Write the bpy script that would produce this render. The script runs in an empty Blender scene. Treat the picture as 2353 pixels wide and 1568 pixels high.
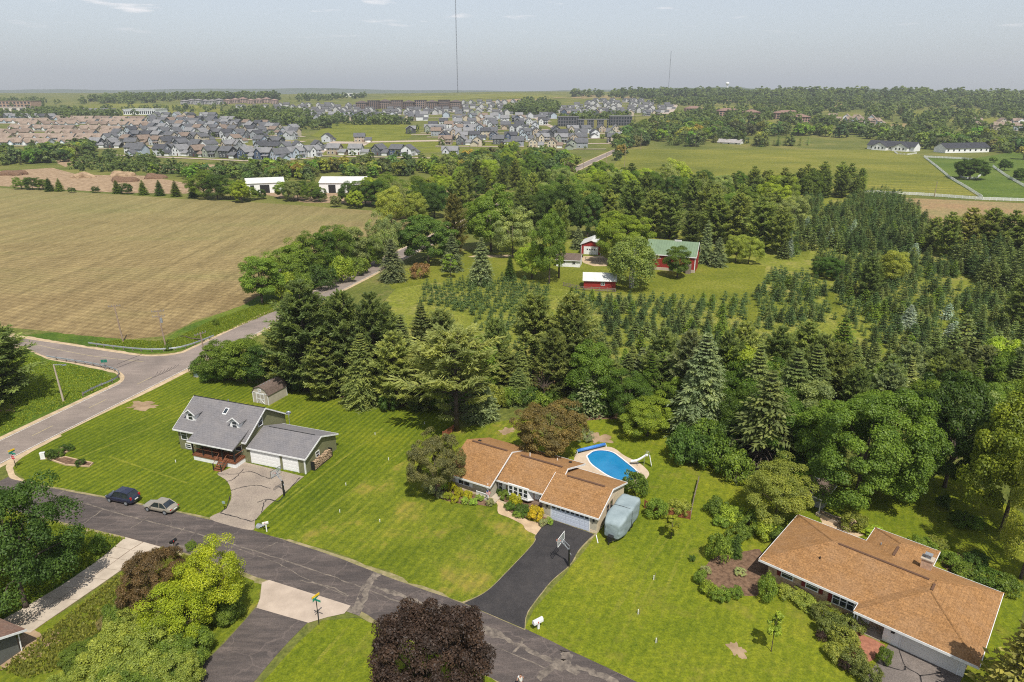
import bpy, bmesh, math, random
import numpy as np
from mathutils import Vector, Matrix
random.seed(7); RNG = np.random.default_rng(7)
R = math.radians
sc = bpy.context.scene
col = sc.collection
# ------------------------------------------------------------------ camera, sky, sun, exposure
HC = 50.0; FP = 1569.0; TH = math.atan(565 / FP); SN, CS = math.sin(TH), math.cos(TH)
cam_d = bpy.data.cameras.new('camera'); cam = bpy.data.objects.new('camera', cam_d); col.objects.link(cam)
cam.location = (0, 0, HC); cam.rotation_euler = (R(90) - TH, 0, 0)
cam_d.lens = 24.0; cam_d.sensor_width = 36.0; cam_d.clip_start = 0.5; cam_d.clip_end = 60000
sc.camera = cam
SUN_EL, SUN_AZ = 59.0, 163.0            # sun behind the camera, a little to the right
w = bpy.data.worlds.new('World'); sc.world = w; w.use_nodes = True
wn, wl = w.node_tree.nodes, w.node_tree.links
bg = wn['Background']; bg.inputs[1].default_value = 0.15
sky = wn.new('ShaderNodeTexSky'); sky.sky_type = 'NISHITA'; sky.sun_disc = False
sky.sun_elevation = R(SUN_EL); sky.sun_rotation = R(SUN_AZ); sky.altitude = 300; sky.air_density = 1.0; sky.dust_density = 1.2; sky.ozone_density = 3.0
tc = wn.new('ShaderNodeTexCoord'); sx = wn.new('ShaderNodeSeparateXYZ'); wl.new(tc.outputs['Generated'], sx.inputs[0])
zz = wn.new('ShaderNodeMath'); zz.operation = 'MAXIMUM'; zz.inputs[1].default_value = 0.0; wl.new(sx.outputs[2], zz.inputs[0])
za = wn.new('ShaderNodeMath'); za.operation = 'ADD'; za.inputs[1].default_value = 0.035; wl.new(zz.outputs[0], za.inputs[0])
dv = []
for i in (0, 1):
    m = wn.new('ShaderNodeMath'); m.operation = 'DIVIDE'; wl.new(sx.outputs[i], m.inputs[0]); wl.new(za.outputs[0], m.inputs[1]); dv.append(m)
cb = wn.new('ShaderNodeCombineXYZ'); wl.new(dv[0].outputs[0], cb.inputs[0]); wl.new(dv[1].outputs[0], cb.inputs[1])
cn = wn.new('ShaderNodeTexNoise'); cn.inputs['Scale'].default_value = 1.25; cn.inputs['Detail'].default_value = 7; cn.inputs['Roughness'].default_value = 0.55
wl.new(cb.outputs[0], cn.inputs['Vector'])
cr = wn.new('ShaderNodeValToRGB'); cr.color_ramp.elements[0].position = 0.60; cr.color_ramp.elements[1].position = 0.72
cr.color_ramp.elements[1].color = (1, 1, 1, 1); wl.new(cn.outputs[0], cr.inputs[0])
cm = wn.new('ShaderNodeMix'); cm.data_type = 'RGBA'; cm.inputs[7].default_value = (5.6, 5.4, 5.4, 1)
hs = wn.new('ShaderNodeHueSaturation'); hs.inputs['Saturation'].default_value = .48; hs.inputs['Value'].default_value = .63; wl.new(sky.outputs[0], hs.inputs['Color'])
cz = wn.new('ShaderNodeMapRange'); cz.inputs[1].default_value = .055; cz.inputs[2].default_value = .105; wl.new(sx.outputs[2], cz.inputs[0])
cx = wn.new('ShaderNodeMath'); cx.operation = 'MULTIPLY'; wl.new(cr.outputs[0], cx.inputs[0]); wl.new(cz.outputs[0], cx.inputs[1])
wl.new(cx.outputs[0], cm.inputs[0]); wl.new(hs.outputs[0], cm.inputs[6]); wl.new(cm.outputs[2], bg.inputs[0])
sd = bpy.data.lights.new('sun', 'SUN'); sd.energy = 4.0; sd.angle = R(0.53); sd.color = (1.0, 0.95, 0.86)
sun = bpy.data.objects.new('sun', sd); col.objects.link(sun)
sv = Vector((math.sin(R(SUN_AZ)) * math.cos(R(SUN_EL)), math.cos(R(SUN_AZ)) * math.cos(R(SUN_EL)), math.sin(R(SUN_EL))))
sun.rotation_euler = sv.to_track_quat('Z', 'Y').to_euler(); sun.location = sv * 300
sc.view_settings.view_transform = 'Standard'; sc.view_settings.look = 'None'; sc.view_settings.gamma = 1; sc.view_settings.use_curve_mapping = False
sc.view_settings.exposure = 0.57
sc.cycles.max_bounces = 5; sc.cycles.diffuse_bounces = 3; sc.cycles.glossy_bounces = 2; sc.cycles.transmission_bounces = 3
sc.cycles.transparent_max_bounces = 6; sc.cycles.volume_bounces = 0; sc.cycles.caustics_reflective = False; sc.cycles.caustics_refractive = False
sc.cycles.pixel_filter_type = 'BLACKMAN_HARRIS'; sc.cycles.filter_width = 1.1; sc.cycles.use_denoising = False; sc.cycles.use_adaptive_sampling = True; sc.cycles.adaptive_threshold = 0.01

# ------------------------------------------------------------------ helpers
def G(u, v, z=0.0):                     # where the sight line of a photo point meets the flat ground near the houses
    x = (u - 1176.5) / FP; y = (v - 784) / FP; t = (HC - z) / (SN + y * CS)
    return (x * t, (CS - y * SN) * t)
def PR(X, Y, Z=0.0):
    f = Y * CS - (Z - HC) * SN; d = -Y * SN - (Z - HC) * CS
    return (1176.5 + FP * X / f, 784 + FP * d / f)
def ZAT(u, v, Y):
    y = (v - 784) / FP; t = Y / (CS - y * SN); return HC - t * (SN + y * CS)
TP = [(0, 0), (700, 0), (1000, 9.5), (1400, 22), (1900, 37), (2600, 57), (3600, 60), (5200, 52), (9000, 40), (40000, 30)]
def sst(a): return a * a * (3 - 2 * a)
def T(X, Y):                            # the land rises gently far out
    if Y <= 700: return 0.0
    for (a, za_), (b, zb_) in zip(TP, TP[1:]):
        if Y <= b:
            z = za_ + (zb_ - za_) * (Y - a) / (b - a); break
    else: z = 30.0
    k = min(1, (Y - 700) / 900)
    z += k * (4 * math.sin(X / 310 + 1.3) * math.sin(Y / 420) + 5 * math.sin(X / 700 + .4))
    hb = math.exp(-((X - 30) / 190) ** 2 - ((Y - 1750) / 170) ** 2) * 16
    return z + hb
def GT(u, v):                           # the same, on the rising land
    if v > 352: return G(u, v) + (0.0,)
    x = (u - 1176.5) / FP; y = (v - 784) / FP
    lo, hi = 600.0, 600.0
    f = lambda t: HC - t * (SN + y * CS) - T(x * t, (CS - y * SN) * t)
    while f(hi) > 0 and hi < 9000: lo = hi; hi *= 1.05
    for _ in range(24):
        m = (lo + hi) / 2
        if f(m) > 0: lo = m
        else: hi = m
    return (x * hi, (CS - y * SN) * hi, T(x * hi, (CS - y * SN) * hi))
def ordn(n):
    W = ['zeroth', 'first', 'second', 'third', 'fourth', 'fifth', 'sixth', 'seventh', 'eighth', 'ninth', 'tenth', 'eleventh', 'twelfth']
    if n < len(W): return W[n]
    s = 'th' if 10 <= n % 100 <= 20 else {1: 'st', 2: 'nd', 3: 'rd'}.get(n % 10, 'th')
    return '%d%s' % (n, s)
def tag(o, label=None, cat=None, group=None, kind=None):
    if label: o['label'] = label
    if cat: o['category'] = cat
    if group: o['group'] = group
    if kind: o['kind'] = kind
    return o
def empty(name, loc, rz=0.0, label=None, cat=None, group=None):
    o = bpy.data.objects.new(name, None); col.objects.link(o); o.location = loc; o.rotation_euler = (0, 0, rz); o.empty_display_size = 0.2
    return tag(o, label, cat, group)
def put(name, me, parent=None, loc=(0, 0, 0), rz=0.0, color=None, scale=None, rot=None):
    o = bpy.data.objects.new(name, me); col.objects.link(o); o.parent = parent; o.location = loc
    o.rotation_euler = rot if rot else (0, 0, rz)
    if color: o.color = (*color, 1)
    if scale is not None: o.scale = scale if hasattr(scale, '__len__') else (scale,) * 3
    return o
def mesh_np(name, V, F, mat, fattr=None, smooth=False):
    me = bpy.data.meshes.new(name); V = np.asarray(V, np.float32); F = np.asarray(F, np.int32); k = F.shape[1]
    me.vertices.add(len(V)); me.vertices.foreach_set('co', V.ravel())
    me.loops.add(F.size); me.loops.foreach_set('vertex_index', F.ravel())
    me.polygons.add(len(F)); me.polygons.foreach_set('loop_start', np.arange(0, F.size, k, dtype=np.int32))
    me.polygons.foreach_set('loop_total', np.full(len(F), k, np.int32))
    if smooth: me.polygons.foreach_set('use_smooth', np.ones(len(F), bool))
    me.materials.append(mat); me.update(calc_edges=True)
    if fattr is not None:
        a = me.attributes.new('v', 'FLOAT', 'FACE'); a.data.foreach_set('value', np.asarray(fattr, np.float32))
    return me
class MB:                               # collects faces for ONE mesh
    def __init__(s): s.v = []; s.f = []
    def poly(s, pts):
        b = len(s.v); s.v += [tuple(p) for p in pts]; s.f.append(tuple(range(b, b + len(pts)))); return s
    def box(s, x0, x1, y0, y1, z0, z1):
        b = len(s.v); s.v += [(x, y, z) for z in (z0, z1) for y in (y0, y1) for x in (x0, x1)]
        s.f += [tuple(b + i for i in q) for q in ((0, 2, 3, 1), (4, 5, 7, 6), (0, 1, 5, 4), (1, 3, 7, 5), (3, 2, 6, 7), (2, 0, 4, 6))]; return s
    def prism(s, pts, z0, z1):          # a polygon in plan, given height
        n = len(pts); b = len(s.v); s.v += [(p[0], p[1], z0) for p in pts] + [(p[0], p[1], z1) for p in pts]
        s.f.append(tuple(range(b + n - 1, b - 1, -1))); s.f.append(tuple(range(b + n, b + 2 * n)))
        for i in range(n): j = (i + 1) % n; s.f.append((b + i, b + j, b + n + j, b + n + i))
        return s
    def slab(s, pts, t=0.18):           # a roof plane (any 3-D polygon) with thickness straight down
        n = len(pts); b = len(s.v); s.v += [tuple(p) for p in pts] + [(p[0], p[1], p[2] - t) for p in pts]
        s.f.append(tuple(range(b, b + n))); s.f.append(tuple(range(b + 2 * n - 1, b + n - 1, -1)))
        for i in range(n): j = (i + 1) % n; s.f.append((b + i, b + n + i, b + n + j, b + j))
        return s
    def ext(s, pts, axis, a, c):        # a polygon in the plane across `axis`, extruded from a to c
        n = len(pts); b = len(s.v)
        f = (lambda p, k: (k, p[0], p[1])) if axis == 'x' else (lambda p, k: (p[0], k, p[1]))
        s.v += [f(p, a) for p in pts] + [f(p, c) for p in pts]
        s.f.append(tuple(range(b + n - 1, b - 1, -1))); s.f.append(tuple(range(b + n, b + 2 * n)))
        for i in range(n): j = (i + 1) % n; s.f.append((b + i, b + j, b + n + j, b + n + i))
        return s
    def tube(s, pts, rad, n=6, cap=True):
        pts = [Vector(p) for p in pts]; rad = rad if hasattr(rad, '__len__') else [rad] * len(pts); rings = []
        for i, p in enumerate(pts):
            d = (pts[min(i + 1, len(pts) - 1)] - pts[max(i - 1, 0)]).normalized()
            a = d.cross(Vector((0, 0, 1)) if abs(d.z) < .95 else Vector((1, 0, 0))).normalized(); c = d.cross(a)
            b = len(s.v); rings.append(b)
            for k in range(n): q = 2 * math.pi * k / n; s.v.append(tuple(p + (a * math.cos(q) + c * math.sin(q)) * rad[i]))
        for a, b in zip(rings, rings[1:]):
            for k in range(n): j = (k + 1) % n; s.f.append((a + k, a + j, b + j, b + k))
        if cap: s.f.append(tuple(rings[0] + k for k in range(n))); s.f.append(tuple(rings[-1] + k for k in range(n - 1, -1, -1)))
        return s
    def mesh(s, name, mat, smooth=False):
        me = bpy.data.meshes.new(name); me.from_pydata(s.v, [], s.f); me.materials.append(mat)
        bm = bmesh.new(); bm.from_mesh(me); bmesh.ops.recalc_face_normals(bm, faces=bm.faces); bm.to_mesh(me); bm.free()
        if smooth: me.polygons.foreach_set('use_smooth', [True] * len(me.polygons))
        return me
    def build(s, name, mat, parent=None, smooth=False, **k): return put(name, s.mesh(name, mat, smooth), parent, **k)

# ------------------------------------------------------------------ materials (all procedural)
def base_mat(name):
    m = bpy.data.materials.new(name); m.use_nodes = True; n = m.node_tree.nodes; l = m.node_tree.links
    return m, n, l, n['Principled BSDF']
def noise(n, l, vec, scale, detail=3, rough=.55):
    t = n.new('ShaderNodeTexNoise'); t.inputs['Scale'].default_value = scale; t.inputs['Detail'].default_value = detail; t.inputs['Roughness'].default_value = rough
    if vec is not None: l.new(vec, t.inputs['Vector'])
    return t.outputs[0]
def ramp(n, l, fac, stops):
    r = n.new('ShaderNodeValToRGB'); e = r.color_ramp.elements
    while len(e) < len(stops): e.new(0.5)
    for i, (p, c) in enumerate(stops): e[i].position = p; e[i].color = (*c, 1)
    l.new(fac, r.inputs[0]); return r.outputs[0]
def mixc(n, l, fac, a, b, mode='MIX'):
    m = n.new('ShaderNodeMix'); m.data_type = 'RGBA'; m.blend_type = mode
    for s, v in ((0, fac), (6, a), (7, b)):
        if hasattr(v, 'default_value') or hasattr(v, 'links'): l.new(v, m.inputs[s])
        else: m.inputs[s].default_value = v if s == 0 else (*v, 1)
    return m.outputs[2]
def bump(n, l, b, h, strength, dist=.05):
    u = n.new('ShaderNodeBump'); u.inputs['Strength'].default_value = strength; u.inputs['Distance'].default_value = dist
    l.new(h, u.inputs['Height']); l.new(u.outputs[0], b.inputs['Normal'])
def world_pos(n): return n.new('ShaderNodeNewGeometry').outputs['Position']
def obj_pos(n): return n.new('ShaderNodeTexCoord').outputs['Object']
def mapping(n, l, vec, rot=(0, 0, 0), scale=(1, 1, 1)):
    m = n.new('ShaderNodeMapping'); m.inputs['Rotation'].default_value = rot; m.inputs['Scale'].default_value = scale; l.new(vec, m.inputs[0]); return m.outputs[0]
def M(name, c, c2=None, scale=3.0, rough=.85, spec=.3, bmp=0.0, bscale=20.0, metal=0.0, lo=.35, hi=.65, world=False, coat=0.0):
    m, n, l, b = base_mat(name); b.inputs['Roughness'].default_value = rough; b.inputs['Specular IOR Level'].default_value = spec; b.inputs['Metallic'].default_value = metal
    if coat: b.inputs['Coat Weight'].default_value = coat; b.inputs['Coat Roughness'].default_value = .05
    p = world_pos(n) if world else obj_pos(n)
    c2 = c2 or tuple(k * .82 for k in c)
    l.new(ramp(n, l, noise(n, l, p, scale, 5, .6), [(lo, c2), (hi, c)]), b.inputs[0])
    if bmp: bump(n, l, b, noise(n, l, p, bscale, 3), bmp)
    return m
def grass_mat(name, a, b_, c, stripe=None, sw=1.1, patch=.06, fine=9.0, dry=None, dryamt=.5, samt=.5):
    m, n, l, b = base_mat(name); b.inputs['Roughness'].default_value = .95; b.inputs['Specular IOR Level'].default_value = .1
    p = world_pos(n)
    k1 = ramp(n, l, noise(n, l, p, patch, 5, .62), [(.34, a), (.52, b_), (.68, c)])
    f = noise(n, l, p, fine * .5, 5, .8)
    fr = ramp(n, l, f, [(.3, (.58, .60, .62)), (.7, (1.44, 1.4, 1.3))])
    k = mixc(n, l, 1.0, k1, fr, 'MULTIPLY')
    f2 = ramp(n, l, noise(n, l, p, 1.3, 6, .8), [(.33, (.60, .68, .7)), (.67, (1.40, 1.31, 1.15))])
    k = mixc(n, l, 1.0, k, f2, 'MULTIPLY')
    if dry:
        d = ramp(n, l, noise(n, l, p, .22, 6, .7), [(.54, (0, 0, 0)), (.72, (dryamt,) * 3)])
        k = mixc(n, l, d, k, dry)
    if stripe is not None:
        wv = n.new('ShaderNodeTexWave'); wv.inputs['Scale'].default_value = 1 / sw * .314; wv.inputs['Distortion'].default_value = .7; wv.inputs['Detail'].default_value = 3; wv.inputs['Detail Scale'].default_value = .3
        q = mapping(n, l, p, rot=(0, 0, -R(stripe - 90)))
        l.new(q, wv.inputs[0])
        st = noise(n, l, mapping(n, l, q, scale=(1.0 / sw, .07 / sw, 1)), 1.5, 4, .6)
        stx = n.new('ShaderNodeMath'); stx.operation = 'MULTIPLY_ADD'; stx.inputs[1].default_value = .34; l.new(wv.outputs[0], stx.inputs[0]); l.new(st, stx.inputs[2])
        sr = ramp(n, l, stx.outputs[0], [(.42, (1 - .34 * samt, 1 - .26 * samt, 1 - .2 * samt)), (.9, (1 + .34 * samt, 1 + .26 * samt, 1.0))])
        k = mixc(n, l, 1.0, k, sr, 'MULTIPLY')
    l.new(k, b.inputs[0]); bump(n, l, b, f, .55, .08)
    return m
def asphalt_mat(name, c, worn, amt=.5, scale=1.6, stretch=None, crk=0.0):
    m, n, l, b = base_mat(name); b.inputs['Roughness'].default_value = .9; b.inputs['Specular IOR Level'].default_value = .25
    p = world_pos(n)
    q = mapping(n, l, p, rot=(0, 0, -R(stretch)), scale=(.25, 1.3, 1)) if stretch is not None else p
    k = ramp(n, l, noise(n, l, q, scale, 8, .72), [(.42, c), (.62, tuple(a + (d - a) * amt for a, d in zip(c, worn))), (.8, worn)])
    g = ramp(n, l, noise(n, l, p, 14, 2), [(.3, (.72,) * 3), (.7, (1.28,) * 3)])
    g2 = ramp(n, l, noise(n, l, p, .13, 3), [(.3, (.8,) * 3), (.7, (1.2, 1.18, 1.16))])
    k = mixc(n, l, 1, mixc(n, l, 1, k, g, 'MULTIPLY'), g2, 'MULTIPLY')
    vo = n.new('ShaderNodeTexVoronoi'); vo.feature = 'DISTANCE_TO_EDGE'; vo.inputs['Scale'].default_value = .16
    wa = n.new('ShaderNodeVectorMath'); wa.operation = 'ADD'; nz = n.new('ShaderNodeTexNoise'); nz.inputs['Scale'].default_value = .5; nz.inputs['Detail'].default_value = 5; l.new(p, nz.inputs[0])
    ws = n.new('ShaderNodeVectorMath'); ws.operation = 'SCALE'; ws.inputs['Scale'].default_value = 3.5; l.new(nz.outputs['Color'], ws.inputs[0]); l.new(p, wa.inputs[0]); l.new(ws.outputs[0], wa.inputs[1]); l.new(wa.outputs[0], vo.inputs['Vector'])
    k = mixc(n, l, ramp(n, l, vo.outputs[0], [(.0, (crk,) * 3), (.02, (0, 0, 0))]), k, worn if crk > 0 else c)
    l.new(k, b.inputs[0]); bump(n, l, b, noise(n, l, p, 30, 2), .25, .02); return m
def leaf_mat():
    m, n, l, b = base_mat('foliage'); out = n['Material Output']
    oi = n.new('ShaderNodeObjectInfo'); at = n.new('ShaderNodeAttribute'); at.attribute_name = 'v'
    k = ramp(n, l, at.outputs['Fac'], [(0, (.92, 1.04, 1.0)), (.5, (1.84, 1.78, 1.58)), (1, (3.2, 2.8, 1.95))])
    c = mixc(n, l, 1, oi.outputs['Color'], k, 'MULTIPLY')
    rv = n.new('ShaderNodeMapRange'); rv.inputs[3].default_value = .8; rv.inputs[4].default_value = 1.22; l.new(oi.outputs['Random'], rv.inputs[0])
    vm = n.new('ShaderNodeVectorMath'); vm.operation = 'SCALE'; l.new(c, vm.inputs[0]); l.new(rv.outputs[0], vm.inputs['Scale'])
    d = n.new('ShaderNodeBsdfDiffuse'); t = n.new('ShaderNodeBsdfTranslucent'); l.new(vm.outputs[0], d.inputs[0])
    tcx = mixc(n, l, 1, vm.outputs[0], (1.5, 1.5, .7), 'MULTIPLY'); l.new(tcx, t.inputs[0])
    mx = n.new('ShaderNodeMixShader'); mx.inputs[0].default_value = .44; l.new(d.outputs[0], mx.inputs[1]); l.new(t.outputs[0], mx.inputs[2])
    gl = n.new('ShaderNodeBsdfGlossy'); gl.inputs['Roughness'].default_value = .5; gl.inputs[0].default_value = (.8, .8, .8, 1)
    m2 = n.new('ShaderNodeMixShader'); m2.inputs[0].default_value = .015; l.new(mx.outputs[0], m2.inputs[1]); l.new(gl.outputs[0], m2.inputs[2])
    l.new(m2.outputs[0], out.inputs[0]); return m
def shingle_mat(name, a, b_, c, along='x', rowh=.32, cw=.5, mot=1.0):
    m, n, l, b = base_mat(name); b.inputs['Roughness'].default_value = .9; b.inputs['Specular IOR Level'].default_value = .15
    p = obj_pos(n)
    q = mapping(n, l, p, rot=(0, 0, 0 if along == 'x' else R(90)))
    br = n.new('ShaderNodeTexBrick'); br.inputs['Scale'].default_value = 1; br.inputs['Mortar Size'].default_value = .018
    br.inputs['Brick Width'].default_value = cw; br.inputs['Row Height'].default_value = rowh
    br.inputs[1].default_value = (*a, 1); br.inputs[2].default_value = (*b_, 1); br.inputs[3].default_value = (*[k * .6 for k in a], 1); l.new(q, br.inputs[0])
    b.inputs['Sheen Weight'].default_value = .14; b.inputs['Sheen Roughness'].default_value = .6; b.inputs['Sheen Tint'].default_value = (*[min(1, q_ * 3) for q_ in a], 1)
    k = mixc(n, l, ramp(n, l, noise(n, l, p, .55, 5, .65), [(.4, (0, 0, 0)), (.7, (.75,) * 3)]), br.outputs[0], c)
    k = mixc(n, l, 1, k, ramp(n, l, noise(n, l, p, 6, 2, .7), [(.3, (1 - .34 * mot,) * 3), (.7, (1 + .32 * mot,) * 3)]), 'MULTIPLY')
    l.new(k, b.inputs[0]); bump(n, l, b, br.outputs[1], -.4, .03); return m
def siding_mat(name, c=None, vertical=False, step=.2):
    m, n, l, b = base_mat(name); b.inputs['Roughness'].default_value = .7; b.inputs['Specular IOR Level'].default_value = .3
    p = obj_pos(n); wv = n.new('ShaderNodeTexWave'); wv.wave_type = 'BANDS'; wv.bands_direction = 'X' if vertical else 'Z'; wv.wave_profile = 'SAW'
    wv.inputs['Scale'].default_value = .314 / step; l.new(p, wv.inputs[0])
    if c is None: cc = n.new('ShaderNodeObjectInfo').outputs['Color']
    else: cc = n.new('ShaderNodeRGB'); cc.outputs[0].default_value = (*c, 1); cc = cc.outputs[0]
    k = mixc(n, l, 1, cc, ramp(n, l, noise(n, l, p, 1.2, 4), [(.3, (.88,) * 3), (.7, (1.08,) * 3)]), 'MULTIPLY')
    k = mixc(n, l, 1, k, ramp(n, l, wv.outputs[0], [(.0, (.86,) * 3), (.18, (1,) * 3)]), 'MULTIPLY')
    l.new(k, b.inputs[0]); bump(n, l, b, wv.outputs[0], .35, .03); return m
def tint_mat(name, rough=.8, scale=.6, spec=.25):      # takes its colour from the object it is on
    m, n, l, b = base_mat(name); b.inputs['Roughness'].default_value = rough; b.inputs['Specular IOR Level'].default_value = spec
    k = mixc(n, l, 1, n.new('ShaderNodeObjectInfo').outputs['Color'], ramp(n, l, noise(n, l, obj_pos(n), scale, 5, .65), [(.3, (.8,) * 3), (.7, (1.18,) * 3)]), 'MULTIPLY')
    l.new(k, b.inputs[0]); return m
def brick_mat(name, a, b_, mort, s=.24, h=.1):
    m, n, l, b = base_mat(name); b.inputs['Roughness'].default_value = .9
    br = n.new('ShaderNodeTexBrick'); br.inputs['Scale'].default_value = 1; br.inputs['Brick Width'].default_value = s; br.inputs['Row Height'].default_value = h; br.inputs['Mortar Size'].default_value = .012
    br.inputs[1].default_value = (*a, 1); br.inputs[2].default_value = (*b_, 1); br.inputs[3].default_value = (*mort, 1)
    l.new(mapping(n, l, obj_pos(n), rot=(R(90), 0, 0)), br.inputs[0])
    k = mixc(n, l, 1, br.outputs[0], ramp(n, l, noise(n, l, obj_pos(n), 3, 4), [(.3, (.7,) * 3), (.7, (1.3,) * 3)]), 'MULTIPLY')
    l.new(k, b.inputs[0]); bump(n, l, b, br.outputs[1], -.5, .02); return m
MT = {}
MT['leaf'] = leaf_mat()
MT['bark'] = M('bark', (.13, .10, .08), (.05, .04, .033), 4, .95, .1, .8, 9)
MT['birch'] = M('birch_bark', (.62, .60, .55), (.22, .2, .18), 5, .8, .2)
MT['white'] = M('white_paint', (.78, .78, .77), (.66, .66, .65), 2, .55, .4)
MT['trim'] = M('white_trim', (.74, .74, .73), (.6, .6, .6), 3, .6, .35)
MT['glass'] = M('window_glass', (.03, .04, .05), (.015, .02, .025), .8, .08, .8)
MT['dark'] = M('black_metal', (.02, .02, .022), (.012, .012, .013), 4, .5, .4)
MT['steel'] = M('galvanised_steel', (.34, .36, .38), (.22, .24, .26), 6, .55, .5, 0, 20, .35)
MT['wood'] = M('weathered_wood', (.26, .21, .17), (.15, .12, .1), 8, .9, .1)
MT['polewood'] = M('pole_wood', (.36, .27, .20), (.22, .16, .12), 3, .9, .1)
MT['redwood'] = M('red_stained_wood', (.28, .10, .05), (.17, .06, .03), 6, .8, .2)
MT['deck'] = M('cedar_deck_wood', (.22, .085, .04), (.14, .055, .028), 7, .7, .25)
MT['concrete'] = M('old_concrete', (.47, .40, .32), (.34, .285, .225), .5, .9, .2, .15, 12, world=True)
MT['apron'] = M('pale_concrete', (.44, .36, .29), (.34, .275, .22), .45, .9, .2, .15, 12, world=True)
MT['walk'] = M('tan_concrete', (.50, .37, .24), (.36, .26, .165), .8, .9, .2, .15, 12, world=True)
MT['tar'] = M('crack_tar', (.035, .03, .03), (.02, .018, .018), 3, .6, .3)
MT['oldcrack'] = M('worn_crack', (.22, .185, .15), (.085, .072, .064), 1.6, .95, .1, world=True)
MT['dirt'] = M('bare_earth', (.36, .26, .165), (.2, .135, .08), .35, .95, .1, .3, 6, world=True)
MT['mulch'] = M('brown_mulch', (.20, .125, .08), (.09, .055, .036), 2.2, .95, .1, .6, 14, world=True)
MT['gravel'] = M('road_shoulder_gravel', (.50, .385, .25), (.33, .25, .16), .8, .95, .1, .5, 8, world=True)
MT['edge'] = M('worn_grass_edge', (.30, .245, .145), (.15, .145, .05), 1.1, .95, .1, .4, 8, world=True)
MT['brickred'] = M('red_brick_paving', (.36, .16, .10), (.24, .1, .065), 2.5, .9, .15, .3, 10, world=True)
MT['road'] = asphalt_mat('road_asphalt', (.19, .157, .138), (.26, .217, .186), .5, 1.0, 74)
MT['street'] = asphalt_mat('street_asphalt', (.066, .056, .053), (.185, .148, .13), .36, .7, -25, .38)
MT['blacktop'] = asphalt_mat('fresh_blacktop', (.034, .032, .033), (.055, .05, .049), .5, .9)
MT['drive1'] = asphalt_mat('grey_drive_asphalt', (.30, .25, .20), (.21, .17, .145), .5, .35)
MT['drive3'] = asphalt_mat('patched_drive_asphalt', (.17, .145, .13), (.09, .078, .07), .5, .5)
MT['paintw'] = M('road_paint_white', (.62, .6, .56), (.42, .38, .33), 2, .8, .2, world=True)
MT['painty'] = M('road_paint_yellow', (.46, .38, .20), (.3, .25, .15), 2, .8, .2, world=True)
MT['ground'] = grass_mat('meadow_grass', (.075, .095, .022), (.115, .128, .032), (.18, .165, .055), patch=.02, fine=2.2, dry=(.24, .19, .09), dryamt=.5)
MT['verge'] = grass_mat('long_verge_grass', (.045, .085, .012), (.075, .12, .016), (.12, .15, .024), patch=.09, fine=3.5, dry=(.2, .17, .06), dryamt=.4)
MT['lawn1'] = grass_mat('striped_lawn', (.070, .100, .008), (.096, .126, .010), (.132, .150, .014), stripe=70, sw=.9, samt=.8)
MT['lawn2'] = grass_mat('patchy_front_lawn', (.086, .114, .010), (.122, .148, .015), (.178, .172, .030), stripe=66, sw=1.1, patch=.11, dry=(.26, .19, .05), dryamt=.62, samt=.5)
MT['lawn3'] = grass_mat('yellow_green_lawn', (.098, .130, .010), (.128, .156, .012), (.164, .176, .018), stripe=62, sw=1.0, patch=.09, dry=(.22, .175, .045), dryamt=.45, samt=.28)
MT['lawnf'] = grass_mat('farmyard_grass', (.095, .115, .014), (.135, .15, .02), (.165, .17, .03), patch=.05, fine=3, dry=(.2, .19, .05), dryamt=.4)
MT['farm'] = grass_mat('tree_farm_grass', (.115, .14, .018), (.16, .175, .03), (.22, .205, .06), patch=.07, fine=1.6, dry=(.28, .23, .11), dryamt=.55)
MT['pasture'] = grass_mat('pasture_grass', (.105, .120, .022), (.142, .15, .028), (.185, .178, .042), patch=.012, fine=1.0, dry=(.26, .22, .07), dryamt=.6, stripe=8, sw=7, samt=.6)
MT['paddock'] = grass_mat('paddock_grass', (.06, .1, .018), (.085, .125, .022), (.11, .145, .03), patch=.02, fine=1.0, stripe=-10, sw=7, samt=.3)
def field_mat():
    m, n, l, b = base_mat('ploughed_field'); b.inputs['Roughness'].default_value = .95; b.inputs['Specular IOR Level'].default_value = .1
    p = world_pos(n)
    wv = n.new('ShaderNodeTexWave'); wv.inputs['Scale'].default_value = .15; wv.inputs['Distortion'].default_value = 3.0; wv.inputs['Detail'].default_value = 4; wv.inputs['Detail Scale'].default_value = .25
    l.new(mapping(n, l, p, rot=(0, 0, R(-72))), wv.inputs[0])
    k = ramp(n, l, noise(n, l, mapping(n, l, p, rot=(0, 0, R(-18)), scale=(.25, 1, 1)), .045, 6, .6), [(.3, (.185, .134, .070)), (.5, (.232, .175, .092)), (.72, (.185, .16, .072))])
    k = mixc(n, l, 1, k, ramp(n, l, wv.outputs[0], [(.2, (.90, .89, .88)), (.8, (1.08, 1.08, 1.06))]), 'MULTIPLY')
    f = noise(n, l, mapping(n, l, p, rot=(0, 0, R(-72)), scale=(1, .25, 1)), 1.0, 6, .85)
    k = mixc(n, l, 1, k, ramp(n, l, f, [(.3, (.5, .48, .45)), (.7, (1.45, 1.45, 1.38))]), 'MULTIPLY')
    k = mixc(n, l, 1, k, ramp(n, l, noise(n, l, mapping(n, l, p, rot=(0, 0, R(-72)), scale=(1, .06, 1)), .22, 5, .7), [(.3, (.70, .68, .66)), (.7, (1.26, 1.26, 1.2))]), 'MULTIPLY')
    sp = n.new('ShaderNodeSeparateXYZ'); l.new(p, sp.inputs[0])
    mr = n.new('ShaderNodeMapRange'); mr.inputs[1].default_value = 150; mr.inputs[2].default_value = 400; mr.inputs[4].default_value = .42; l.new(sp.outputs[1], mr.inputs[0])
    k = mixc(n, l, mr.outputs[0], k, (.165, .185, .06))
    l.new(k, b.inputs[0]); bump(n, l, b, f, .6, .15); return m
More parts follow.
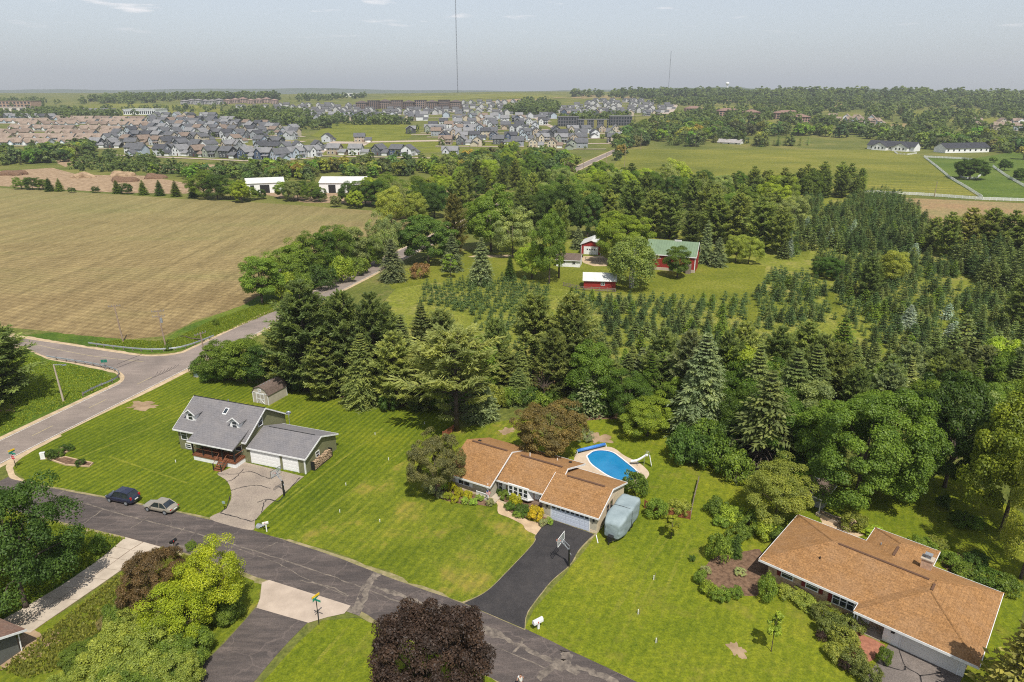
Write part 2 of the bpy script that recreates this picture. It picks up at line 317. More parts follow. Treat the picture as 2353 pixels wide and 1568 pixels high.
MT['field'] = field_mat()
MT['fieldR'] = grass_mat('sprouting_field', (.26, .17, .10), (.22, .18, .09), (.18, .17, .07), patch=.02, fine=1.0)
MT['siding'] = siding_mat('house_siding'); MT['roofing'] = tint_mat('house_roofing', .9, .4, .12); MT['tint'] = tint_mat('plain_paint')
MT['tan_roof'] = shingle_mat('tan_shingles', (.298, .160, .066), (.222, .115, .046), (.25, .147, .076))
MT['grey_roof'] = shingle_mat('grey_shingles', (.165, .158, .165), (.145, .14, .146), (.19, .176, .172), mot=.45)
MT['brown_roof'] = shingle_mat('brown_shingles', (.13, .095, .078), (.1, .075, .06), (.15, .11, .095))
MT['rust_roof'] = shingle_mat('old_brown_shingles', (.2, .12, .09), (.15, .09, .07), (.16, .12, .1))
MT['green_siding'] = siding_mat('olive_siding', (.185, .185, .10)); MT['beige_siding'] = siding_mat('beige_siding', (.42, .38, .30))
MT['cream'] = M('cream_stucco', (.62, .52, .38), (.54, .44, .31), 1.5, .85)
MT['brick'] = brick_mat('brown_brick', (.30, .17, .10), (.40, .25, .15), (.42, .36, .29))
MT['stone'] = brick_mat('stacked_stone', (.34, .23, .16), (.22, .15, .11), (.36, .3, .25), .6, .16)
MT['barnred'] = siding_mat('barn_red_boards', (.27, .024, .019), True, .35)
MT['greenmetal'] = M('pale_green_metal_roof', (.15, .215, .13), (.12, .175, .105), .5, .5, .4)
MT['whitemetal'] = M('white_metal_roof', (.60, .60, .57), (.48, .48, .46), .5, .45, .4)
MT['tarp'] = M('grey_fabric_cover', (.255, .31, .325), (.2, .25, .265), .9, .75, .25, .35, 2.5)

# ------------------------------------------------------------------ the land, roads and drives
def resample(P, step):
    out = []
    for i in range(len(P)):
        a, b = P[i], P[(i + 1) % len(P)]; d = math.dist(a, b); n = max(1, int(d / step))
        out += [(a[0] + (b[0] - a[0]) * k / n, a[1] + (b[1] - a[1]) * k / n) for k in range(n)]
    return out
def smooth_line(P, n=6):                # Catmull-Rom through points
    Q = [P[0]] + list(P) + [P[-1]]; out = []
    for i in range(1, len(Q) - 2):
        for k in range(n):
            t = k / n; p0, p1, p2, p3 = Q[i - 1], Q[i], Q[i + 1], Q[i + 2]
            out.append(tuple(.5 * (2 * p1[j] + (p2[j] - p0[j]) * t + (2 * p0[j] - 5 * p1[j] + 4 * p2[j] - p3[j]) * t * t + (3 * p1[j] - p0[j] - 3 * p2[j] + p3[j]) * t ** 3) for j in (0, 1)))
    return out + [tuple(P[-1][:2])]
def sheet(name, P, mat, z, jit=.12, step=1.2, kind='structure', parent=None, raw=False, drop=0.0):
    P = [p if raw else G(*p) for p in P]; Q = resample(P, step) if step else P
    if jit:
        r = random.Random(len(Q)); j = 0; out = []
        for p in Q: j = .6 * j + .8 * r.uniform(-jit, jit); out.append((p[0] + j, p[1] + .8 * j))
        Q = out
    mb = MB(); mb.poly([(x, y, z) for x, y in Q])
    if drop: n = len(Q); [mb.poly([(Q[i][0], Q[i][1], z), (Q[i][0], Q[i][1], z - drop), (Q[(i + 1) % n][0], Q[(i + 1) % n][1], z - drop), (Q[(i + 1) % n][0], Q[(i + 1) % n][1], z)]) for i in range(n)]
    o = put(name, bpy.data.meshes.new(name), parent); o.data.from_pydata(mb.v, [], mb.f); o.data.materials.append(mat)
    if o.data.polygons[0].normal.z < 0: o.data.flip_normals()
    if kind and not parent: o['kind'] = kind
    return o
def offset_line(L, d):
    out = []
    for i, p in enumerate(L):
        a, b = L[max(i - 1, 0)], L[min(i + 1, len(L) - 1)]; dx, dy = b[0] - a[0], b[1] - a[1]; h = math.hypot(dx, dy) or 1
        out.append((p[0] - dy / h * d, p[1] + dx / h * d))
    return out
def strip(name, L, w0, mat, z, parent=None, jit=0.0, kind=None):
    A, B = offset_line(L, w0 / 2), offset_line(L, -w0 / 2)
    if jit:
        r = random.Random(int(L[0][0] * 97) & 999)
        A = [(x + r.uniform(-jit, jit), y + r.uniform(-jit, jit)) for x, y in A]; B = [(x + r.uniform(-jit, jit), y + r.uniform(-jit, jit)) for x, y in B]
    n = len(L); me = bpy.data.meshes.new(name)
    me.from_pydata([(x, y, z) for x, y in A + B], [], [(n + i, n + i + 1, i + 1, i) for i in range(n - 1)]); me.materials.append(mat)
    o = put(name, me, parent)
    if kind: o['kind'] = kind
    return o
def drape(name, P, mat, off, cuts=4):   # far patches follow the rising land
    Q = resample([GT(*p)[:2] for p in P], 60); bm = bmesh.new(); f = bm.faces.new([bm.verts.new((x, y, 0)) for x, y in Q])
    bmesh.ops.triangulate(bm, faces=[f]); bmesh.ops.subdivide_edges(bm, edges=bm.edges[:], cuts=cuts, use_grid_fill=True)
    for v in bm.verts: v.co.z = T(v.co.x, v.co.y) + off
    bmesh.ops.recalc_face_normals(bm, faces=bm.faces); me = bpy.data.meshes.new(name); bm.to_mesh(me); bm.free(); me.materials.append(mat)
    if sum(p.normal.z for p in me.polygons) < 0: me.flip_normals()
    o = put(name, me); o['kind'] = 'structure'; return o

ys = [-400, -100, 0, 50, 100, 200, 400, 600, 690] + list(range(720, 3000, 60)) + list(range(3000, 6400, 200)) + [7000, 8000, 9000, 12000, 18000, 30000]
gv, gf, NX = [], [], 90
for y in ys:
    hw = 700 + 1.15 * max(y, 0)
    for i in range(NX + 1):
        x = -hw + 2 * hw * i / NX; gv.append((x, y, T(x, y)))
for j in range(len(ys) - 1):
    for i in range(NX): a = j * (NX + 1) + i; gf.append((a, a + 1, a + NX + 2, a + NX + 1))
g = put('ground', mesh_np('ground', gv, gf, MT['ground'], smooth=True)); g['kind'] = 'structure'

def hills(name, Y, x0, x1, prof, mat, seed):
    V, F = [], []; n = 160
    for i in range(n + 1):
        x = x0 + (x1 - x0) * i / n; t = i / n; h = prof(t) + 6 * math.sin(t * 23 + seed) + 4 * math.sin(t * 57 + seed * 2) + random.uniform(-2, 2)
        for k, (dy, f) in enumerate(((-900, -.1), (-450, .55), (-150, .92), (0, 1), (300, .9), (1400, -.1))): V.append((x, Y + dy, h * f if f > 0 else -20))
    for i in range(n):
        for k in range(5): a = i * 6 + k; F.append((a, a + 6, a + 7, a + 1))
    o = put(name, mesh_np(name, V, F, mat, smooth=True)); o['kind'] = 'structure'; return o
MT['forest'] = M('forest_hill', (.060, .088, .028), (.034, .055, .02), .012, .95, .1, .6, .05, world=True)
hills('hills', 7800, -6200, 6800, lambda t: 96 + 18 * math.sin(t * 6.5) + 14 * math.exp(-((t - .62) / .1) ** 2), MT['forest'], 1)
hills('hills', 5200, 350, 4600, lambda t: (86 + 13 * math.exp(-((t - .25) / .3) ** 2) - 10 * t) * min(1, t * 7) ** .6, MT['forest'], 2)
# main road: straight county road with a branch to the left
RA = [(-94, 22.0)] + [G(54, 1038)]
rdir = Vector((math.cos(R(73.6)), math.sin(R(73.6))))
def road_line(off, s0, s1, n=60):       # off: metres to the left of the right edge line
    o = Vector(G(242, 944)); L = []
    for i in range(n + 1):
        s = s0 + (s1 - s0) * i / n; k = max(0, s - 330) / 480
        p = o + rdir * s + Vector((-rdir.y, rdir.x)) * (off - 9.0 * k * k); L.append((p.x, p.y))
    return L
WR = 7.0
gv2 = road_line(WR / 2, -95, 900); sheet_g = strip('road_shoulder', gv2, WR + 2.0, MT['gravel'], .012, jit=.18, kind='structure')
main_road = strip('county_road', gv2, WR, MT['road'], .026, kind='structure')
junction = [(613, 733), (497, 780), (457, 799), (403, 815), (336, 819), (269, 811), (204, 801), (140, 791), (43, 777), (-60, 764), (-60, 781), (54, 796), (107, 820), (188, 836), (242, 847), (268, 851), (281, 859), (286, 867), (279, 879), (242, 901), (188, 920), (260, 925), (349, 888), (480, 824)]
jp = smooth_line([G(*p) for p in junction[:11]], 5) + smooth_line([G(*p) for p in junction[11:21]], 5) + [G(*p) for p in junction[21:]]
sheet('side_road', jp, MT['road'], .022, 0, 0, raw=True)
bj = [G(*p) for p in ((613, 729), (497, 775), (450, 797), (403, 811), (336, 815), (269, 806), (204, 796), (140, 786), (-60, 755), (-60, 788), (54, 803), (100, 826), (188, 842), (242, 853), (262, 860), (272, 868), (265, 880), (230, 898), (180, 917), (300, 900), (480, 820))]
sheet('junction_shoulder', smooth_line(bj, 4), MT['gravel'], .009, .15, 0, raw=True)
for off in (.22, WR - .22):
    strip('edge_line', road_line(off, -95, 10 if off > 1 else 700, 80), .14, MT['paintw'], .032, main_road)
strip('edge_line', road_line(WR - .22, 58, 700, 80), .14, MT['paintw'], .032, main_road)
for k in range(-9, 24):
    s = k * 10.5
    if 12 < s < 52: continue
    strip('centre_dash', road_line(WR / 2, s, s + 3.6, 3), .13, MT['painty'], .032, main_road)
bl = smooth_line([G(*p) for p in ((-60, 772), (50, 786), (130, 803), (215, 819), (330, 832))], 8)
strip('centre_dash', bl, .12, MT['painty'], .0275, bpy.data.objects['side_road'])
for a, b in (((268, 838), (325, 815)), ((258, 850), (320, 826))):
    strip('tar_seam', [G(*a), G(*b)], .16, MT['tar'], .0275, bpy.data.objects['side_road'])
for k in range(7):
    c = G(330 + k * 9, 880 - k * 4); L = [(c[0] + 5.5 * math.cos(q) - 5, c[1] + 5.5 * math.sin(q) + 3) for q in [R(-20 - k * 2 + j * 9) for j in range(6)]]
    strip('skid_mark', L, .07, MT['tar'], .0325, main_road)
# side street with worn asphalt
SU = smooth_line([G(*p) for p in ((20, 1096), (33, 1102), (128, 1124), (248, 1146), (401, 1177), (482, 1195), (584, 1220), (753, 1274), (855, 1313), (987, 1360), (1063, 1388), (1205, 1446), (1306, 1494), (1463, 1567), (1640, 1650))], 5)
SL = smooth_line([G(*p) for p in ((-60, 1165), (60, 1180), (175, 1208), (285, 1234), (380, 1260), (474, 1286), (584, 1325), (618, 1336), (806, 1395), (894, 1446), (1127, 1557), (1290, 1650))], 5)
street = sheet('street', SU + SL[::-1] + [G(-30, 1120)], MT['street'], .03, .05, 0, raw=True)
sheet('street_edge_gravel', [(p[0] + .2, p[1] + .5) for p in SU] + [(p[0] - .2, p[1] - .5) for p in SL[::-1]], MT['edge'], .0142, .14, 0, raw=True)
sheet('corner_gravel', smooth_line([G(*p) for p in ((134, 990), (54, 1038), (16, 1066), (14, 1085), (33, 1104), (75, 1115), (40, 1097), (30, 1076), (50, 1052), (100, 1024), (140, 1003))], 4), MT['gravel'], .0205, .1, 0, raw=True)
_ck = [0]
def crack(pts, wd, mat, parent, z, name='crack'):
    _ck[0] += 1; z += _ck[0] * .00012
    L = smooth_line([G(*p) for p in pts], 7); r = random.Random(int(pts[0][0]))
    L = [(x + r.uniform(-.07, .07), y + r.uniform(-.07, .07)) for x, y in L]
    return strip(name, L, wd, mat, z, parent, jit=wd * .35)
for pts, wd in [(((200, 1158), (280, 1183), (360, 1203), (450, 1227), (520, 1247), (640, 1284), (760, 1324), (850, 1357), (950, 1398)), .16), (((160, 1168), (183, 1156)), .12), (((190, 1205), (240, 1170)), .14),
                (((395, 1243), (425, 1213)), .12), (((500, 1290), (540, 1252)), .12), (((545, 1262), (640, 1296), (700, 1330), (800, 1372)), .08), (((590, 1268), (640, 1246)), .1), (((830, 1400), (845, 1350), (870, 1320)), .5),
                (((845, 1345), (900, 1362), (960, 1385), (1010, 1400)), .42), (((1110, 1452), (1180, 1478), (1250, 1512), (1330, 1552)), .4), (((1235, 1560), (1285, 1520), (1300, 1500)), .75), (((1290, 1528), (1360, 1545), (1420, 1570)), .55),
                (((1180, 1500), (1205, 1468)), .22), (((1120, 1478), (1260, 1540)), .12), (((1010, 1390), (1060, 1420), (1150, 1462)), .3), (((60, 1130), (160, 1150), (230, 1168)), .1), (((300, 1215), (340, 1190)), .1),
                (((690, 1335), (760, 1350), (800, 1370)), .14), (((470, 1268), (530, 1245)), .1), (((120, 1150), (150, 1126)), .12)]:
    crack(pts, wd, MT['oldcrack'], street, .0345)
for poly in [((780, 1400), (826, 1416), (835, 1395), (822, 1372), (850, 1335), (868, 1318), (858, 1316), (830, 1350), (812, 1395)), ((1090, 1430), (1150, 1450), (1170, 1470), (1110, 1450)), ((1270, 1535), (1300, 1500), (1318, 1505), (1310, 1530), (1290, 1545)), ((380, 1248), (470, 1262), (520, 1290), (474, 1284))]:
    _ck[0] += 1; sheet('patch', poly, MT['oldcrack'], .0315 + _ck[0] * .00003, .03, .6, parent=street)
# drives and walks
d1 = sheet('asphalt_driveway', smooth_line([G(*p) for p in ((560, 1062), (520, 1080), (500, 1090), (521, 1106), (530, 1124), (530, 1148), (517, 1172), (484, 1194), (577, 1219), (587, 1197), (613, 1167.5), (657, 1130), (698, 1096))], 5), MT['drive1'], .04, .04, 0, raw=True)
for pts in [((500, 1090), (540, 1090), (575, 1085), (620, 1100), (640, 1082), (650, 1070)), ((530, 1128), (560, 1120), (590, 1116), (620, 1124)), ((505, 1180), (545, 1190), (575, 1199), (590, 1194)), ((521, 1108), (540, 1100), (560, 1078)), ((600, 1180), (612, 1150), (640, 1152), (660, 1130), (690, 1098)), ((528, 1140), (522, 1165), (505, 1180)), ((592, 1155), (615, 1148), (630, 1152))]:
    crack(pts, .13, MT['tar'], d1, .044, 'tar_seam')
d2 = sheet('blacktop_driveway', smooth_line([G(*p) for p in ((1262, 1192), (1231, 1231), (1226, 1250), (1163, 1317), (1116, 1361.5), (1066, 1387))], 5) + smooth_line([G(*p) for p in ((1205, 1446), (1208, 1420), (1218, 1398), (1265, 1338), (1309, 1299), (1332, 1262), (1366, 1228))], 5), MT['blacktop'], .042, .05, 0, raw=True)
sheet('drive_edge_gravel', smooth_line([G(*p) for p in ((1260, 1190), (1229, 1231), (1224, 1250), (1161, 1317), (1114, 1361), (1060, 1385))], 5) + smooth_line([G(*p) for p in ((1207, 1449), (1210, 1420), (1221, 1398), (1268, 1338), (1312, 1299), (1336, 1262), (1371, 1229))], 5), MT['edge'], .036, .05, 0, raw=True)
sheet('neighbour_driveway', [(589, 1397), (563, 1428), (519, 1475), (460, 1536), (400, 1590), (360, 1630), (520, 1630), (583, 1568), (665, 1473), (709, 1430)], MT['street'], .033, .08, 1.0)
ap = sheet('concrete_apron', smooth_line([G(*p) for p in ((602, 1340), (618, 1334), (806, 1393), (791, 1411), (753, 1419), (709, 1432), (589, 1398), (598, 1375))], 1), MT['apron'], .046, .03, 0, raw=True)
# old concrete drive: two columns of slabs
cd = empty('concrete_driveway', (0, 0, 0)); cd['kind'] = 'structure'
Lf = [G(*p) for p in ((288, 1235), (226, 1288), (146, 1343), (55, 1397), (-40, 1450))]; Rt = [G(*p) for p in ((372, 1258), (328, 1277), (255, 1328), (175, 1383), (70, 1455))]
def along(L, t):
    d = [math.dist(a, b) for a, b in zip(L, L[1:])]; s = t * sum(d)
    for (a, b), k in zip(zip(L, L[1:]), d):
        if s <= k: return (a[0] + (b[0] - a[0]) * s / k, a[1] + (b[1] - a[1]) * s / k)
        s -= k
    return L[-1]
NS = 9
for i in range(NS):
    for j in range(2):
        q = []
        for (t, k) in ((i, j / 2), (i + 1, j / 2), (i + 1, (j + 1) / 2), (i, (j + 1) / 2)):
            a, b = along(Lf, t / NS), along(Rt, t / NS); q.append((a[0] + (b[0] - a[0]) * k, a[1] + (b[1] - a[1]) * k))
        c = (sum(p[0] for p in q) / 4, sum(p[1] for p in q) / 4)
        q = [(c[0] + (p[0] - c[0]) * .955, c[1] + (p[1] - c[1]) * .975) for p in q]
        MB().prism(q, .0, .055 + random.uniform(-.008, .008)).build('slab', MT['concrete'], cd)
sheet('drive_joint_soil', Lf + Rt[::-1], MT['mulch'], .018, .05, .8, raw=True)
c7 = lambda x, y: (881 + x * .2767, 919 + y * .2767)
sheet('front_walk', smooth_line([G(*c7(*p)) for p in ((912, 800), (950, 800), (985, 840), (1010, 890), (1050, 935), (1130, 970), (1230, 1010), (1360, 1040), (1290, 1125), (1230, 1105), (1180, 1080), (1150, 1035), (1040, 980), (955, 945), (948, 880))], 3), MT['walk'], .038, .03, 0, raw=True)
# lawns, fields
sheet('striped_lawn', [(430, 857), (349, 897), (242, 948), (134, 1002), (60, 1045), (28, 1075), (60, 1106), (128, 1120), (248, 1142), (401, 1173), (482, 1191), (590, 1224), (660, 1240), (760, 1160), (850, 1100), (930, 1060), (1000, 1010), (1060, 985), (1000, 935), (900, 925), (760, 915), (640, 890), (520, 872), (470, 860)], MT['lawn1'], .015, .1)
sheet('front_lawn', [(655, 1236), (753, 1270), (855, 1308), (987, 1356), (1063, 1384), (1120, 1362), (1170, 1318), (1240, 1240), (1300, 1180), (1300, 1050), (1200, 960), (1060, 985), (1000, 1008), (930, 1058), (850, 1098), (760, 1158)], MT['lawn2'], .0165, .4)
sheet('side_lawn', [(1205, 1448), (1306, 1497), (1463, 1570), (1700, 1640), (2300, 1640), (2353, 1400), (2353, 1180), (2200, 1090), (2000, 1110), (1800, 1100), (1640, 1060), (1560, 1000), (1400, 960), (1290, 960), (1300, 1180), (1370, 1230), (1300, 1320), (1225, 1400)], MT['lawn3'], .0145, .2)
sheet('corner_lawn', [(740, 1426), (826, 1420), (894, 1449), (1127, 1560), (1250, 1640), (540, 1640), (600, 1570), (680, 1480)], MT['lawn3'], .015, .15)
sheet('island_lawn', [(288, 1237), (372, 1260), (474, 1288), (584, 1327), (600, 1345), (594, 1385), (560, 1430), (510, 1482), (440, 1545), (380, 1600), (-60, 1640), (-60, 1480), (60, 1455), (180, 1385), (300, 1300)], MT['lawn2'], .0135, .15)
sheet('corner_bank', [(-80, 1130), (60, 1180), (175, 1210), (288, 1237), (226, 1290), (146, 1345), (55, 1399), (-80, 1460)], MT['verge'], .0125, .15)
sheet('road_verge', [(-60, 1040), (0, 1006), (107, 953), (188, 919), (250, 893), (275, 872), (262, 858), (188, 842), (107, 826), (54, 802), (-60, 792)], MT['verge'], .0115, .15)
sheet('field_verge', [(43, 772), (140, 786), (204, 796), (269, 806), (336, 814), (403, 810), (450, 796), (497, 775), (613, 729), (700, 690), (880, 606), (930, 540), (880, 525), (560, 700), (440, 745), (370, 785), (250, 778), (120, 765)], MT['verge'], .011, .4)
sheet('ploughed_field', [(-200, 640), (-200, 428), (0, 432), (250, 446), (400, 456), (600, 466), (740, 476), (960, 492), (930, 530), (860, 565), (760, 615), (660, 660), (560, 705), (440, 738), (380, 772), (285, 780), (180, 770), (30, 752), (-200, 735)], MT['field'], .008, .5, 3)
sheet('tree_farm_ground', [(930, 640), (1100, 580), (1300, 545), (1500, 540), (1800, 440), (2060, 450), (2160, 520), (2353, 530), (2500, 600), (2500, 1000), (2200, 1000), (1800, 900), (1400, 930), (1100, 920), (1000, 860), (880, 700)], MT['farm'], .0095, .4, 4)
sheet('farmyard_lawn', [(880, 640), (1000, 590), (1180, 555), (1300, 560), (1330, 600), (1480, 560), (1620, 590), (1740, 610), (1735, 690), (1600, 690), (1500, 690), (1470, 680), (1330, 668), (1200, 655), (1000, 650), (900, 665)], MT['lawnf'], .0125, .4, 3)
sheet('farm_lane', [(1075, 590), (1100, 586), (1160, 586), (1210, 586), (1210, 590), (1160, 592), (1100, 592)], MT['gravel'], .0155, .1, 2)
sheet('barn_yard', [(1325, 590), (1385, 588), (1400, 600), (1395, 612), (1365, 612), (1340, 605)], MT['gravel'], .0155, .2, 2)
sheet('mown_lane', [(1560, 545), (1588, 490), (1596, 480), (1606, 482), (1596, 500), (1576, 548)], MT['lawnf'], .0135, .2, 2)
sheet('mown_lane', [(1735, 610), (1760, 612), (1740, 700), (1735, 760), (1700, 762), (1715, 690)], MT['lawnf'], .0137, .2, 2)
sheet('mown_lane', [(1836, 580), (1850, 540), (1872, 498), (1885, 500), (1880, 530), (1866, 570), (1852, 600)], MT['lawnf'], .0139, .2, 2)
sheet('mown_lane', [(1880, 655), (1905, 650), (1925, 690), (1950, 745), (1925, 750), (1905, 700)], MT['lawnf'], .0141, .2, 2)
sheet('pasture', [(1400, 388), (1445, 345), (1500, 338), (1700, 332), (1900, 318), (2010, 330), (2110, 356), (2123, 362), (2180, 410), (2255, 452), (2040, 446), (1985, 443), (1800, 470), (1500, 460), (1360, 430)], MT['pasture'], .0075, .6, 6)
sheet('paddock', [(2123, 363), (2230, 366), (2353, 345), (2500, 380), (2500, 465), (2258, 455), (2182, 412)], MT['paddock'], .0085, .5, 6)
sheet('sprouting_field', [(2020, 452), (2258, 463), (2500, 475), (2500, 560), (2150, 530), (2120, 500)], MT['fieldR'], .0105, .5, 4)
for nm, P, mt in [('dirt_lot', ((-30, 395), (30, 392), (120, 386), (180, 402), (330, 404), (420, 420), (600, 428), (600, 440), (400, 446), (250, 442), (0, 428), (-30, 428)), 'dirt'), ('dirt_bank', ((365, 380), (400, 376), (470, 378), (560, 380), (570, 390), (480, 396), (360, 394)), 'dirt'), ('dirt_patch', ((120, 370), (160, 365), (190, 372), (150, 384)), 'dirt'),
                  ('shed_yard', ((560, 440), (680, 430), (720, 440), (860, 430), (900, 446), (1020, 440), (1080, 430), (1080, 444), (960, 470), (700, 466), (620, 450)), 'dirt'), ('green_meadow', ((715, 312), (760, 285), (900, 283), (970, 292), (940, 318), (860, 330), (790, 330)), 'lawnf'), ('green_meadow', ((740, 360), (760, 330), (840, 330), (1000, 325), (1180, 334), (1230, 340), (1180, 352), (1000, 350), (850, 358)), 'lawnf'),
                  ('suburb_street', ((590, 375), (735, 346), (760, 325), (800, 326), (1010, 322), (1010, 325), (800, 329), (768, 330), (742, 352), (600, 380)), 'apron'), ('suburb_street', ((793, 345), (830, 333), (850, 325), (856, 325), (838, 335), (800, 348)), 'apron'), ('suburb_street', ((1225, 270), (1245, 285), (1280, 300), (1285, 297), (1250, 280), (1235, 268)), 'apron'),
                  ('far_road', ((1520, 262), (1550, 238), (1562, 236), (1545, 262)), 'apron'), ('tan_far_field', ((840, 232), (900, 222), (1200, 214), (1300, 221), (1240, 230), (1000, 232)), 'pasture'), ('tan_far_field', ((1270, 226), (1330, 217), (1470, 222), (1400, 230)), 'fieldR'), ('dirt_site', ((1080, 238), (1180, 228), (1240, 226), (1240, 232), (1140, 240)), 'dirt'), ('dirt_site', ((1660, 230), (1860, 232), (1850, 236), (1680, 236)), 'fieldR'),
                  ('far_field', ((60, 255), (250, 236), (480, 244), (560, 262), (300, 268)), 'pasture'), ('far_field', ((250, 272), (420, 262), (560, 262), (500, 280), (350, 282)), 'pasture'), ('far_field', ((1860, 268), (1960, 262), (1990, 272), (1900, 280)), 'pasture'), ('far_field', ((2000, 290), (2080, 284), (2110, 292), (2040, 302)), 'fieldR'), ('far_field', ((2080, 256), (2250, 250), (2290, 262), (2100, 268)), 'pasture'), ('far_field', ((1590, 247), (1750, 243), (1790, 252), (1610, 257)), 'pasture'), ('far_field', ((1880, 240), (2060, 238), (2080, 243), (1900, 246)), 'fieldR'), ('far_field', ((2180, 276), (2290, 272), (2320, 282), (2200, 286)), 'pasture')]:
    drape(nm, P, MT[mt], .05 if mt != 'apron' else .12, 3)
sheet('pond', [(1165, 360), (1180, 352), (1232, 362), (1228, 376), (1190, 372)], M('pond_water', (.12, .15, .18), (.09, .12, .14), .1, .12, .5), .02, .4, 4)
# mower and tyre tracks in the lawns
MT['track'] = grass_mat('mown_track', (.11, .135, .014), (.14, .16, .018), (.165, .175, .025), patch=.3)
for P in (((640, 1170), (760, 1075), (880, 985)), ((700, 1210), (830, 1110), (950, 1015)), ((735, 1228), (860, 1128), (985, 1030)), ((600, 1195), (690, 1120)), ((760, 1235), (870, 1140)), ((520, 905), (330, 990), (160, 1060)), ((470, 900), (300, 975)), ((430, 1110), (250, 1050)), ((1560, 1205), (1500, 1290), (1455, 1390)), ((1535, 1205), (1475, 1300), (1420, 1400)), ((1595, 1225), (1545, 1320), (1520, 1420)), ((1480, 1290), (1400, 1420)), ((1505, 1330), (1440, 1440)), ((800, 1440), (720, 1530)), ((850, 1450), (770, 1560)), ((1500, 620), (1580, 640), (1720, 632)), ((1490, 640), (1590, 656), (1715, 650))):
    _ck[0] += 1; strip('mower_track', [(x + random.uniform(-.06, .06), y) for x, y in smooth_line([G(*p) for p in P], 12)], .34, MT['track'], .0172 + _ck[0] * .00002, None, .1, 'structure')
# bare and mulched spots
for P, mt in [(((1545, 1015), (1575, 985), (1625, 990), (1640, 1010), (1600, 1030)), 'dirt'), (((1340, 1010), (1362, 990), (1400, 990), (1412, 1008), (1385, 1024), (1350, 1022)), 'dirt'), (((1140, 990), (1170, 982), (1190, 990), (1160, 1000)), 'dirt'), (((1672, 1500), (1680, 1476), (1712, 1480), (1708, 1500), (1696, 1518)), 'dirt'),
              (((1595, 1330), (1640, 1280), (1745, 1262), (1770, 1300), (1740, 1370), (1680, 1365)), 'mulch'), (((-20, 1470), (60, 1460), (170, 1440), (80, 1500), (20, 1545), (-20, 1545)), 'dirt'), (((150, 1227), (205, 1222), (200, 1234), (155, 1236)), 'dirt'), (((-10, 940), (20, 930), (36, 940), (10, 958)), 'dirt'), (((300, 920), (340, 930), (352, 936), (325, 945)), 'dirt'),
              (((985, 1118), (1010, 1103), (1040, 1118), (1090, 1135), (1130, 1150), (1128, 1163), (1060, 1160), (1000, 1142)), 'mulch'), (((1150, 1145), (1200, 1130), (1250, 1150), (1262, 1190), (1235, 1200), (1170, 1180)), 'mulch'), (((640, 885), (760, 910), (900, 935), (1010, 935), (1000, 900), (700, 860)), 'mulch'), (((1300, 955), (1420, 950), (1420, 962), (1310, 970)), 'mulch'),
              (((1570, 1000), (1620, 1000), (1700, 1060), (1660, 1080)), 'mulch'), (((1880, 1180), (1960, 1190), (2000, 1225), (1960, 1240), (1890, 1215)), 'walk'), (((2160, 1290), (2200, 1270), (2240, 1310), (2190, 1330)), 'mulch'), (((1090, 870), (1300, 930), (1600, 985), (1800, 1080), (1860, 1050), (1600, 920), (1200, 860)), 'mulch')]:
    if mt == 'dirt':                    # ragged bare spots
        Q = [G(*p) for p in P]; c_ = (sum(q[0] for q in Q) / len(Q), sum(q[1] for q in Q) / len(Q)); ex, ey = max(abs(q[0] - c_[0]) for q in Q), max(abs(q[1] - c_[1]) for q in Q); rq = random.Random(int(P[0][0])); ph = [rq.uniform(0, 6.28) for _ in range(4)]; B = []
        for k_ in range(44): a_ = 2 * math.pi * k_ / 44; f_ = .72 + .16 * math.sin(2 * a_ + ph[0]) + .13 * math.sin(5 * a_ + ph[1]) + .1 * math.sin(9 * a_ + ph[2]) + rq.uniform(-.09, .09); B.append((c_[0] + ex * f_ * math.cos(a_), c_[1] + ey * f_ * math.sin(a_)))
        _ck[0] += 1; sheet('bare_soil', B, MT['dirt'], .018 + _ck[0] * .00008, 0, 0, raw=True); continue
    _ck[0] += 1; sheet('bare_soil' if mt == 'dirt' else 'planting_bed' if mt == 'mulch' else 'patio', P, MT[mt], .018 + _ck[0] * .00008, .22 if mt == 'dirt' else .2, .35 if mt == 'dirt' else .6)

# ------------------------------------------------------------------ plants: prototype meshes
def rnd_unit(r, n):
    v = r.normal(size=(n, 3)); return v / np.linalg.norm(v, axis=1, keepdims=True)
def nrm(v): return v / (np.linalg.norm(v, axis=1, keepdims=True) + 1e-9)
def diamonds(c, nr, s, r, aspect=.62):
    """one small leaf-spray face at each point, facing nr"""
    t = nrm(np.cross(nr, rnd_unit(r, len(c)))); b = np.cross(nr, t); s = s[:, None]
    V = np.stack([c + t * s, c + b * s * aspect + nr * s * .18, c - t * s, c - b * s * aspect + nr * s * .18], 1).reshape(-1, 3)
    return V, np.arange(len(c) * 4).reshape(-1, 4)
def strips(c, d, nr, ln, wd):
    """long thin faces from c along d: needles and twigs"""
    t = nrm(np.cross(d, nr)); ln = ln[:, None]; wd = wd[:, None]
    V = np.stack([c - t * wd * .45, c + d * ln * .55 - t * wd - nr * ln * .03, c + d * ln, c + d * ln * .5 + t * wd], 1).reshape(-1, 3)
    return V, np.arange(len(c) * 4).reshape(-1, 4)
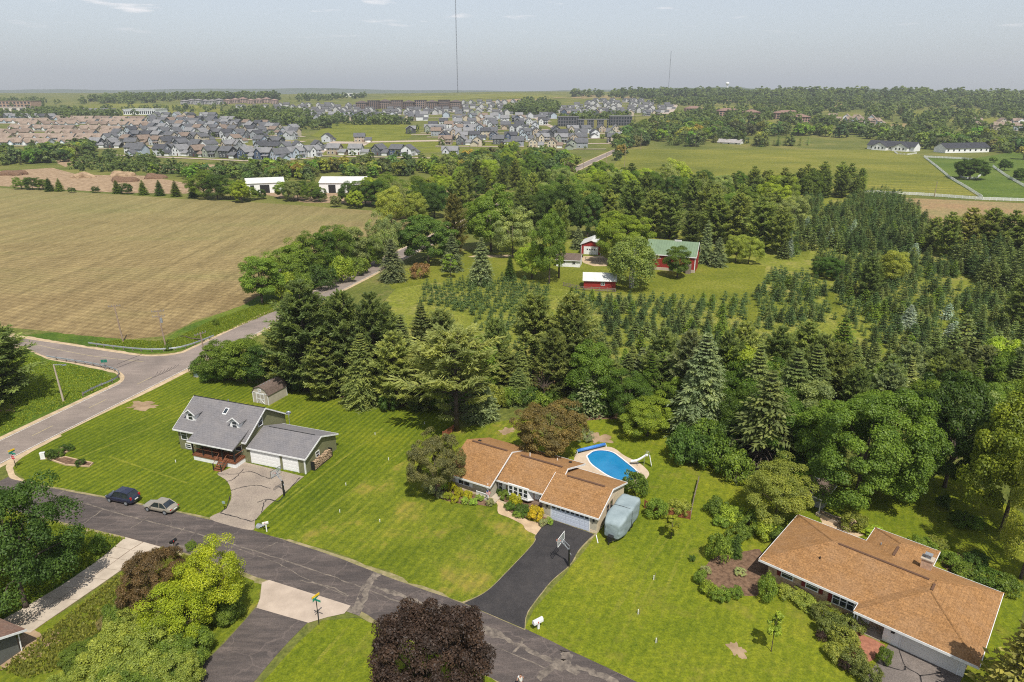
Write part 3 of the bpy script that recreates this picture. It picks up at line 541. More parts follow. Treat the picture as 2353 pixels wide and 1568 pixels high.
def decid(seed, Rr, zc, hz, ncl, nlf, ls, clr=(.2, .36), trunk_h=None, limbs=7, tr=.25, weep=0.0, spread=1.0, hollow=.45, airy=0.0, mat='bark', name='broadleaf', fork=1, lumpy=1.0):
    r = np.random.default_rng(seed)
    d = rnd_unit(r, ncl * 3); d = d[d[:, 2] > -.75][:ncl]
    rad = r.uniform(.5, .92, len(d)) ** .6; lump = 1 + lumpy * (.16 * np.sin(d[:, 0] * 4 + seed) + .12 * np.sin(d[:, 1] * 5 + seed * 2)) + r.normal(0, .05, len(d))
    cc = d * (rad * lump)[:, None] * np.array([Rr * spread, Rr * spread, hz]); cc[:, 2] += zc
    cr = r.uniform(*clr, len(cc)) * Rr
    idx = np.repeat(np.arange(len(cc)), nlf); n = len(idx)
    u = rnd_unit(r, n); out = nrm(cc[idx] - np.array([0, 0, zc - hz * .3])); u = nrm(u + out * .55 + np.array([0, 0, .25]))
    p = cc[idx] + u * (cr[idx] * (r.uniform(.55, 1.06, n)))[:, None] * np.array([1, 1, .8])
    if weep: p[:, 2] -= weep * r.uniform(0, 1, n) ** 2 * (np.hypot(p[:, 0], p[:, 1]) / Rr)
    q = (p - np.array([0, 0, zc])) / np.array([Rr, Rr, hz]); keep = (np.linalg.norm(q, axis=1) > hollow) & (p[:, 2] > .15)
    if airy: keep &= r.uniform(0, 1, n) > airy
    p, u, idx = p[keep], u[keep], idx[keep]
    nr = nrm(u * .8 + np.array([0, 0, .45]) + r.normal(0, .45, (len(p), 3)))
    V, F = diamonds(p, nr, ls * r.uniform(.65, 1.3, len(p)), r)
    clv = r.uniform(.3, .7, len(cc)); at = np.clip(clv[idx] + r.normal(0, .16, len(p)), 0, 1)
    crown = mesh_np(name + '_crown', V, F, MT['leaf'], at)
    mb = MB(); th = trunk_h or zc - hz * .5
    for k in range(fork):
        o = (0, 0) if fork == 1 else (math.cos(k * 2.3) * tr * 2, math.sin(k * 2.3) * tr * 2)
        top = (o[0] * 3.2 + r.normal(0, .03 * Rr), o[1] * 3.2 + r.normal(0, .03 * Rr), zc + hz * .45)
        mb.tube([(o[0], o[1], -.2), (o[0] * 1.1, o[1] * 1.1, .5), (o[0] * 1.6 + r.normal(0, .02), o[1] * 1.6, th), top], [tr * 1.25, tr, tr * .75, tr * .15], 7)
    for k in range(limbs):
        c = cc[int(r.integers(len(cc)))]; z0 = th * r.uniform(.75, 1.05)
        m = (c[0] * .45, c[1] * .45, z0 + (c[2] - z0) * .55 + .1 * hz)
        mb.tube([(0, 0, z0), m, tuple(c)], [tr * .5, tr * .3, tr * .08], 5, False)
    return crown, mb.mesh(name + '_trunk', MT[mat], True)
def conifer(seed, h, rmax, z0, nwh, nbr, kind, prof=1.0, nst=8, tw=.26, tl=1.0, bare=0, name='conifer'):
    """trunk + whorled branches; kind: pine (puffy, rising tips), spruce (drooping), fir (even cone)"""
    r = np.random.default_rng(seed); C, D, N, L, W, A = [], [], [], [], [], []; mb = MB()
    for i in range(nwh):
        t = (i + r.uniform(-.3, .3)) / nwh; t = min(max(t, 0), .985); z = z0 + (h - z0) * t + (r.normal(0, .02 * h) if kind == 'pine' and t < .9 else 0)
        rr = rmax * (1 - t) ** prof * (r.uniform(.62, 1.15) if kind == 'pine' else r.uniform(.85, 1.1))
        if kind == 'pine': rr *= min(1, .55 + 1.6 * t)
        rr = max(rr, .03 * h)
        nb = nbr if kind != 'pine' else max(3, int(nbr * r.uniform(.7, 1.2)))
        a0 = r.uniform(0, 6.28)
        for k in range(nb):
            a = a0 + 6.283 * k / nb + r.normal(0, .14); ll = rr * r.uniform(.72, 1.12)
            lift = {'pine': .12 + .25 * t, 'spruce': .05 + .3 * t, 'fir': .12 + .3 * t}[kind]; droop = {'pine': -.08, 'spruce': .42 * (1 - t), 'fir': .1}[kind]
            hd = np.array([math.cos(a), math.sin(a), 0]); sd = np.array([-hd[1], hd[0], 0])
            P = lambda s: np.array([0, 0, z]) + hd * ll * s + np.array([0, 0, ll * (lift * s - droop * s * s + (.16 * s ** 3 if kind == 'pine' else 0))])
            if ll > .5: mb.tube([P(0), P(.5), P(.85)], [.018 * ll + .012, .01 * ll + .008, .008], 4, False)
            if bare and t < bare and r.uniform() < .85: continue
            bt = r.uniform(.28, .72)
            for s in np.linspace(.22 if kind != 'pine' else .34, 1, nst):
                p = P(s)
                for sg in ((-1, 1) if s < .97 else (0,)):
                    for rep in range(3 if kind == 'pine' else 2 if nst > 8 else 1):
                        dd = hd * r.uniform(.45, .95) + sd * sg * r.uniform(.45, 1.1) + np.array([0, 0, r.normal(.12 if kind == 'pine' else -.08, .22)])
                        if kind == 'spruce': dd[2] -= .25
                        dd /= np.linalg.norm(dd)
                        C.append(p + r.normal(0, .03 * ll, 3)); D.append(dd); nn = np.array([0, 0, 1.]) + r.normal(0, .35, 3); N.append(nn / np.linalg.norm(nn))
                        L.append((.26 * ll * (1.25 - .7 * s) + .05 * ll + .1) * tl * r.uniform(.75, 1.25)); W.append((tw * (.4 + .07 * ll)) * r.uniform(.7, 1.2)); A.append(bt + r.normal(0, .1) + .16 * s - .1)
                if kind == 'pine' and s > .5:       # upright tufts
                    for q in range(5):
                        dd = np.array([r.normal(0, .6), r.normal(0, .6), 1.]) + hd * .4; dd /= np.linalg.norm(dd)
                        C.append(p + r.normal(0, .05 * ll, 3)); D.append(dd); nn = hd + r.normal(0, .6, 3); N.append(nn / np.linalg.norm(nn)); L.append((.3 + .05 * ll) * tl * r.uniform(.7, 1.3)); W.append(tw * .42 * r.uniform(.7, 1.3)); A.append(bt + .1 + r.normal(0, .1))
    for k in range(8):
        dd = np.array([r.normal(0, .25), r.normal(0, .25), 1.]); dd /= np.linalg.norm(dd); C.append(np.array([0, 0, h * .95])); D.append(dd); N.append(rnd_unit(r, 1)[0]); L.append(.05 * h); W.append(.012 * h); A.append(.6)
    V, F = strips(np.array(C), np.array(D), np.array(N), np.array(L), np.array(W))
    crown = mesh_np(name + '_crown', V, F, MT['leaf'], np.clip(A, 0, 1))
    mb.tube([(0, 0, -.2), (0, 0, h * .3), (0, 0, h * .97)], [.018 * h + .03, .013 * h + .02, .008], 7)
    return crown, mb.mesh(name + '_trunk', MT['bark'], True)
def join_np(meshes, name):              # crown + trunk as ONE small mesh (for trees too small to show their parts)
    me = bpy.data.meshes.new(name); bm = bmesh.new()
    for m in meshes: bm.from_mesh(m)
    n0 = len(meshes[0].polygons); bm.faces.ensure_lookup_table()
    for i, f in enumerate(bm.faces):
        if i >= n0: f.material_index = 1
    bm.to_mesh(me); bm.free(); me.materials.append(meshes[0].materials[0]); me.materials.append(meshes[1].materials[0]); return me
PT = {}
# broadleaf protos are 12 m tall, crown radius about 5
for i in range(3): PT['maple%d' % i] = decid(11 + i, 5.2, 6.4, 5.8, 170, 470 if i == 0 else 270, .105 if i == 0 else .145, (.13, .24), name='maple')
for i in range(3): PT['oak%d' % i] = decid(21 + i, 5.0, 6.7, 5.6, 96, 420, .125, (.17, .32), airy=.12, spread=1.05, name='spreading_tree')
for i in range(2): PT['locust%d' % i] = decid(31 + i, 4.6, 7.3, 5.0, 80, 260, .14, (.16, .32), airy=.2, hollow=.25, name='locust')
PT['tall0'] = decid(41, 3.6, 6.8, 5.4, 80, 320, .14, (.22, .4), airy=.1, hollow=.3, name='tall_broadleaf'); PT['tall1'] = decid(42, 3.9, 6.6, 5.5, 84, 320, .14, (.22, .4), airy=.12, hollow=.3, name='tall_broadleaf')
PT['purple'] = decid(53, 5.2, 5.9, 5.6, 230, 330, .11, (.13, .22), name='purple_maple', lumpy=.4)
for i in range(2): PT['crab%d' % i] = decid(61 + i, 5.4, 7.2, 4.6, 150, 320, .12, (.12, .22), airy=.1, trunk_h=3.2, name='crabapple')
PT['birch'] = decid(71, 5.2, 7.4, 4.6, 70, 190, .2, (.18, .3), weep=3.2, hollow=.3, mat='birch', fork=4, tr=.16, limbs=9, name='birch')
PT['chart'] = decid(75, 4.6, 6.6, 5.4, 80, 380, .12, (.2, .34), airy=.22, hollow=.2, limbs=14, name='chartreuse_tree')
PT['young'] = decid(81, 1.7, 7.6, 3.9, 22, 60, .36, (.3, .5), airy=.15, hollow=.1, limbs=5, tr=.12, name='young_tree')
for i in range(3): PT['shrub%d' % i] = decid(91 + i, 1.0, .62, .62, 40, 90, .062, (.22, .42), hollow=.35, trunk_h=.25, limbs=4, tr=.04, name='shrub')
PT['thicket'] = decid(97, 5.0, 2.6, 3.0, 130, 300, .12, (.14, .26), hollow=.3, trunk_h=1.0, limbs=12, tr=.1, name='thicket')
for i in range(3): PT['pine%d' % i] = conifer(101 + i, 18, 5.2, 1.0, 28, 8, 'pine', .44, 12, .17, .95, name='white_pine')
PT['pineairy'] = conifer(107, 18, 6.4, 3.6, 17, 8, 'pine', .36, 12, .17, 1.0, bare=.3, name='white_pine')
PT['pinebare'] = conifer(109, 18, 4.8, 3.0, 26, 8, 'pine', .48, 12, .18, 1.0, bare=.38, name='white_pine')
for i in range(3): PT['spruce%d' % i] = conifer(111 + i, 16, 3.7, .8, 32, 10, 'spruce', .72, 12, .15, .95, name='spruce')
PT['sprucebare'] = conifer(119, 16, 4.2, .8, 30, 8, 'spruce', .75, 8, .24, 1.1, bare=.33, name='spruce')
for i in range(4): PT['fir%d' % i] = conifer(121 + i, 3.0, 1.2, .1, 11, 10, 'fir', .85, 3, .22, 1.3, name='young_fir')
for i in range(2): PT['bigfir%d' % i] = conifer(131 + i, 8.0, 2.7, .3, 19, 10, 'fir', .75, 6, .24, 1.1, name='fir')
PT['dead'] = decid(141, 2.6, 7.6, 4.4, 40, 16, .12, (.2, .4), airy=.6, hollow=.2, limbs=34, tr=.22, name='dead_tree')
for i in range(2): PT['lfir%d' % i] = conifer(151 + i, 3.0, 1.2, .1, 8, 7, 'fir', .85, 2, .34, 1.5, name='mass_fir'); PT['lbig%d' % i] = conifer(161 + i, 8.0, 2.7, .3, 13, 8, 'fir', .75, 3, .36, 1.35, name='mass_fir')
# far trees: light meshes, one piece each
FT = [join_np(decid(201 + i, 4.6, 5.2, 4.6, 26, 34, .75, (.26, .42), limbs=2, name='far_tree'), 'far_broadleaf') for i in range(4)]
FC = [join_np(conifer(211 + i, 12, 3.0, .6, 11, 7, 'spruce', .85, 3, .6, 1.3, name='far_conifer'), 'far_conifer') for i in range(2)]
C_ = dict(maple=(.064, .108, .017), dark=(.044, .078, .016), mid=(.090, .134, .022), lime=(.15, .195, .025), yel=(.17, .19, .02), bronze=(.110, .092, .034), purple=(.033, .0215, .018), pine=(.132, .162, .055), pined=(.095, .126, .045), piney=(.162, .178, .066), spruce=(.100, .128, .048), spruceb=(.130, .160, .088), blue=(.20, .25, .24), fir=(.052, .083, .033), chart=(.17, .21, .016), grey=(.145, .175, .07), birch=(.095, .125, .035), gold=(.205, .215, .014), hosta=(.18, .26, .05), pale=(.19, .21, .11), rust=(.115, .075, .036), far=(.082, .115, .040), fard=(.052, .080, .029), olive=(.148, .175, .036))
NATIVE = {'maple': (12.3, 5.4), 'oak': (12.3, 5.3), 'locust': (12.4, 4.9), 'tall': (12.4, 4.0), 'purple': (12.1, 5.2), 'crab': (11.8, 5.6), 'birch': (12.0, 5.6), 'chart': (12.0, 4.9), 'dead': (12, 3.0), 'young': (11.6, 2.0), 'shrub': (1.32, 1.15), 'thicket': (5.8, 5.2), 'pine': (18, 5.4), 'spruce': (16, 3.9), 'fir': (3.0, 1.25), 'bigfir': (8.0, 2.8)}
def native(p): return NATIVE[max((k for k in NATIVE if p.startswith(k)), key=len)]
def tree(proto, x, y, h, c, name, label=None, cat='tree', group=None, wid=None, z=0.0, rz=None):
    hn, rn = native(proto); sz = h / hn; sxy = sz if wid is None else wid / (2 * rn)
    e = empty(name, (x, y, z), random.Random(int(x * 131 + y * 17)).uniform(0, 6.28) if rz is None else rz, label, cat, group)
    cr, tk = PT[proto]; c = C_[c] if isinstance(c, str) else c
    q = random.uniform(.88, 1.12); c = (c[0] * q * random.uniform(.95, 1.05), c[1] * q, c[2] * q)
    put('crown' if cat != 'shrub' else 'foliage', cr, e, color=c, scale=(sxy, sxy, sz)); put('trunk' if cat != 'shrub' else 'stem', tk, e, scale=(sxy, sxy, sz))
    return e
def tuv(proto, u, vb, vt, c, name, label=None, cat='tree', group=None, wpx=None, **k):
    """stands at photo ground point (u, vb); height from the photo's top line vt; real sizes in metres"""
    X, Y = G(u, vb); h = max(.4, ZAT(u, vt, Y))
    wid = None
    if wpx: f = Y * CS + (HC - h / 2) * SN; wid = wpx * f / FP
    return tree(proto, X, Y, h, c, name, label, cat, group, wid, **k)
def number(objs, fmt):                  # labels that count along the photograph from left to right
    objs = sorted(objs, key=lambda o: PR(*o.location)[0])
    for i, o in enumerate(objs): o['label'] = fmt.format(n=ordn(i + 1), w=WORD.get(o.name, ''))
WORD = {}

# ------------------------------------------------------------------ houses near the camera
_wc = {}
def window(parent, x, y, z, w_, h_, rz=0.0, split=1, bars=0, shutters=None, name='window', fr='trim'):
    """a framed window on a wall; mesh faces -y, (x, y, z) = middle of its sill on the wall"""
    k = (round(w_, 2), round(h_, 2), split, bars, fr)
    if k not in _wc:
        t = .09; f = MB().box(-w_ / 2 - t, w_ / 2 + t, -.07, 0, -t, 0).box(-w_ / 2 - t, w_ / 2 + t, -.06, 0, h_, h_ + t).box(-w_ / 2 - t, -w_ / 2, -.06, 0, 0, h_).box(w_ / 2, w_ / 2 + t, -.06, 0, 0, h_)
        for i in range(1, split): c = -w_ / 2 + w_ * i / split; f.box(c - .05, c + .05, -.055, 0, 0, h_)
        f.box(-w_ / 2, w_ / 2, -.05, -.01, h_ * .5 - .03, h_ * .5 + .03)
        p = MB().box(-w_ / 2 / split, w_ / 2 / split, -.025, .0, 0.0, h_)
        _wc[k] = (f.mesh('window_frame', MT[fr]), p.mesh('pane', MT['glass']))
    o = put(name, _wc[k][0], parent, (x, y, z), rz)
    for i in range(split): put('pane', _wc[k][1], o, (-w_ / 2 + w_ * (i + .5) / split, 0, 0))
    if shutters:
        for sg in (-1, 1): MB().box(-.2, .2, -.05, 0, -.08, h_ + .08).build('shutter', shutters, o, loc=(sg * (w_ / 2 + .32), 0, 0))
    return o
def garage_door(parent, x0, x1, y, h_, mat, rows=4, cols=8, lites=False):
    d = MB().box(x0, x1, y - .02, y + .03, .02, h_).build('garage_door', mat, parent)
    rh = (h_ - .06) / rows; cw = (x1 - x0) / cols
    me = MB().box(-cw / 2 + .05, cw / 2 - .05, -.02, 0, .04, rh - .04).mesh('panel', mat)
    gm = MB().box(-cw / 2 + .1, cw / 2 - .1, -.025, 0, .1, rh - .1).mesh('pane', MT['glass'])
    for i in range(rows):
        for j in range(cols):
            put('pane' if lites and i == rows - 1 else 'panel', gm if lites and i == rows - 1 else me, d, (x0 + cw * (j + .5), y - .02, .03 + rh * i))
    t = .12; MB().box(x0 - t, x0, y - .06, y + .03, 0, h_ + t).box(x1, x1 + t, y - .06, y + .03, 0, h_ + t).box(x0, x1, y - .06, y + .03, h_, h_ + t).build('door_trim', MT['trim'], parent)
    return d
def gable_x(x0, x1, y0, y1, ze, zr, ov=.45, ovx=.35, t=.16, yr=None):
    """gable roof with its ridge along x; returns the two slope polygons (with overhang)"""
    yr = (y0 + y1) / 2 if yr is None else yr
    s0 = (zr - ze) / (yr - y0); s1 = (zr - ze) / (y1 - yr); A, B = x0 - ovx, x1 + ovx
    return [(A, y0 - ov, ze - ov * s0), (B, y0 - ov, ze - ov * s0), (B, yr, zr), (A, yr, zr)], [(A, yr, zr), (B, yr, zr), (B, y1 + ov, ze - ov * s1), (A, y1 + ov, ze - ov * s1)]
def fascia(parent, pts, closed=False, t=.2, mat='trim', out=.03):
    mb = MB(); L = list(zip(pts, pts[1:]))
    for a, b in L:
        a, b = Vector(a), Vector(b); d = (b - a); n = Vector((d.y, -d.x, 0)).normalized() * out
        mb.poly([a + n + Vector((0, 0, .03)), b + n + Vector((0, 0, .03)), b + n - Vector((0, 0, t)), a + n - Vector((0, 0, t))])
        mb.poly([a - n * .8 + Vector((0, 0, .03)), b - n * .8 + Vector((0, 0, .03)), b + n + Vector((0, 0, .03)), a + n + Vector((0, 0, .03))])
    return mb.build('fascia', MT[mat], parent)
def vent(parent, x, y, z, r=.07, h=.4, mat='steel'): return MB().tube([(x, y, z - .1), (x, y, z + h)], r, 8).build('vent_pipe', MT[mat], parent)

# --- house 1: olive, one and a half storeys, porch and garage
h1 = empty('olive_house', (*G(415.5, 1030.7), 0), R(-19.5), 'olive green house with grey roof, two dormers and a covered cedar porch', 'house')
mb = MB(); mb.box(0, 12.4, 0, 9, 0, 3.7)
mb.ext([(0, 3.7), (9, 3.7), (4.5, 6.55)], 'x', .02, 12.38); mb.box(12.42, 22.2, 0.02, 7.7, 0, 2.55); mb.ext([(0.02, 2.55), (7.7, 2.55), (3.86, 3.95)], 'x', 12.45, 22.18)
mb.build('wall', MT['green_siding'], h1)
a, b = gable_x(0, 12.4, 0, 9, 3.75, 6.72, .5, .4)
MB().slab(a).slab(b).build('roof', MT['grey_roof'], h1)
ga, gb = gable_x(12.9, 22.2, 0, 7.7, 2.6, 4.1, .25, .35)
gr = MB().slab(ga).slab(gb).build('garage_roof', MT['grey_roof'], h1)
fascia(h1, [a[3], a[0], a[1], a[2]]); fascia(h1, [b[1], b[2], b[3], b[0]]); fascia(h1, [ga[0], ga[1], ga[2]]); fascia(h1, [gb[1], gb[2], gb[3]])
MB().tube([(a[3][0], a[3][1], a[3][2] + .02), (a[2][0], a[2][1], a[2][2] + .02)], .07, 5).build('ridge_cap', MT['dark'], h1)
MB().tube([(13.6, 3.85, 4.12), (21.5, 3.85, 4.12)], .06, 5).build('ridge_cap', MT['dark'], h1)
pr = MB().slab([(4.1, -2.5, 3.2), (12.2, -2.5, 3.2), (12.2, 1.35, 4.72), (4.1, 1.35, 4.72)], .15).build('porch_roof', MT['grey_roof'], h1)
fascia(h1, [(4.1, -2.5, 3.2), (12.2, -2.5, 3.2)], t=.16)
MB().ext([(-2.3, 3.14), (.0, 3.14), (.0, 4.1)], 'x', 12.0, 12.08).build('porch_gable', MT['green_siding'], h1)
for dx in (1.75, 9.8):
    d = empty('dormer', (dx, 1.15, 0)); d.parent = h1
    MB().box(-.85, .85, 0, 2.2, 4.3, 5.65).ext([(-.85, 5.65), (.85, 5.65), (0, 6.25)], 'y', 0.01, 2.2).build('dormer_wall', MT['white'], d)
    MB().slab([(-1.1, -.3, 5.5), (0, -.3, 6.3), (0, 3.4, 6.3), (-1.1, 2.3, 5.5)], .1).slab([(0, -.3, 6.3), (1.1, -.3, 5.5), (1.1, 2.3, 5.5), (0, 3.4, 6.3)], .1).build('dormer_roof', MT['grey_roof'], d)
    fascia(d, [(-1.1, -.3, 5.5), (0, -.3, 6.3), (1.1, -.3, 5.5)], t=.14)
    window(d, 0, -.005, 4.55, .75, 1.0, bars=1)
s_ = MB().slab([(6.35, 2.6, 5.62), (7.05, 2.6, 5.62), (7.05, 3.5, 6.21), (6.35, 3.5, 6.21)], .12).build('skylight', MT['trim'], h1)
MB().slab([(6.43, 2.7, 5.70), (6.97, 2.7, 5.70), (6.97, 3.4, 6.16), (6.43, 3.4, 6.16)], .02).build('pane', MT['glass'], s_)
vent(h1, 5.6, 5.0, 6.4)
window(h1, 1.1, 0, 1.75, 1.0, 1.5, split=1); window(h1, 3.4, 0, 1.75, 1.0, 1.5); window(h1, 1.6, 0, .35, .9, .6)
window(h1, 12.4, 3.4, 4.35, .9, 1.2, R(90)); window(h1, 22.2, 3.0, 1.2, .7, .8, R(90)); window(h1, 11.0, 0, 1.7, 1.0, 1.4)
window(h1, 0, 5, 1.7, 1.2, 1.4, R(-90)); window(h1, 0, 5, 4.4, 1.0, 1.2, R(-90))
garage_door(h1, 13.1, 17.9, 0.02, 2.2, MT['white'], 4, 8); garage_door(h1, 18.6, 21.0, 0.02, 2.2, MT['white'], 4, 4)
MB().box(22.1, 22.26, -.08, .1, 0, 2.4).build('corner_board', MT['trim'], h1); MB().box(7.2, 8.15, -.03, 0, 1.05, 3.1).build('front_door', MT['dark'], h1)
pc = empty('porch', (0, 0, 0)); pc.parent = h1
MB().box(4.45, 11.9, -2.05, 0, 0, .72).build('porch_base', MT['white'], pc)
for i in range(14): MB().box(4.35, 12.0, -2.15 + i * .153, -2.15 + i * .153 + .145, .98, 1.03).build('deck_board', MT['deck'], pc)
MB().box(4.38, 11.97, -2.13, -2.07, .72, .975).box(11.9, 11.97, -2.07, 0, .72, .975).box(4.38, 4.45, -2.07, 0, .72, .975).build('deck_skirt', MT['deck'], pc)
for x in (4.5, 6.3, 8.0, 9.75, 11.85): MB().box(x - .08, x + .08, -2.08, -1.92, 1.03, 3.15).build('post', MT['dark'], pc)
def railing(parent, p, q, z, h_=.95, zq=None):
    zq = z if zq is None else zq; p, q = Vector((*p, z)), Vector((*q, zq)); up = Vector((0, 0, h_))
    MB().tube([p + up, q + up], .045, 4).build('top_rail', MT['deck'], parent); MB().tube([p + up * .12, q + up * .12], .03, 4).build('bottom_rail', MT['deck'], parent)
    n = max(2, int((q - p).length / .22)); m = MB()
    for i in range(1, n): c = p.lerp(q, i / n); m.tube([c + up * .12, c + up], .016, 4, False)
    m.build('balusters', MT['dark'], parent)['kind'] = 'stuff'
for x0_, x1_ in ((4.5, 6.3), (6.3, 8.0), (8.0, 9.2)): railing(pc, (x0_, -2.0), (x1_, -2.0), 1.03)
railing(pc, (10.7, -2.0), (11.85, -2.0), 1.03); railing(pc, (11.85, -2.0), (11.85, -.1), 1.03); railing(pc, (4.5, -2.0), (4.5, -.1), 1.03)
for i in range(5): MB().box(9.3, 10.6, -2.45 - i * .28, -2.15 - i * .28, .83 - i * .2, .87 - i * .2).build('step', MT['deck'], pc)
for x in (9.26, 10.58): MB().ext([(-2.15, .98), (-3.55, 0), (-3.25, 0), (-2.15, .72)], 'x', x, x + .06).build('stringer', MT['deck'], pc)
railing(pc, (9.29, -2.1), (9.29, -3.45), 1.0, .95, .05); railing(pc, (10.61, -2.1), (10.61, -3.45), 1.0, .95, .05)
for x in (9.29, 10.61): MB().box(x - .06, x + .06, -3.55, -3.43, 0, 1.1).build('newel', MT['dark'], pc)
MB().box(5.5, 9.9, 9.0, 12.0, 1.0, 1.08).box(5.5, 5.62, 11.9, 12, 0, 2).box(9.8, 9.9, 11.9, 12, 0, 2).box(5.5, 9.9, 11.92, 12, 1.9, 2).build('rear_deck', MT['wood'], h1)
# firewood along the garage
fw = empty('firewood_stack', (*[h1.matrix_basis @ Vector((22.62, 3.2, 0))][0],), R(-19.5), 'stack of split firewood along the end wall of the olive garage', 'firewood')
lm = MB(); r_ = random.Random(3)
for iy in range(24):
    for iz in range(8):
        if iz > 6 and r_.random() < .4: continue
        y_ = -1.9 + iy * .175 + r_.uniform(-.03, .03); z_ = .2 + iz * .155 + r_.uniform(-.02, .02); rr = r_.uniform(.06, .09)
        lm.tube([(-.28 + r_.uniform(-.05, .05), y_, z_), (.28 + r_.uniform(-.05, .05), y_, z_ + r_.uniform(-.02, .02))], rr, 5)
lm.build('logs', M('split_logs', (.50, .37, .24), (.13, .085, .055), 8, .9, .1, lo=.46, hi=.54, world=True), fw)['kind'] = 'stuff'
MB().box(-.3, .3, -2.08, -2.0, 0, 1.4).box(-.3, .3, 2.3, 2.38, 0, 1.4).box(-.3, .3, -2.0, 2.3, .04, .1).build('rack', MT['dark'], fw)
# garden shed with gambrel roof
sh = empty('garden_shed', (*G(583, 924.4), 0), R(-23.5), 'small beige garden shed with brown gambrel roof behind the olive house', 'shed')
prof = [(0, 0), (3.4, 0), (3.4, 1.95), (2.85, 2.75), (1.7, 3.15), (.55, 2.75), (0, 1.95)]
MB().ext([(p[0], p[1]) for p in prof], 'y', 0, 4.6).build('wall', siding_mat('shed_siding', (.40, .36, .29), True, .3), sh)
rf = MB(); rp = [(-.12, 1.82), (.5, 2.85), (1.7, 3.27), (2.9, 2.85), (3.52, 1.82)]
for p, q in zip(rp, rp[1:]): rf.slab([(p[0], -.15, p[1]), (q[0], -.15, q[1]), (q[0], 4.75, q[1]), (p[0], 4.75, p[1])], .07)
rf.build('roof', MT['brown_roof'], sh)
dd = MB().box(.85, 2.55, -.04, 0, .1, 1.85).build('double_door', MT['tint'], sh, color=(.36, .33, .28))
MB().box(.8, .92, -.07, -.03, .05, 1.9).box(2.48, 2.6, -.07, -.03, .05, 1.9).box(.92, 2.48, -.07, -.03, 1.8, 1.9).box(1.65, 1.75, -.07, -.03, .1, 1.8).box(.92, 1.65, -.07, -.03, .9, .98).box(1.75, 2.48, -.07, -.03, .9, .98).tube([(.95, -.06, .15), (1.65, -.06, .9)], .04, 4).tube([(2.45, -.06, .15), (1.75, -.06, .9)], .04, 4).build('brace', MT['trim'], dd)
MB().box(-.02, .1, -.05, .02, 0, 1.95).box(3.3, 3.42, -.05, .02, 0, 1.95).box(3.38, 3.43, 4.5, 4.62, 0, 1.9).box(0, 3.4, -.05, .0, 1.95, 2.05).build('corner_board', MT['trim'], sh)
window(sh, 1.7, -.01, 2.35, .5, .32)
for i in range(6): MB().box(-.06, .06, -.15, .15, 0, .05).build('roof_vent', MT['steel'], sh, loc=(1.55, .6 + i * .7, 3.24))

# --- house 2: ranch with tan roof
h2 = empty('tan_roofed_ranch', (*G(1033, 1117), 0), R(-30), 'long beige ranch house with tan shingle roof beside the blue pool', 'house')
MB().box(0, 6.5, 0, 10.2, 0, 2.55).ext([(0, 2.55), (10.2, 2.55), (5, 4.35)], 'x', .02, 6.48).build('wall', MT['beige_siding'], h2)
MB().box(6.52, 14.2, 1.9, 10.2, 0, 2.5).ext([(1.9, 2.5), (10.2, 2.5), (5.2, 4.2)], 'x', 14.0, 14.38).build('stone_wall', MT['stone'], h2)
MB().box(14.22, 21.6, 0, 8.8, 0, 2.5).build('garage_wall', MT['beige_siding'], h2)
MB().box(21.6, 21.66, .0, 8.8, 0, 2.5).ext([(0, 2.5), (8.8, 2.5), (4.1, 3.85)], 'x', 21.5, 21.65).build('garage_end_wall', MT['cream'], h2)
A1, B1 = gable_x(0, 6.6, 0, 10.2, 2.6, 4.72, .7, .35, yr=5.0); A2, B2 = gable_x(6.4, 14.9, 1.9, 10.2, 2.62, 4.5, .6, .3, yr=5.2); A3, B3 = gable_x(14.3, 21.6, 0, 8.8, 2.55, 4.15, .32, .35, yr=4.1)
rf2 = MB().slab(A1).slab(B1).build('roof', MT['tan_roof'], h2); MB().slab(A2).slab(B2).build('roof', MT['tan_roof'], h2); MB().slab(A3).slab(B3).build('garage_roof', MT['tan_roof'], h2)
fascia(h2, [A1[0], A1[1], A1[2]]); fascia(h2, [B1[1], B1[2]]); fascia(h2, [A2[0], A2[1], A2[2]]); fascia(h2, [B2[1], B2[2], B2[3]]); fascia(h2, [A3[3], A3[0], A3[1], A3[2]]); fascia(h2, [B3[1], B3[2], B3[3]])
for x0_, x1_, y_, z_ in ((.6, 6.2, 5.0, 4.74), (8.2, 14.4, 5.2, 4.52), (15.6, 20.8, 4.1, 4.17)): MB().box(x0_, x1_, y_ - .14, y_ + .14, z_ - .06, z_ + .05).build('ridge_vent', M('ridge_vent_brown', (.12, .065, .04)), h2)
window(h2, 2.4, 0, 1.0, 1.7, 1.05, split=2, shutters=MT['white'])
bw = MB().prism([(8.0, 1.9), (8.5, 1.35), (11.4, 1.35), (11.9, 1.9)], .7, 2.25).build('bay', MT['white'], h2)
for i in range(4): window(h2, 8.86 + i * .73, 1.35, .95, .52, 1.1, name='bay_window')
MB().prism([(7.9, 1.9), (8.45, 1.28), (11.45, 1.28), (12.0, 1.9)], .55, .7).prism([(7.9, 1.9), (8.45, 1.28), (11.45, 1.28), (12.0, 1.9)], 2.25, 2.35).build('bay_sill', MT['trim'], h2)
for x in (7.55, 12.35): MB().box(x - .22, x + .22, 1.84, 1.9, .85, 2.2).build('shutter', MT['white'], h2)
window(h2, 13.4, 1.9, 1.0, 1.1, 1.1, split=2, shutters=MT['white']); window(h2, 7.0, 1.9, .15, .5, 2.0)
MB().box(6.35, 6.47, -.45, -.33, 0, 2.5).build('porch_post', MT['white'], h2); MB().box(4.6, 6.55, -.7, 0, 0, .22).box(6.55, 7.6, -.7, 1.9, 0, .2).build('porch_slab', MT['concrete'], h2)
pm = MB().box(4.7, 6.35, -.62, -.56, 1.0, 1.08).box(4.7, 6.35, -.62, -.56, .28, .34)
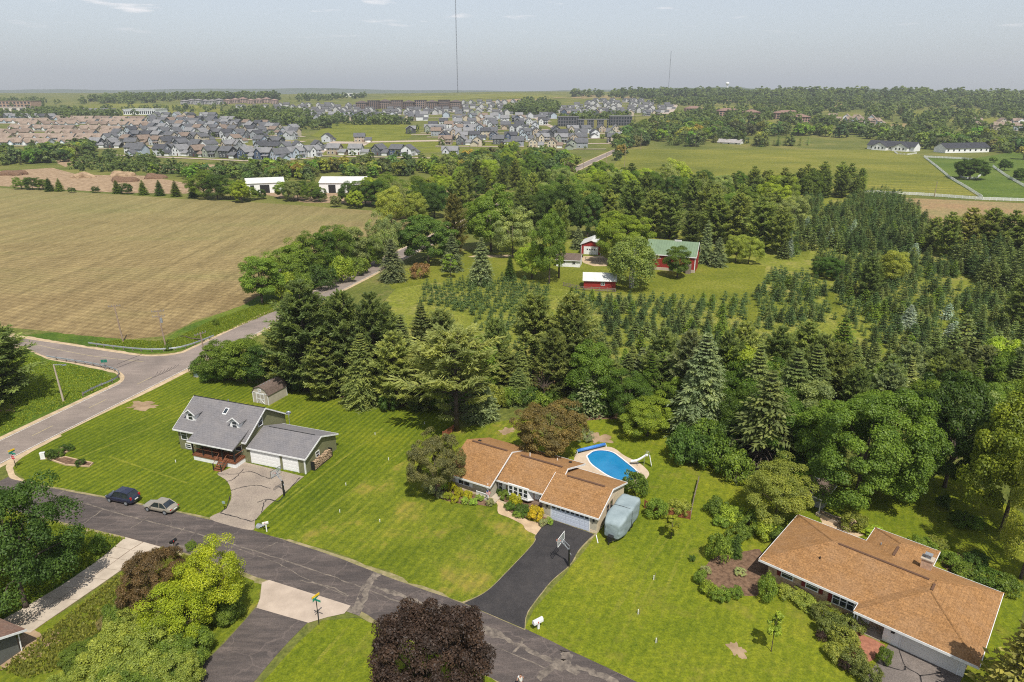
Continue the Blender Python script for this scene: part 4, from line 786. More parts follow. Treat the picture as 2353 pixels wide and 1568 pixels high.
for i in range(12): pm.box(4.74 + i * .145, 4.78 + i * .145, -.61, -.57, .34, 1.0)
pm.build('porch_railing', MT['white'], h2)
garage_door(h2, 15.5, 20.6, 0, 2.15, M('pale_blue_grey_door', (.50, .54, .62), (.44, .48, .56), 1, .6, .3), 4, 8, True)
for x in (14.9, 21.2): MB().box(x - .09, x + .09, -.18, 0, 1.65, 1.95).build('wall_lamp', MT['dark'], h2)
window(h2, 21.66, 3.2, 1.2, .6, 1.1, R(90), fr='wood'); window(h2, 21.66, 4.3, 1.2, .6, 1.1, R(90), fr='wood')
MB().box(0, 14.2, -.02, 0, 0, .3).build('foundation', MT['cream'], h2)
MB().box(14.22, 15.36, -.02, 0, 0, .4).box(20.74, 21.66, -.02, 0, 0, .4).build('garage_plinth', MT['cream'], h2)
for x, y in ((1.0, 6.2), (13.8, 8.9)): MB().box(x - .2, x + .2, y - .15, y + .15, 0, .14).build('roof_vent', MT['dark'], h2, loc=(0, 0, 4.72 - (y - 5.0) * .4 if x < 5 else 3.15))
vent(h2, 9.2, 5.9, 4.3, .06, .5, 'white'); vent(h2, 12.2, 8.2, 3.4, .05, .3, 'white')
# small US flag on a bracket by the porch
fl = empty('flag', (*[h2.matrix_basis @ Vector((6.55, -.5, 1.5))][0],), R(-30), 'small striped american flag on a pole at the ranch porch post', 'flag')
MB().tube([(0, 0, 0), (.15, -.6, .75)], .018, 6).build('flag_pole', MT['white'], fl)
for i in range(7): MB().box(0, .62, -.006 - .02, .006 - .02, -.05 - i * .085, .03 - i * .085).build('stripe', M('flag_red', (.5, .03, .04)) if i % 2 == 0 else MT['white'], fl, loc=(.13, -.55, .55), rot=(0, R(20), 0))
MB().box(0, .27, -.03, -.005, -.22, .035).build('canton', M('flag_blue', (.03, .05, .2)), fl, loc=(.13, -.56, .55), rot=(0, R(20), 0))

# --- house 3: brick ranch, hip roof
o3 = G(1570 + 520 * .3328, 1111 + 525 * .3328, 2.5)
h3 = empty('brick_ranch', (*o3, 0), R(-42), 'brick ranch house with wide tan hip roof and chimney at lower right', 'house')
MB().box(.9, 19.8, .75, 10.5, 0, 2.45).box(8.6, 13.5, 10.5, 13.9, 0, 2.45).build('wall', MT['brick'], h3)
ze, zr = 2.5, 4.55
Z = lambda p, z: (p[0], p[1], z)
q = MB(); E0, E1, E2, E3 = (0, 0, ze), (0, 11.4, ze), (20.7, 11.4, ze), (20.7, 0, ze)
q.slab([E0, (15.2, 0, ze), (15.2, 5.6, zr), (5.7, 5.6, zr)], .2); q.slab([(5.7, 5.6, zr), (15.2, 5.6, zr), E2, E1], .2); q.slab([E1, E0, (5.7, 5.6, zr)], .2); q.slab([E2, (15.2, 5.6, zr), (15.2, 0, ze), E3], .2)
q.build('roof', MT['tan_roof'], h3)
# garage wing hip: sits slightly proud of the main roof, ridge runs forward
gz = ze + .02; gx0, gx1, gy = 10.2, 20.72, -1.5; ap_ = (15.45, 3.7, gz + 2.02); bk = (15.45, 6.0, gz + 2.02)
q = MB(); q.slab([(gx0, gy, gz), (gx1, gy, gz), ap_], .2); q.slab([(gx0, 4.0, gz), (gx0, gy, gz), ap_, bk], .2)
q.build('garage_roof', MT['tan_roof'], h3)
MB().slab([(gx1, gy, gz), (gx1, 11.42, gz), (bk[0], 5.8, gz + 2.02), ap_], .2).build('garage_roof', shingle_mat('tan_shingles_across', (.298, .160, .066), (.222, .115, .046), (.25, .147, .076), 'y'), h3)
wz = ze - .02
q = MB(); q.slab([(7.7, 8.5, wz), (7.7, 14.8, wz), (11.0, 11.4, wz + 1.25), (11.0, 7.6, wz + 1.25)], .2); q.slab([(14.4, 14.8, wz), (14.4, 8.5, wz), (11.0, 7.6, wz + 1.25), (11.0, 11.4, wz + 1.25)], .2); q.slab([(7.7, 14.8, wz), (14.4, 14.8, wz), (11.0, 11.4, wz + 1.25)], .2)
q.build('rear_roof', bpy.data.materials['tan_shingles_across'], h3)
fascia(h3, [E1, E0, (10.2, 0, ze), (gx0, gy, gz), (gx1, gy, gz), (gx1, 11.4, gz), (14.4, 11.4, ze), (14.4, 14.8, wz), (7.7, 14.8, wz), (7.7, 11.4, ze), E1], t=.22)
for a_, b_ in ((E0, (5.7, 5.6, zr)), (E1, (5.7, 5.6, zr)), ((gx0, gy, gz), ap_), ((gx1, gy, gz), ap_), ((gx1, 11.42, gz), (bk[0], 5.8, gz + 2.02)), ((7.7, 14.8, wz), (11.0, 11.4, wz + 1.25)), ((14.4, 14.8, wz), (11.0, 11.4, wz + 1.25))):
    MB().tube([a_, b_], .09, 4, False).build('hip_cap', MT['tan_roof'], h3)
rv = bpy.data.materials['ridge_vent_brown']
MB().box(6.2, 14.9, 5.48, 5.72, zr - .03, zr + .06).build('ridge_vent', rv, h3); MB().box(15.35, 15.55, 4.0, 5.2, gz + 1.98, gz + 2.1).build('ridge_vent', rv, h3); MB().box(10.88, 11.12, 8.6, 10.6, wz + 1.2, wz + 1.32).build('ridge_vent', rv, h3)
ch = MB().box(13.5, 14.5, 9.0, 9.8, 2.0, 4.4).build('chimney', brick_mat('chimney_brick', (.46, .27, .17), (.5, .33, .22), (.42, .36, .29), .3, .1), h3)
MB().box(13.4, 14.6, 8.92, 9.88, 4.4, 4.52).build('chimney_cap', MT['concrete'], ch); MB().box(13.75, 14.25, 9.2, 9.6, 4.52, 4.95).build('flue', MT['steel'], ch); MB().box(13.65, 14.35, 9.1, 9.7, 4.95, 5.0).build('flue_cap', MT['steel'], ch)
vent(h3, 5.3, 3.0, 3.55, .08, .3, 'dark'); vent(h3, 9.3, 10.8, 3.0, .08, .3, 'steel')
red = M('dark_red_shutter', (.16, .018, .015))
window(h3, 3.0, .75, 1.2, 1.15, .75, split=1); window(h3, 5.6, .75, 1.2, 1.15, .75); window(h3, 8.75, .75, .75, 2.0, 1.3, split=3)
for x, zb, zt in ((2.1, 1.1, 2.05), (4.7, 1.1, 2.05), (6.5, 1.1, 2.05), (7.45, .7, 2.1)): MB().box(x - .2, x + .2, .7, .748, zb, zt).build('shutter', red, h3)
gw = MB().box(12.9, 19.75, -.55, .75, 0, 2.45).build('garage_wall', MT['white'], h3)
garage_door(h3, 14.5, 19.2, -.56, 2.15, M('off_white_door', (.66, .64, .60), (.6, .58, .55), .7, .5, .3), 4, 6)
MB().box(13.55, 13.85, -.72, -.56, 1.4, 1.75).build('wall_lamp', MT['dark'], h3); MB().box(10.3, 12.85, -.9, .75, 0, .12).build('entry_slab', MT['concrete'], h3); MB().box(10.5, 11.4, .7, .748, .12, 2.1).build('front_door', MT['white'], h3)
MB().box(10.5, 10.62, -1.0, -.88, 0, 2.4).build('porch_post', MT['white'], h3); MB().tube([(10.35, -1.4, 2.35), (10.3, -1.2, 2.2), (10.3, -1.0, .2), (10.1, -1.3, .1)], .05, 6).build('downspout', MT['white'], h3)
MB().tube([(20.0, -1.3, .1), (21.9, -1.9, .06)], .05, 6).build('downspout', MT['white'], h3)
def l3(x, y): v = h3.matrix_basis @ Vector((x, y, 0)); return (v.x, v.y)
sheet('patched_driveway', [l3(13.6, -.6), l3(13.2, -7), l3(12.5, -12), l3(19.6, -12), l3(19.7, -7), l3(19.7, -.6)], MT['drive3'], .04, .05, .8, raw=True)
crack3 = bpy.data.objects['patched_driveway']
for pts in (((14.5, -.8), (15.5, -2.6), (16.8, -3.0), (17.4, -5)), ((16.8, -3.0), (18.2, -1.2)), ((13.4, -4), (15.4, -3.4), (15.5, -2.6))): strip('tar_seam', smooth_line([l3(*p) for p in pts], 5), .12, MT['tar'], .044, crack3, jit=.04)
sheet('brick_walk', [l3(10.4, -1.0), l3(13.4, -1.0), l3(13.3, -3.2), l3(12.2, -6), l3(11.2, -6), l3(10.6, -3)], MT['brickred'], .037, .08, .6, raw=True)
# corner house at the lower left edge
c4, b4 = G(60, 1443, 2.5), G(0, 1418, 2.5)
h4 = empty('neighbour_garage', (*c4, 0), math.atan2(c4[1] - b4[1], c4[0] - b4[0]), 'grey sided building with brown roof cut off at the lower left corner', 'house')
MB().box(-12, -.7, -8.6, -.7, 0, 2.5).build('wall', siding_mat('grey_green_siding', (.12, .125, .115)), h4)
a, b = gable_x(-12, -.5, -8.6, -.7, 2.6, 4.2, .7, .5); MB().slab(a).slab(b).build('roof', MT['rust_roof'], h4); fascia(h4, [a[0], a[1], a[2]]); fascia(h4, [b[1], b[2]])
MB().ext([(-8.6, 2.5), (-.7, 2.5), (-4.65, 4.05)], 'x', -.9, -.72).build('gable', MT['tint'], h4, color=(.12, .125, .115)); MB().tube([(-.5, -.5, 2.4), (-.6, -.6, .1)], .06, 6).build('downspout', MT['white'], h4)
# garden house with cupola behind the brick ranch
gz_ = empty('garden_house', (*G(1832, 1150), 0), R(-42), 'small brown shingled garden house with cupola half hidden by trees', 'garden house')
MB().box(0, 3.2, 0, 3.0, 0, 2.2).build('wall', MT['tint'], gz_, color=(.4, .4, .42))
MB().slab([(-.4, -.5, 2.1), (3.6, -.5, 2.1), (1.9, 1.5, 3.6), (1.3, 1.5, 3.6)], .1).slab([(3.6, -.5, 2.1), (3.6, 3.5, 2.1), (1.9, 1.5, 3.6)], .1).slab([(3.6, 3.5, 2.1), (-.4, 3.5, 2.1), (1.3, 1.5, 3.6), (1.9, 1.5, 3.6)], .1).slab([(-.4, 3.5, 2.1), (-.4, -.5, 2.1), (1.3, 1.5, 3.6)], .1).build('roof', MT['brown_roof'], gz_)
MB().box(1.3, 1.9, 1.2, 1.8, 3.4, 4.1).build('cupola', MT['white'], gz_); MB().slab([(1.1, 1.0, 4.05), (2.1, 1.0, 4.05), (1.6, 1.5, 4.6)], .05).slab([(2.1, 1.0, 4.05), (2.1, 2.0, 4.05), (1.6, 1.5, 4.6)], .05).slab([(2.1, 2.0, 4.05), (1.1, 2.0, 4.05), (1.6, 1.5, 4.6)], .05).slab([(1.1, 2.0, 4.05), (1.1, 1.0, 4.05), (1.6, 1.5, 4.6)], .05).build('cupola_roof', MT['rust_roof'], gz_)
fascia(gz_, [(-.4, 3.5, 2.1), (-.4, -.5, 2.1), (3.6, -.5, 2.1), (3.6, 3.5, 2.1)], t=.15)
MB().box(.2, 3.4, -1.6, -1.5, 2.2, 2.3).box(.3, .42, -1.6, -1.48, 0, 2.2).box(3.2, 3.32, -1.6, -1.48, 0, 2.2).build('arbor', MT['white'], gz_)
# raised stone planter on the patio
pl = empty('raised_planter', (*l3(.6, 16.6), 0), R(-50), 'pale raised stone planter on the patio behind the brick ranch', 'planter')
MB().box(0, 2.8, 0, .12, 0, .45).box(0, 2.8, 1.0, 1.12, 0, .45).box(0, .12, .12, 1.0, 0, .45).box(2.68, 2.8, .12, 1.0, 0, .45).build('rim', MT['concrete'], pl); MB().box(.12, 2.68, .12, 1.0, 0, .34).build('soil', MT['dirt'], pl)

# ------------------------------------------------------------------ farm buildings
bx, by = G(1486, 581, 5.0)
bn = empty('red_barn', (bx, by, 0), R(-21.5), 'large red barn with pale green metal roof beyond the tree farm', 'barn')
MB().box(0, 14.6, 0, 8, -.5, 5.0).ext([(0, 5), (8, 5), (4, 8.3)], 'x', .02, 14.58).build('wall', MT['barnred'], bn)
a, b = gable_x(0, 14.6, 0, 8, 5.1, 8.5, .35, .3); MB().slab(a).slab(b).build('roof', MT['greenmetal'], bn)
for i in range(20): MB().tube([(.1 + i * .76, -.35, 4.84), (.1 + i * .76, 4, 8.53)], .03, 4, False).build('seam', MT['greenmetal'], bn)
fascia(bn, [a[3], a[0], a[1], a[2]], t=.25); fascia(bn, [b[1], b[2], b[3]], t=.25); MB().box(7.5, 9.6, 3.8, 4.3, 8.3, 8.75).build('ridge_ventilator', MT['whitemetal'], bn)
MB().box(0, 14.6, -.12, 0, -.5, .9).build('foundation', MT['concrete'], bn)
dr = MB().box(1.6, 4.4, -.08, 0, .9, 3.6).build('sliding_door', MT['barnred'], bn); MB().box(1.5, 4.5, -.12, -.08, 3.6, 3.7).build('door_rail', MT['trim'], bn)
MB().box(12.2, 13.6, -1.8, 0, -.4, 2.6).build('silage_chute', MT['wood'], bn); MB().box(14.4, 14.64, -.06, .1, 0, 5).build('corner_board', MT['trim'], bn)
def small_building(name, label, u0, v0, u1, v1, dep, ze, zr, wall, roof, cat='shed'):
    p, q = G(u0, v0), G(u1, v1); L = math.dist(p, q); e = empty(name, (*p, 0), math.atan2(q[1] - p[1], q[0] - p[0]), label, cat)
    MB().box(0, L, 0, dep, -.3, ze).ext([(0, ze), (dep, ze), (dep / 2, zr - .12)], 'x', .02, L - .02).build('wall', wall, e)
    a, b = gable_x(0, L, 0, dep, ze + .08, zr, .4, .3); MB().slab(a).slab(b).build('roof', roof, e); fascia(e, [a[3], a[0], a[1], a[2]], t=.16); return e, L
e, L = small_building('red_shed', 'small red shed with white metal roof and fence in front', 1341, 664, 1414, 666, 5, 2.6, 4.1, MT['barnred'], MT['whitemetal'])
window(e, L * .6, 0, 1.2, .9, .9, split=2)
e, L = small_building('white_cottage', 'small white outbuilding with brown roof left of the red garage', 1278, 612, 1332, 615, 5, 2.3, 3.8, MT['white'], MT['brown_roof'])
window(e, L * .3, 0, 1.0, .9, .8); window(e, L * .75, 0, 1.0, .9, .8)
p = G(1335, 584); rg = empty('red_garage', (*p, 0), R(-14), 'red gabled garage with white overhead door and white roof', 'garage')
MB().box(0, 6.6, 0, 9, -.2, 3.3).ext([(0, 3.3), (6.6, 3.3), (3.3, 4.6)], 'y', .02, 8.98).build('wall', MT['barnred'], rg)
MB().slab([(-.4, -.35, 3.25), (3.3, -.35, 4.8), (3.3, 9.3, 4.8), (-.4, 9.3, 3.25)], .12).slab([(3.3, -.35, 4.8), (7.0, -.35, 3.25), (7.0, 9.3, 3.25), (3.3, 9.3, 4.8)], .12).build('roof', MT['whitemetal'], rg)
garage_door(rg, 1.0, 5.6, 0, 2.6, MT['white'], 4, 6); MB().box(-.05, .1, -.06, .05, 0, 3.3).box(6.5, 6.65, -.06, .05, 0, 3.3).build('corner_board', MT['trim'], rg)
for i in range(4): MB().box(-.25, .25, -.05, -.03, 0, .45).build('door_window', MT['glass'], rg, loc=(2.1 + i * .8, 0, 1.45))
def white_shed(name, label, u0, v0, u1, v1, dep, ze, zr, opens):
    e, L = small_building(name, label, u0, v0, u1, v1, dep, ze, zr, MT['white'], MT['whitemetal'])
    for a0, a1 in opens: MB().box(L * a0, L * a1, -.06, 0, 0, ze * .8).build('doorway', MT['dark'], e)
    return e
white_shed('storage_shed', 'white storage shed with low pale roof, left one beyond the field', 568, 446, 655, 442, 14, 5.5, 7.6, ((.1, .2), (.35, .6)))
white_shed('storage_shed', 'white open-fronted storage shed with low pale roof, right one beyond the field', 735, 444, 838, 444, 16, 5.5, 8.0, ((.2, .36), (.62, .9)))
def farmhouse(name, label, u0, v0, u1, v1, dep, ze, zr, roofc, gables=(), wins=6, cat='house'):
    p, q = G(u0, v0), G(u1, v1); L = math.dist(p, q); e = empty(name, (*p, 0), math.atan2(q[1] - p[1], q[0] - p[0]), label, cat)
    MB().box(0, L, 0, dep, -.3, ze).ext([(0, ze), (dep, ze), (dep / 2, zr - .15)], 'x', .02, L - .02).build('wall', MT['white'], e)
    a, b = gable_x(0, L, 0, dep, ze + .1, zr, .8, .6); MB().slab(a).slab(b).build('roof', MT['roofing'], e, color=roofc)
    for gx, gw in gables:
        MB().box(gx, gx + gw, -6, 0, -.3, ze * .85).ext([(gx, ze * .85), (gx + gw, ze * .85), (gx + gw / 2, zr * .86)], 'y', -5.98, 2).build('wing', MT['white'], e)
        MB().slab([(gx - .6, -6.6, ze * .8), (gx + gw / 2, -6.6, zr * .9), (gx + gw / 2, dep / 2, zr * .9), (gx - .6, 1, ze * .8)], .2).slab([(gx + gw / 2, -6.6, zr * .9), (gx + gw + .6, -6.6, ze * .8), (gx + gw + .6, 1, ze * .8), (gx + gw / 2, dep / 2, zr * .9)], .2).build('wing_roof', MT['roofing'], e, color=roofc)
        for i in range(3): MB().box(-.6, .6, -.08, 0, 0, 1.9).build('window', MT['glass'], e, loc=(gx + gw * (.25 + i * .25), -6.02, ze * .3))
    for i in range(wins): MB().box(-.8, .8, -.08, 0, 0, 1.8).build('window', MT['glass'], e, loc=(L * (i + .5) / wins, -.02, ze * .3))
    return e
farmhouse('horse_barn', 'white stable with dark roof and two gabled wings at the top of the pasture', 1992, 343, 2100, 349, 14, 4.5, 8.5, (.05, .052, .06), ((7, 13), (26, 13)), 5, 'stable')
farmhouse('stable', 'long white stable with dark roof right of the gabled stable', 2172, 352, 2272, 350, 14, 4.5, 8.5, (.045, .047, .055), (), 8, 'stable')
farmhouse('riding_hall', 'long white hall with pale roof at the left end of the pasture', 1772, 318, 1850, 316, 18, 4.5, 7.0, (.62, .62, .62), (), 0, 'barn')
farmhouse('grey_roofed_house', 'grey roofed house hidden behind trees above the pasture', 1648, 334, 1700, 336, 12, 3.5, 6.5, (.3, .28, .27), (), 3)

# ------------------------------------------------------------------ pool, trailer and yard things
def L2(x, y, z=0.0): v = h2.matrix_basis @ Vector((x, y, z)); return (v.x, v.y)
pool_pts = [(12.95, 16.7), (13.2, 18.4), (14.2, 19.35), (15.7, 19.55), (17.1, 18.8), (18.7, 17.7), (20.5, 16.4), (21.25, 15.2), (21.0, 13.7), (19.6, 12.9), (17.8, 13.2), (16.1, 14.0), (14.3, 15.1), (12.95, 16.7)]
pp = smooth_line(pool_pts, 6)[:-1]
dp = smooth_line([(11.2, 16.2), (12.4, 18.6), (14.2, 20.7), (15.6, 20.85), (17.6, 19.6), (20.3, 18.6), (22.2, 17.0), (22.6, 15.6), (22.3, 13.4), (21.2, 11.4), (18, 11.0), (14.5, 11.0), (12.4, 13.2), (11.2, 16.2)], 4)[:-1]
pool = empty('swimming_pool', (h2.location.x, h2.location.y, 0), R(-30), 'oval blue swimming pool with tan deck behind the ranch house', 'pool')
me = bpy.data.meshes.new('pool_deck'); bm = bmesh.new()
vo = [bm.verts.new((x, y, .09)) for x, y in dp]; vi = [bm.verts.new((x, y, .09)) for x, y in pp]
eo = [bm.edges.new((vo[i], vo[(i + 1) % len(vo)])) for i in range(len(vo))]; ei = [bm.edges.new((vi[i], vi[(i + 1) % len(vi)])) for i in range(len(vi))]
bmesh.ops.triangle_fill(bm, use_beauty=True, edges=eo + ei)
for i in range(len(vo)):
    a, b = vo[i], vo[(i + 1) % len(vo)]; c, d = bm.verts.new((a.co.x, a.co.y, 0)), bm.verts.new((b.co.x, b.co.y, 0)); bm.faces.new((a, c, d, b))
bmesh.ops.recalc_face_normals(bm, faces=bm.faces); bm.to_mesh(me); bm.free(); me.materials.append(M('pool_deck_concrete', (.50, .40, .30), (.42, .33, .24), 1.2, .9, .2)); put('pool_deck', me, pool)
mb = MB(); n = len(pp)
for i in range(n): j = (i + 1) % n; mb.poly([(*pp[i], .1), (*pp[j], .1), (*pp[j], -.02), (*pp[i], -.02)])
mb.build('pool_liner', M('pool_blue_liner', (.02, .12, .32), (.015, .09, .26), 2, .4, .4), pool)
cop = MB(); po = offset_line(pp + pp[:1], .22)[:-1]; pi_ = offset_line(pp + pp[:1], -.02)[:-1]
for i in range(n): j = (i + 1) % n; cop.poly([(*po[i], .105), (*po[j], .105), (*pi_[j], .105), (*pi_[i], .105)])
cop.build('coping', MT['trim'], pool)
wm, wn_, wl_, wb = base_mat('pool_water'); wb.inputs['Roughness'].default_value = .06; wb.inputs['Specular IOR Level'].default_value = .5
wl_.new(ramp(wn_, wl_, noise(wn_, wl_, obj_pos(wn_), .35, 4), [(.3, (.010, .15, .33)), (.7, (.02, .20, .40))]), wb.inputs[0]); bump(wn_, wl_, wb, noise(wn_, wl_, obj_pos(wn_), 2.2, 3), .12, .05)
MB().poly([(x, y, -.01) for x, y in pp]).build('water', wm, pool)
bpy.data.objects['ground'].data  # ground lies at 0: the water surface is just below the deck
for o_ in [c for c in pool.children if c.name.startswith(('water', 'pool_liner'))]: o_.location.z = .045
rl = empty('pool_cover_reel', (*L2(11.3, 16.6), .09), R(-30) + math.atan2(4.2, 2.9), 'rolled blue pool cover on a white reel beside the pool', 'pool cover')
MB().tube([(0.1, 0, .45), (4.9, 0, .45)], .24, 12).build('rolled_cover', M('blue_bubble_cover', (.06, .22, .60), (.04, .15, .45), 5, .45, .4, .4, 12), rl, True)
for x in (0, 5.0): MB().tube([(x, -.35, 0), (x, 0, .55), (x, .35, 0)], .03, 6).tube([(x, -.35, .02), (x, .35, .02)], .03, 6).build('reel_stand', MT['white'], rl)
sl = empty('pool_slide', (*L2(19.3, 17.6), .09), R(-30) + R(20), 'white curved pool slide with ladder at the pool edge', 'pool slide')
ch_ = MB(); path = smooth_line([(0, .55), (.9, .75), (1.7, 1.25), (2.5, 1.95), (2.9, 2.0)], 6)
prof_ = [(-.3, .18), (-.24, 0), (.24, 0), (.3, .18)]
for (x0_, z0_), (x1_, z1_) in zip(path, path[1:]):
    for (ya, za2), (yb, zb2) in zip(prof_, prof_[1:]): ch_.poly([(x0_, ya, z0_ + za2), (x1_, ya, z1_ + za2), (x1_, yb, z1_ + zb2), (x0_, yb, z0_ + zb2)])
ch_.build('chute', MT['white'], sl, True)
sl.scale = (.82, .82, .82)
for sg in (-.28, .28): MB().tube([(3.6, sg, 0), (3.15, sg, 2.0), (3.0, sg, 2.7), (2.6, sg, 2.75), (2.4, sg, 2.1)], .03, 6).tube([(1.2, sg, 0), (1.25, sg, .9)], .03, 6).tube([(2.3, sg, 0), (2.3, sg, 1.75)], .03, 6).build('rail', MT['steel'], sl)
for i in range(7): MB().box(3.52 - i * .062, 3.62 - i * .062, -.26, .26, .28 * (i + 1) - .02, .28 * (i + 1) + .02).build('rung', MT['white'], sl)
# travel trailer under a grey fabric cover
tl = empty('covered_trailer', (*L2(23.75, .2), 0), R(-30), 'travel trailer under a grey-green fabric cover beside the garage', 'trailer')
V_, F_ = [], []; rr_ = random.Random(5); nr_ = 56; stn = [-.75, -.71, -.6, -.3, .1, .5, .9, 1.3, 1.7, 2.1, 2.5, 2.9, 3.3, 3.7, 4.1, 4.5, 4.9, 5.2, 5.42, 5.46]
for i, y_ in enumerate(stn):            # rounded-box sections; the nose tapers like a trailer's, with sag and folds
    nose = max(0, (.35 - y_) / 1.3); hw = 1.25 - .42 * nose ** 1.5; zt = 3.02 - .75 * nose ** 1.4; zb = .42 + .15 * nose; sh_ = 1 if 0 < i < len(stn) - 1 else .86
    if i in (1, len(stn) - 2): sh_ = .97
    for k in range(nr_):
        q = 2 * math.pi * (k + .5) / nr_; c, s_ = math.cos(q), math.sin(q); e_ = 11; rr2 = (abs(c) ** e_ + abs(s_) ** e_) ** (-1 / e_)
        fold = .022 * math.sin(q * 9 + y_ * 3.1) * (1 if s_ < .5 else .4) + .03 * math.sin(y_ * 2.3 + q * 2) + (.05 * nose * math.sin(q * 5 + y_ * 7))
        V_.append((c * rr2 * hw * sh_ * (1 + fold), y_ + .03 * math.sin(q * 7), (zb + zt) / 2 + s_ * rr2 * (zt - zb) / 2 * sh_ * (1 + fold * .4)))
for i in range(len(stn) - 1):
    for k in range(nr_): j_ = (k + 1) % nr_; F_.append((i * nr_ + k, i * nr_ + j_, (i + 1) * nr_ + j_, (i + 1) * nr_ + k))
mb = MB(); mb.v = V_; mb.f = F_ + [tuple(range(nr_)), tuple(range((len(stn) - 1) * nr_, len(stn) * nr_))]
mb.build('fabric_cover', MT['tarp'], tl, True)
for y_ in (2.5,): MB().tube([(-1.28, y_, .5), (-1.27, y_, 2.8), (-1.0, y_, 3.03), (0, y_, 3.08), (1.0, y_, 3.03), (1.27, y_, 2.8), (1.28, y_, .5)], .025, 4, False).build('strap', MT['dark'], tl)
for sg in (-1.05, 1.05):
    for y_ in (2.4, 3.2): w_ = MB().tube([(sg - .1, y_, .34), (sg + .1, y_, .34)], .34, 14).build('wheel', MT['dark'], tl)
MB().tube([(-.7, -.5, .5), (0, -1.7, .5), (.7, -.5, .5)], .06, 5).tube([(0, -1.5, 0), (0, -1.5, .9)], .07, 6).build('hitch', MT['dark'], tl); MB().box(-.32, .32, -1.35, -.85, .5, 1.05).build('propane_cover', MT['dark'], tl)
dsp = MB().tube([(0, 0, .08), (.8, -1.3, .05)], .06, 6)
dsp.build('downspout_extension', MT['white'], h2, loc=(21.7, -.3, 0))
# basketball hoops
def hoop(loc, rz, label, fr='white', ph=2.3):
    e = empty('basketball_hoop', (*loc, 0), rz, label, 'basketball hoop')
    MB().box(-.09, .09, -.09, .09, 0, ph).build('pole', MT['dark'], e)
    MB().tube([(0, 0, ph - .1), (0, 1.0, 3.0)], .05, 6).tube([(0, -.25, ph - .7), (0, .9, 3.3)], .035, 6).tube([(0, 0, ph), (0, .0, 2.75), (0, .9, 3.4)], .03, 6).build('arm', MT['steel'], e)
    b_ = MB().box(-.9, -.87, 1.0, 1.05, 2.77, 3.83).box(.87, .9, 1.0, 1.05, 2.77, 3.83).box(-.87, .87, 1.0, 1.05, 3.8, 3.83).box(-.87, .87, 1.0, 1.05, 2.77, 2.8).box(-.3, .3, 1.055, 1.07, 3.0, 3.04).box(-.3, .3, 1.055, 1.07, 3.4, 3.44).box(-.3, -.26, 1.055, 1.07, 3.04, 3.4).box(.26, .3, 1.055, 1.07, 3.04, 3.4).build('backboard_frame', MT[fr], e)
    gm, n_, l_, pb = base_mat('acrylic'); pb.inputs['Alpha'].default_value = .22; pb.inputs[0].default_value = (.5, .55, .6, 1); pb.inputs['Roughness'].default_value = .1
    MB().box(-.86, .86, 1.02, 1.04, 2.8, 3.8).build('backboard', gm, e)
    pts = [(.225 * math.cos(q), 1.36 + .225 * math.sin(q), 3.05) for q in [2 * math.pi * k / 14 for k in range(15)]]
    MB().tube(pts, .02, 5, False).box(-.06, .06, 1.05, 1.16, 3.0, 3.08).build('rim', M('rim_orange', (.55, .13, .05)), e)
    nt = MB()
    for k in range(10):
        q = 2 * math.pi * k / 10; nt.tube([(.22 * math.cos(q), 1.36 + .22 * math.sin(q), 3.04), (.13 * math.cos(q + .4), 1.36 + .13 * math.sin(q + .4), 2.62)], .009, 3, False)
    nt.build('net', MT['white'], e); return e
hoop(G(1307, 1302), R(62), 'basketball hoop with clear backboard beside the blacktop drive')
hoop(G(653, 1140), R(62), 'dark basketball hoop leaning over the grey drive of the olive house', 'dark')
# ------------------------------------------------------------------ street things
def street_sign(loc, rz, label, stop=False, h_=3.0):
    e = empty('street_sign', (*loc, 0), rz, label, 'sign'); green = M('sign_green', (.02, .26, .17), (.018, .22, .15), 1, .4, .4); yel = M('sign_yellow', (.75, .50, .03), (.68, .44, .03), 1, .4, .4)
    MB().box(-.03, .03, -.03, .03, 0, h_).build('post', MT['dark'], e)
    MB().box(-.55, .55, -.015, .015, h_ - .05, h_ + .18).build('name_blade', green, e); MB().box(-.015, .015, -.55, .55, h_ + .2, h_ + .43).build('name_blade', green, e, rot=(0, 0, R(8)))
    MB().box(-.45, .45, -.018, .018, h_ + .45, h_ + .68).build('top_blade', yel, e, rot=(0, 0, R(78)))
    if stop:
        oc = [(.38 * math.cos(R(22.5 + 45 * k)), h_ - .55 + .38 * math.sin(R(22.5 + 45 * k))) for k in range(8)]; oi = [(p[0] * .9, (p[1] - h_ + .55) * .9 + h_ - .55) for p in oc]
        MB().ext(oc, 'y', -.06, -.045).build('sign_border', MT['white'], e); MB().ext(oi, 'y', -.068, -.06).build('stop_panel', M('sign_red', (.50, .02, .03), (.45, .018, .026), 1, .4, .4), e)
        tcu = bpy.data.curves.new('stop_letters', 'FONT'); tcu.body = 'STOP'; tcu.size = .27; tcu.align_x = 'CENTER'; tcu.align_y = 'CENTER'; tcu.extrude = .002
        to = bpy.data.objects.new('tmp', tcu); col.objects.link(to); dg = bpy.context.evaluated_depsgraph_get(); tm = bpy.data.meshes.new_from_object(to.evaluated_get(dg)); bpy.data.objects.remove(to)
        tm.materials.clear(); tm.materials.append(MT['white']); put('lettering', tm, e, (0, -.071, h_ - .55), rot=(R(90), 0, 0))
    return e
street_sign(G(733, 1436), R(-25), 'street name sign with green blades on the corner lawn')
street_sign(G(37, 1076), R(-12), 'stop sign with green street name blades at the road corner', True, 2.3)
e = empty('road_sign', (*G(243, 851), 0), R(10), 'small green sign on a post at the guardrail', 'sign'); MB().tube([(0, 0, 0), (0, 0, 2.2)], .04, 6).build('post', MT['steel'], e); MB().box(-.55, .55, -.03, .0, 1.6, 2.2).build('panel', M('sign_dark_green', (.015, .17, .12)), e)
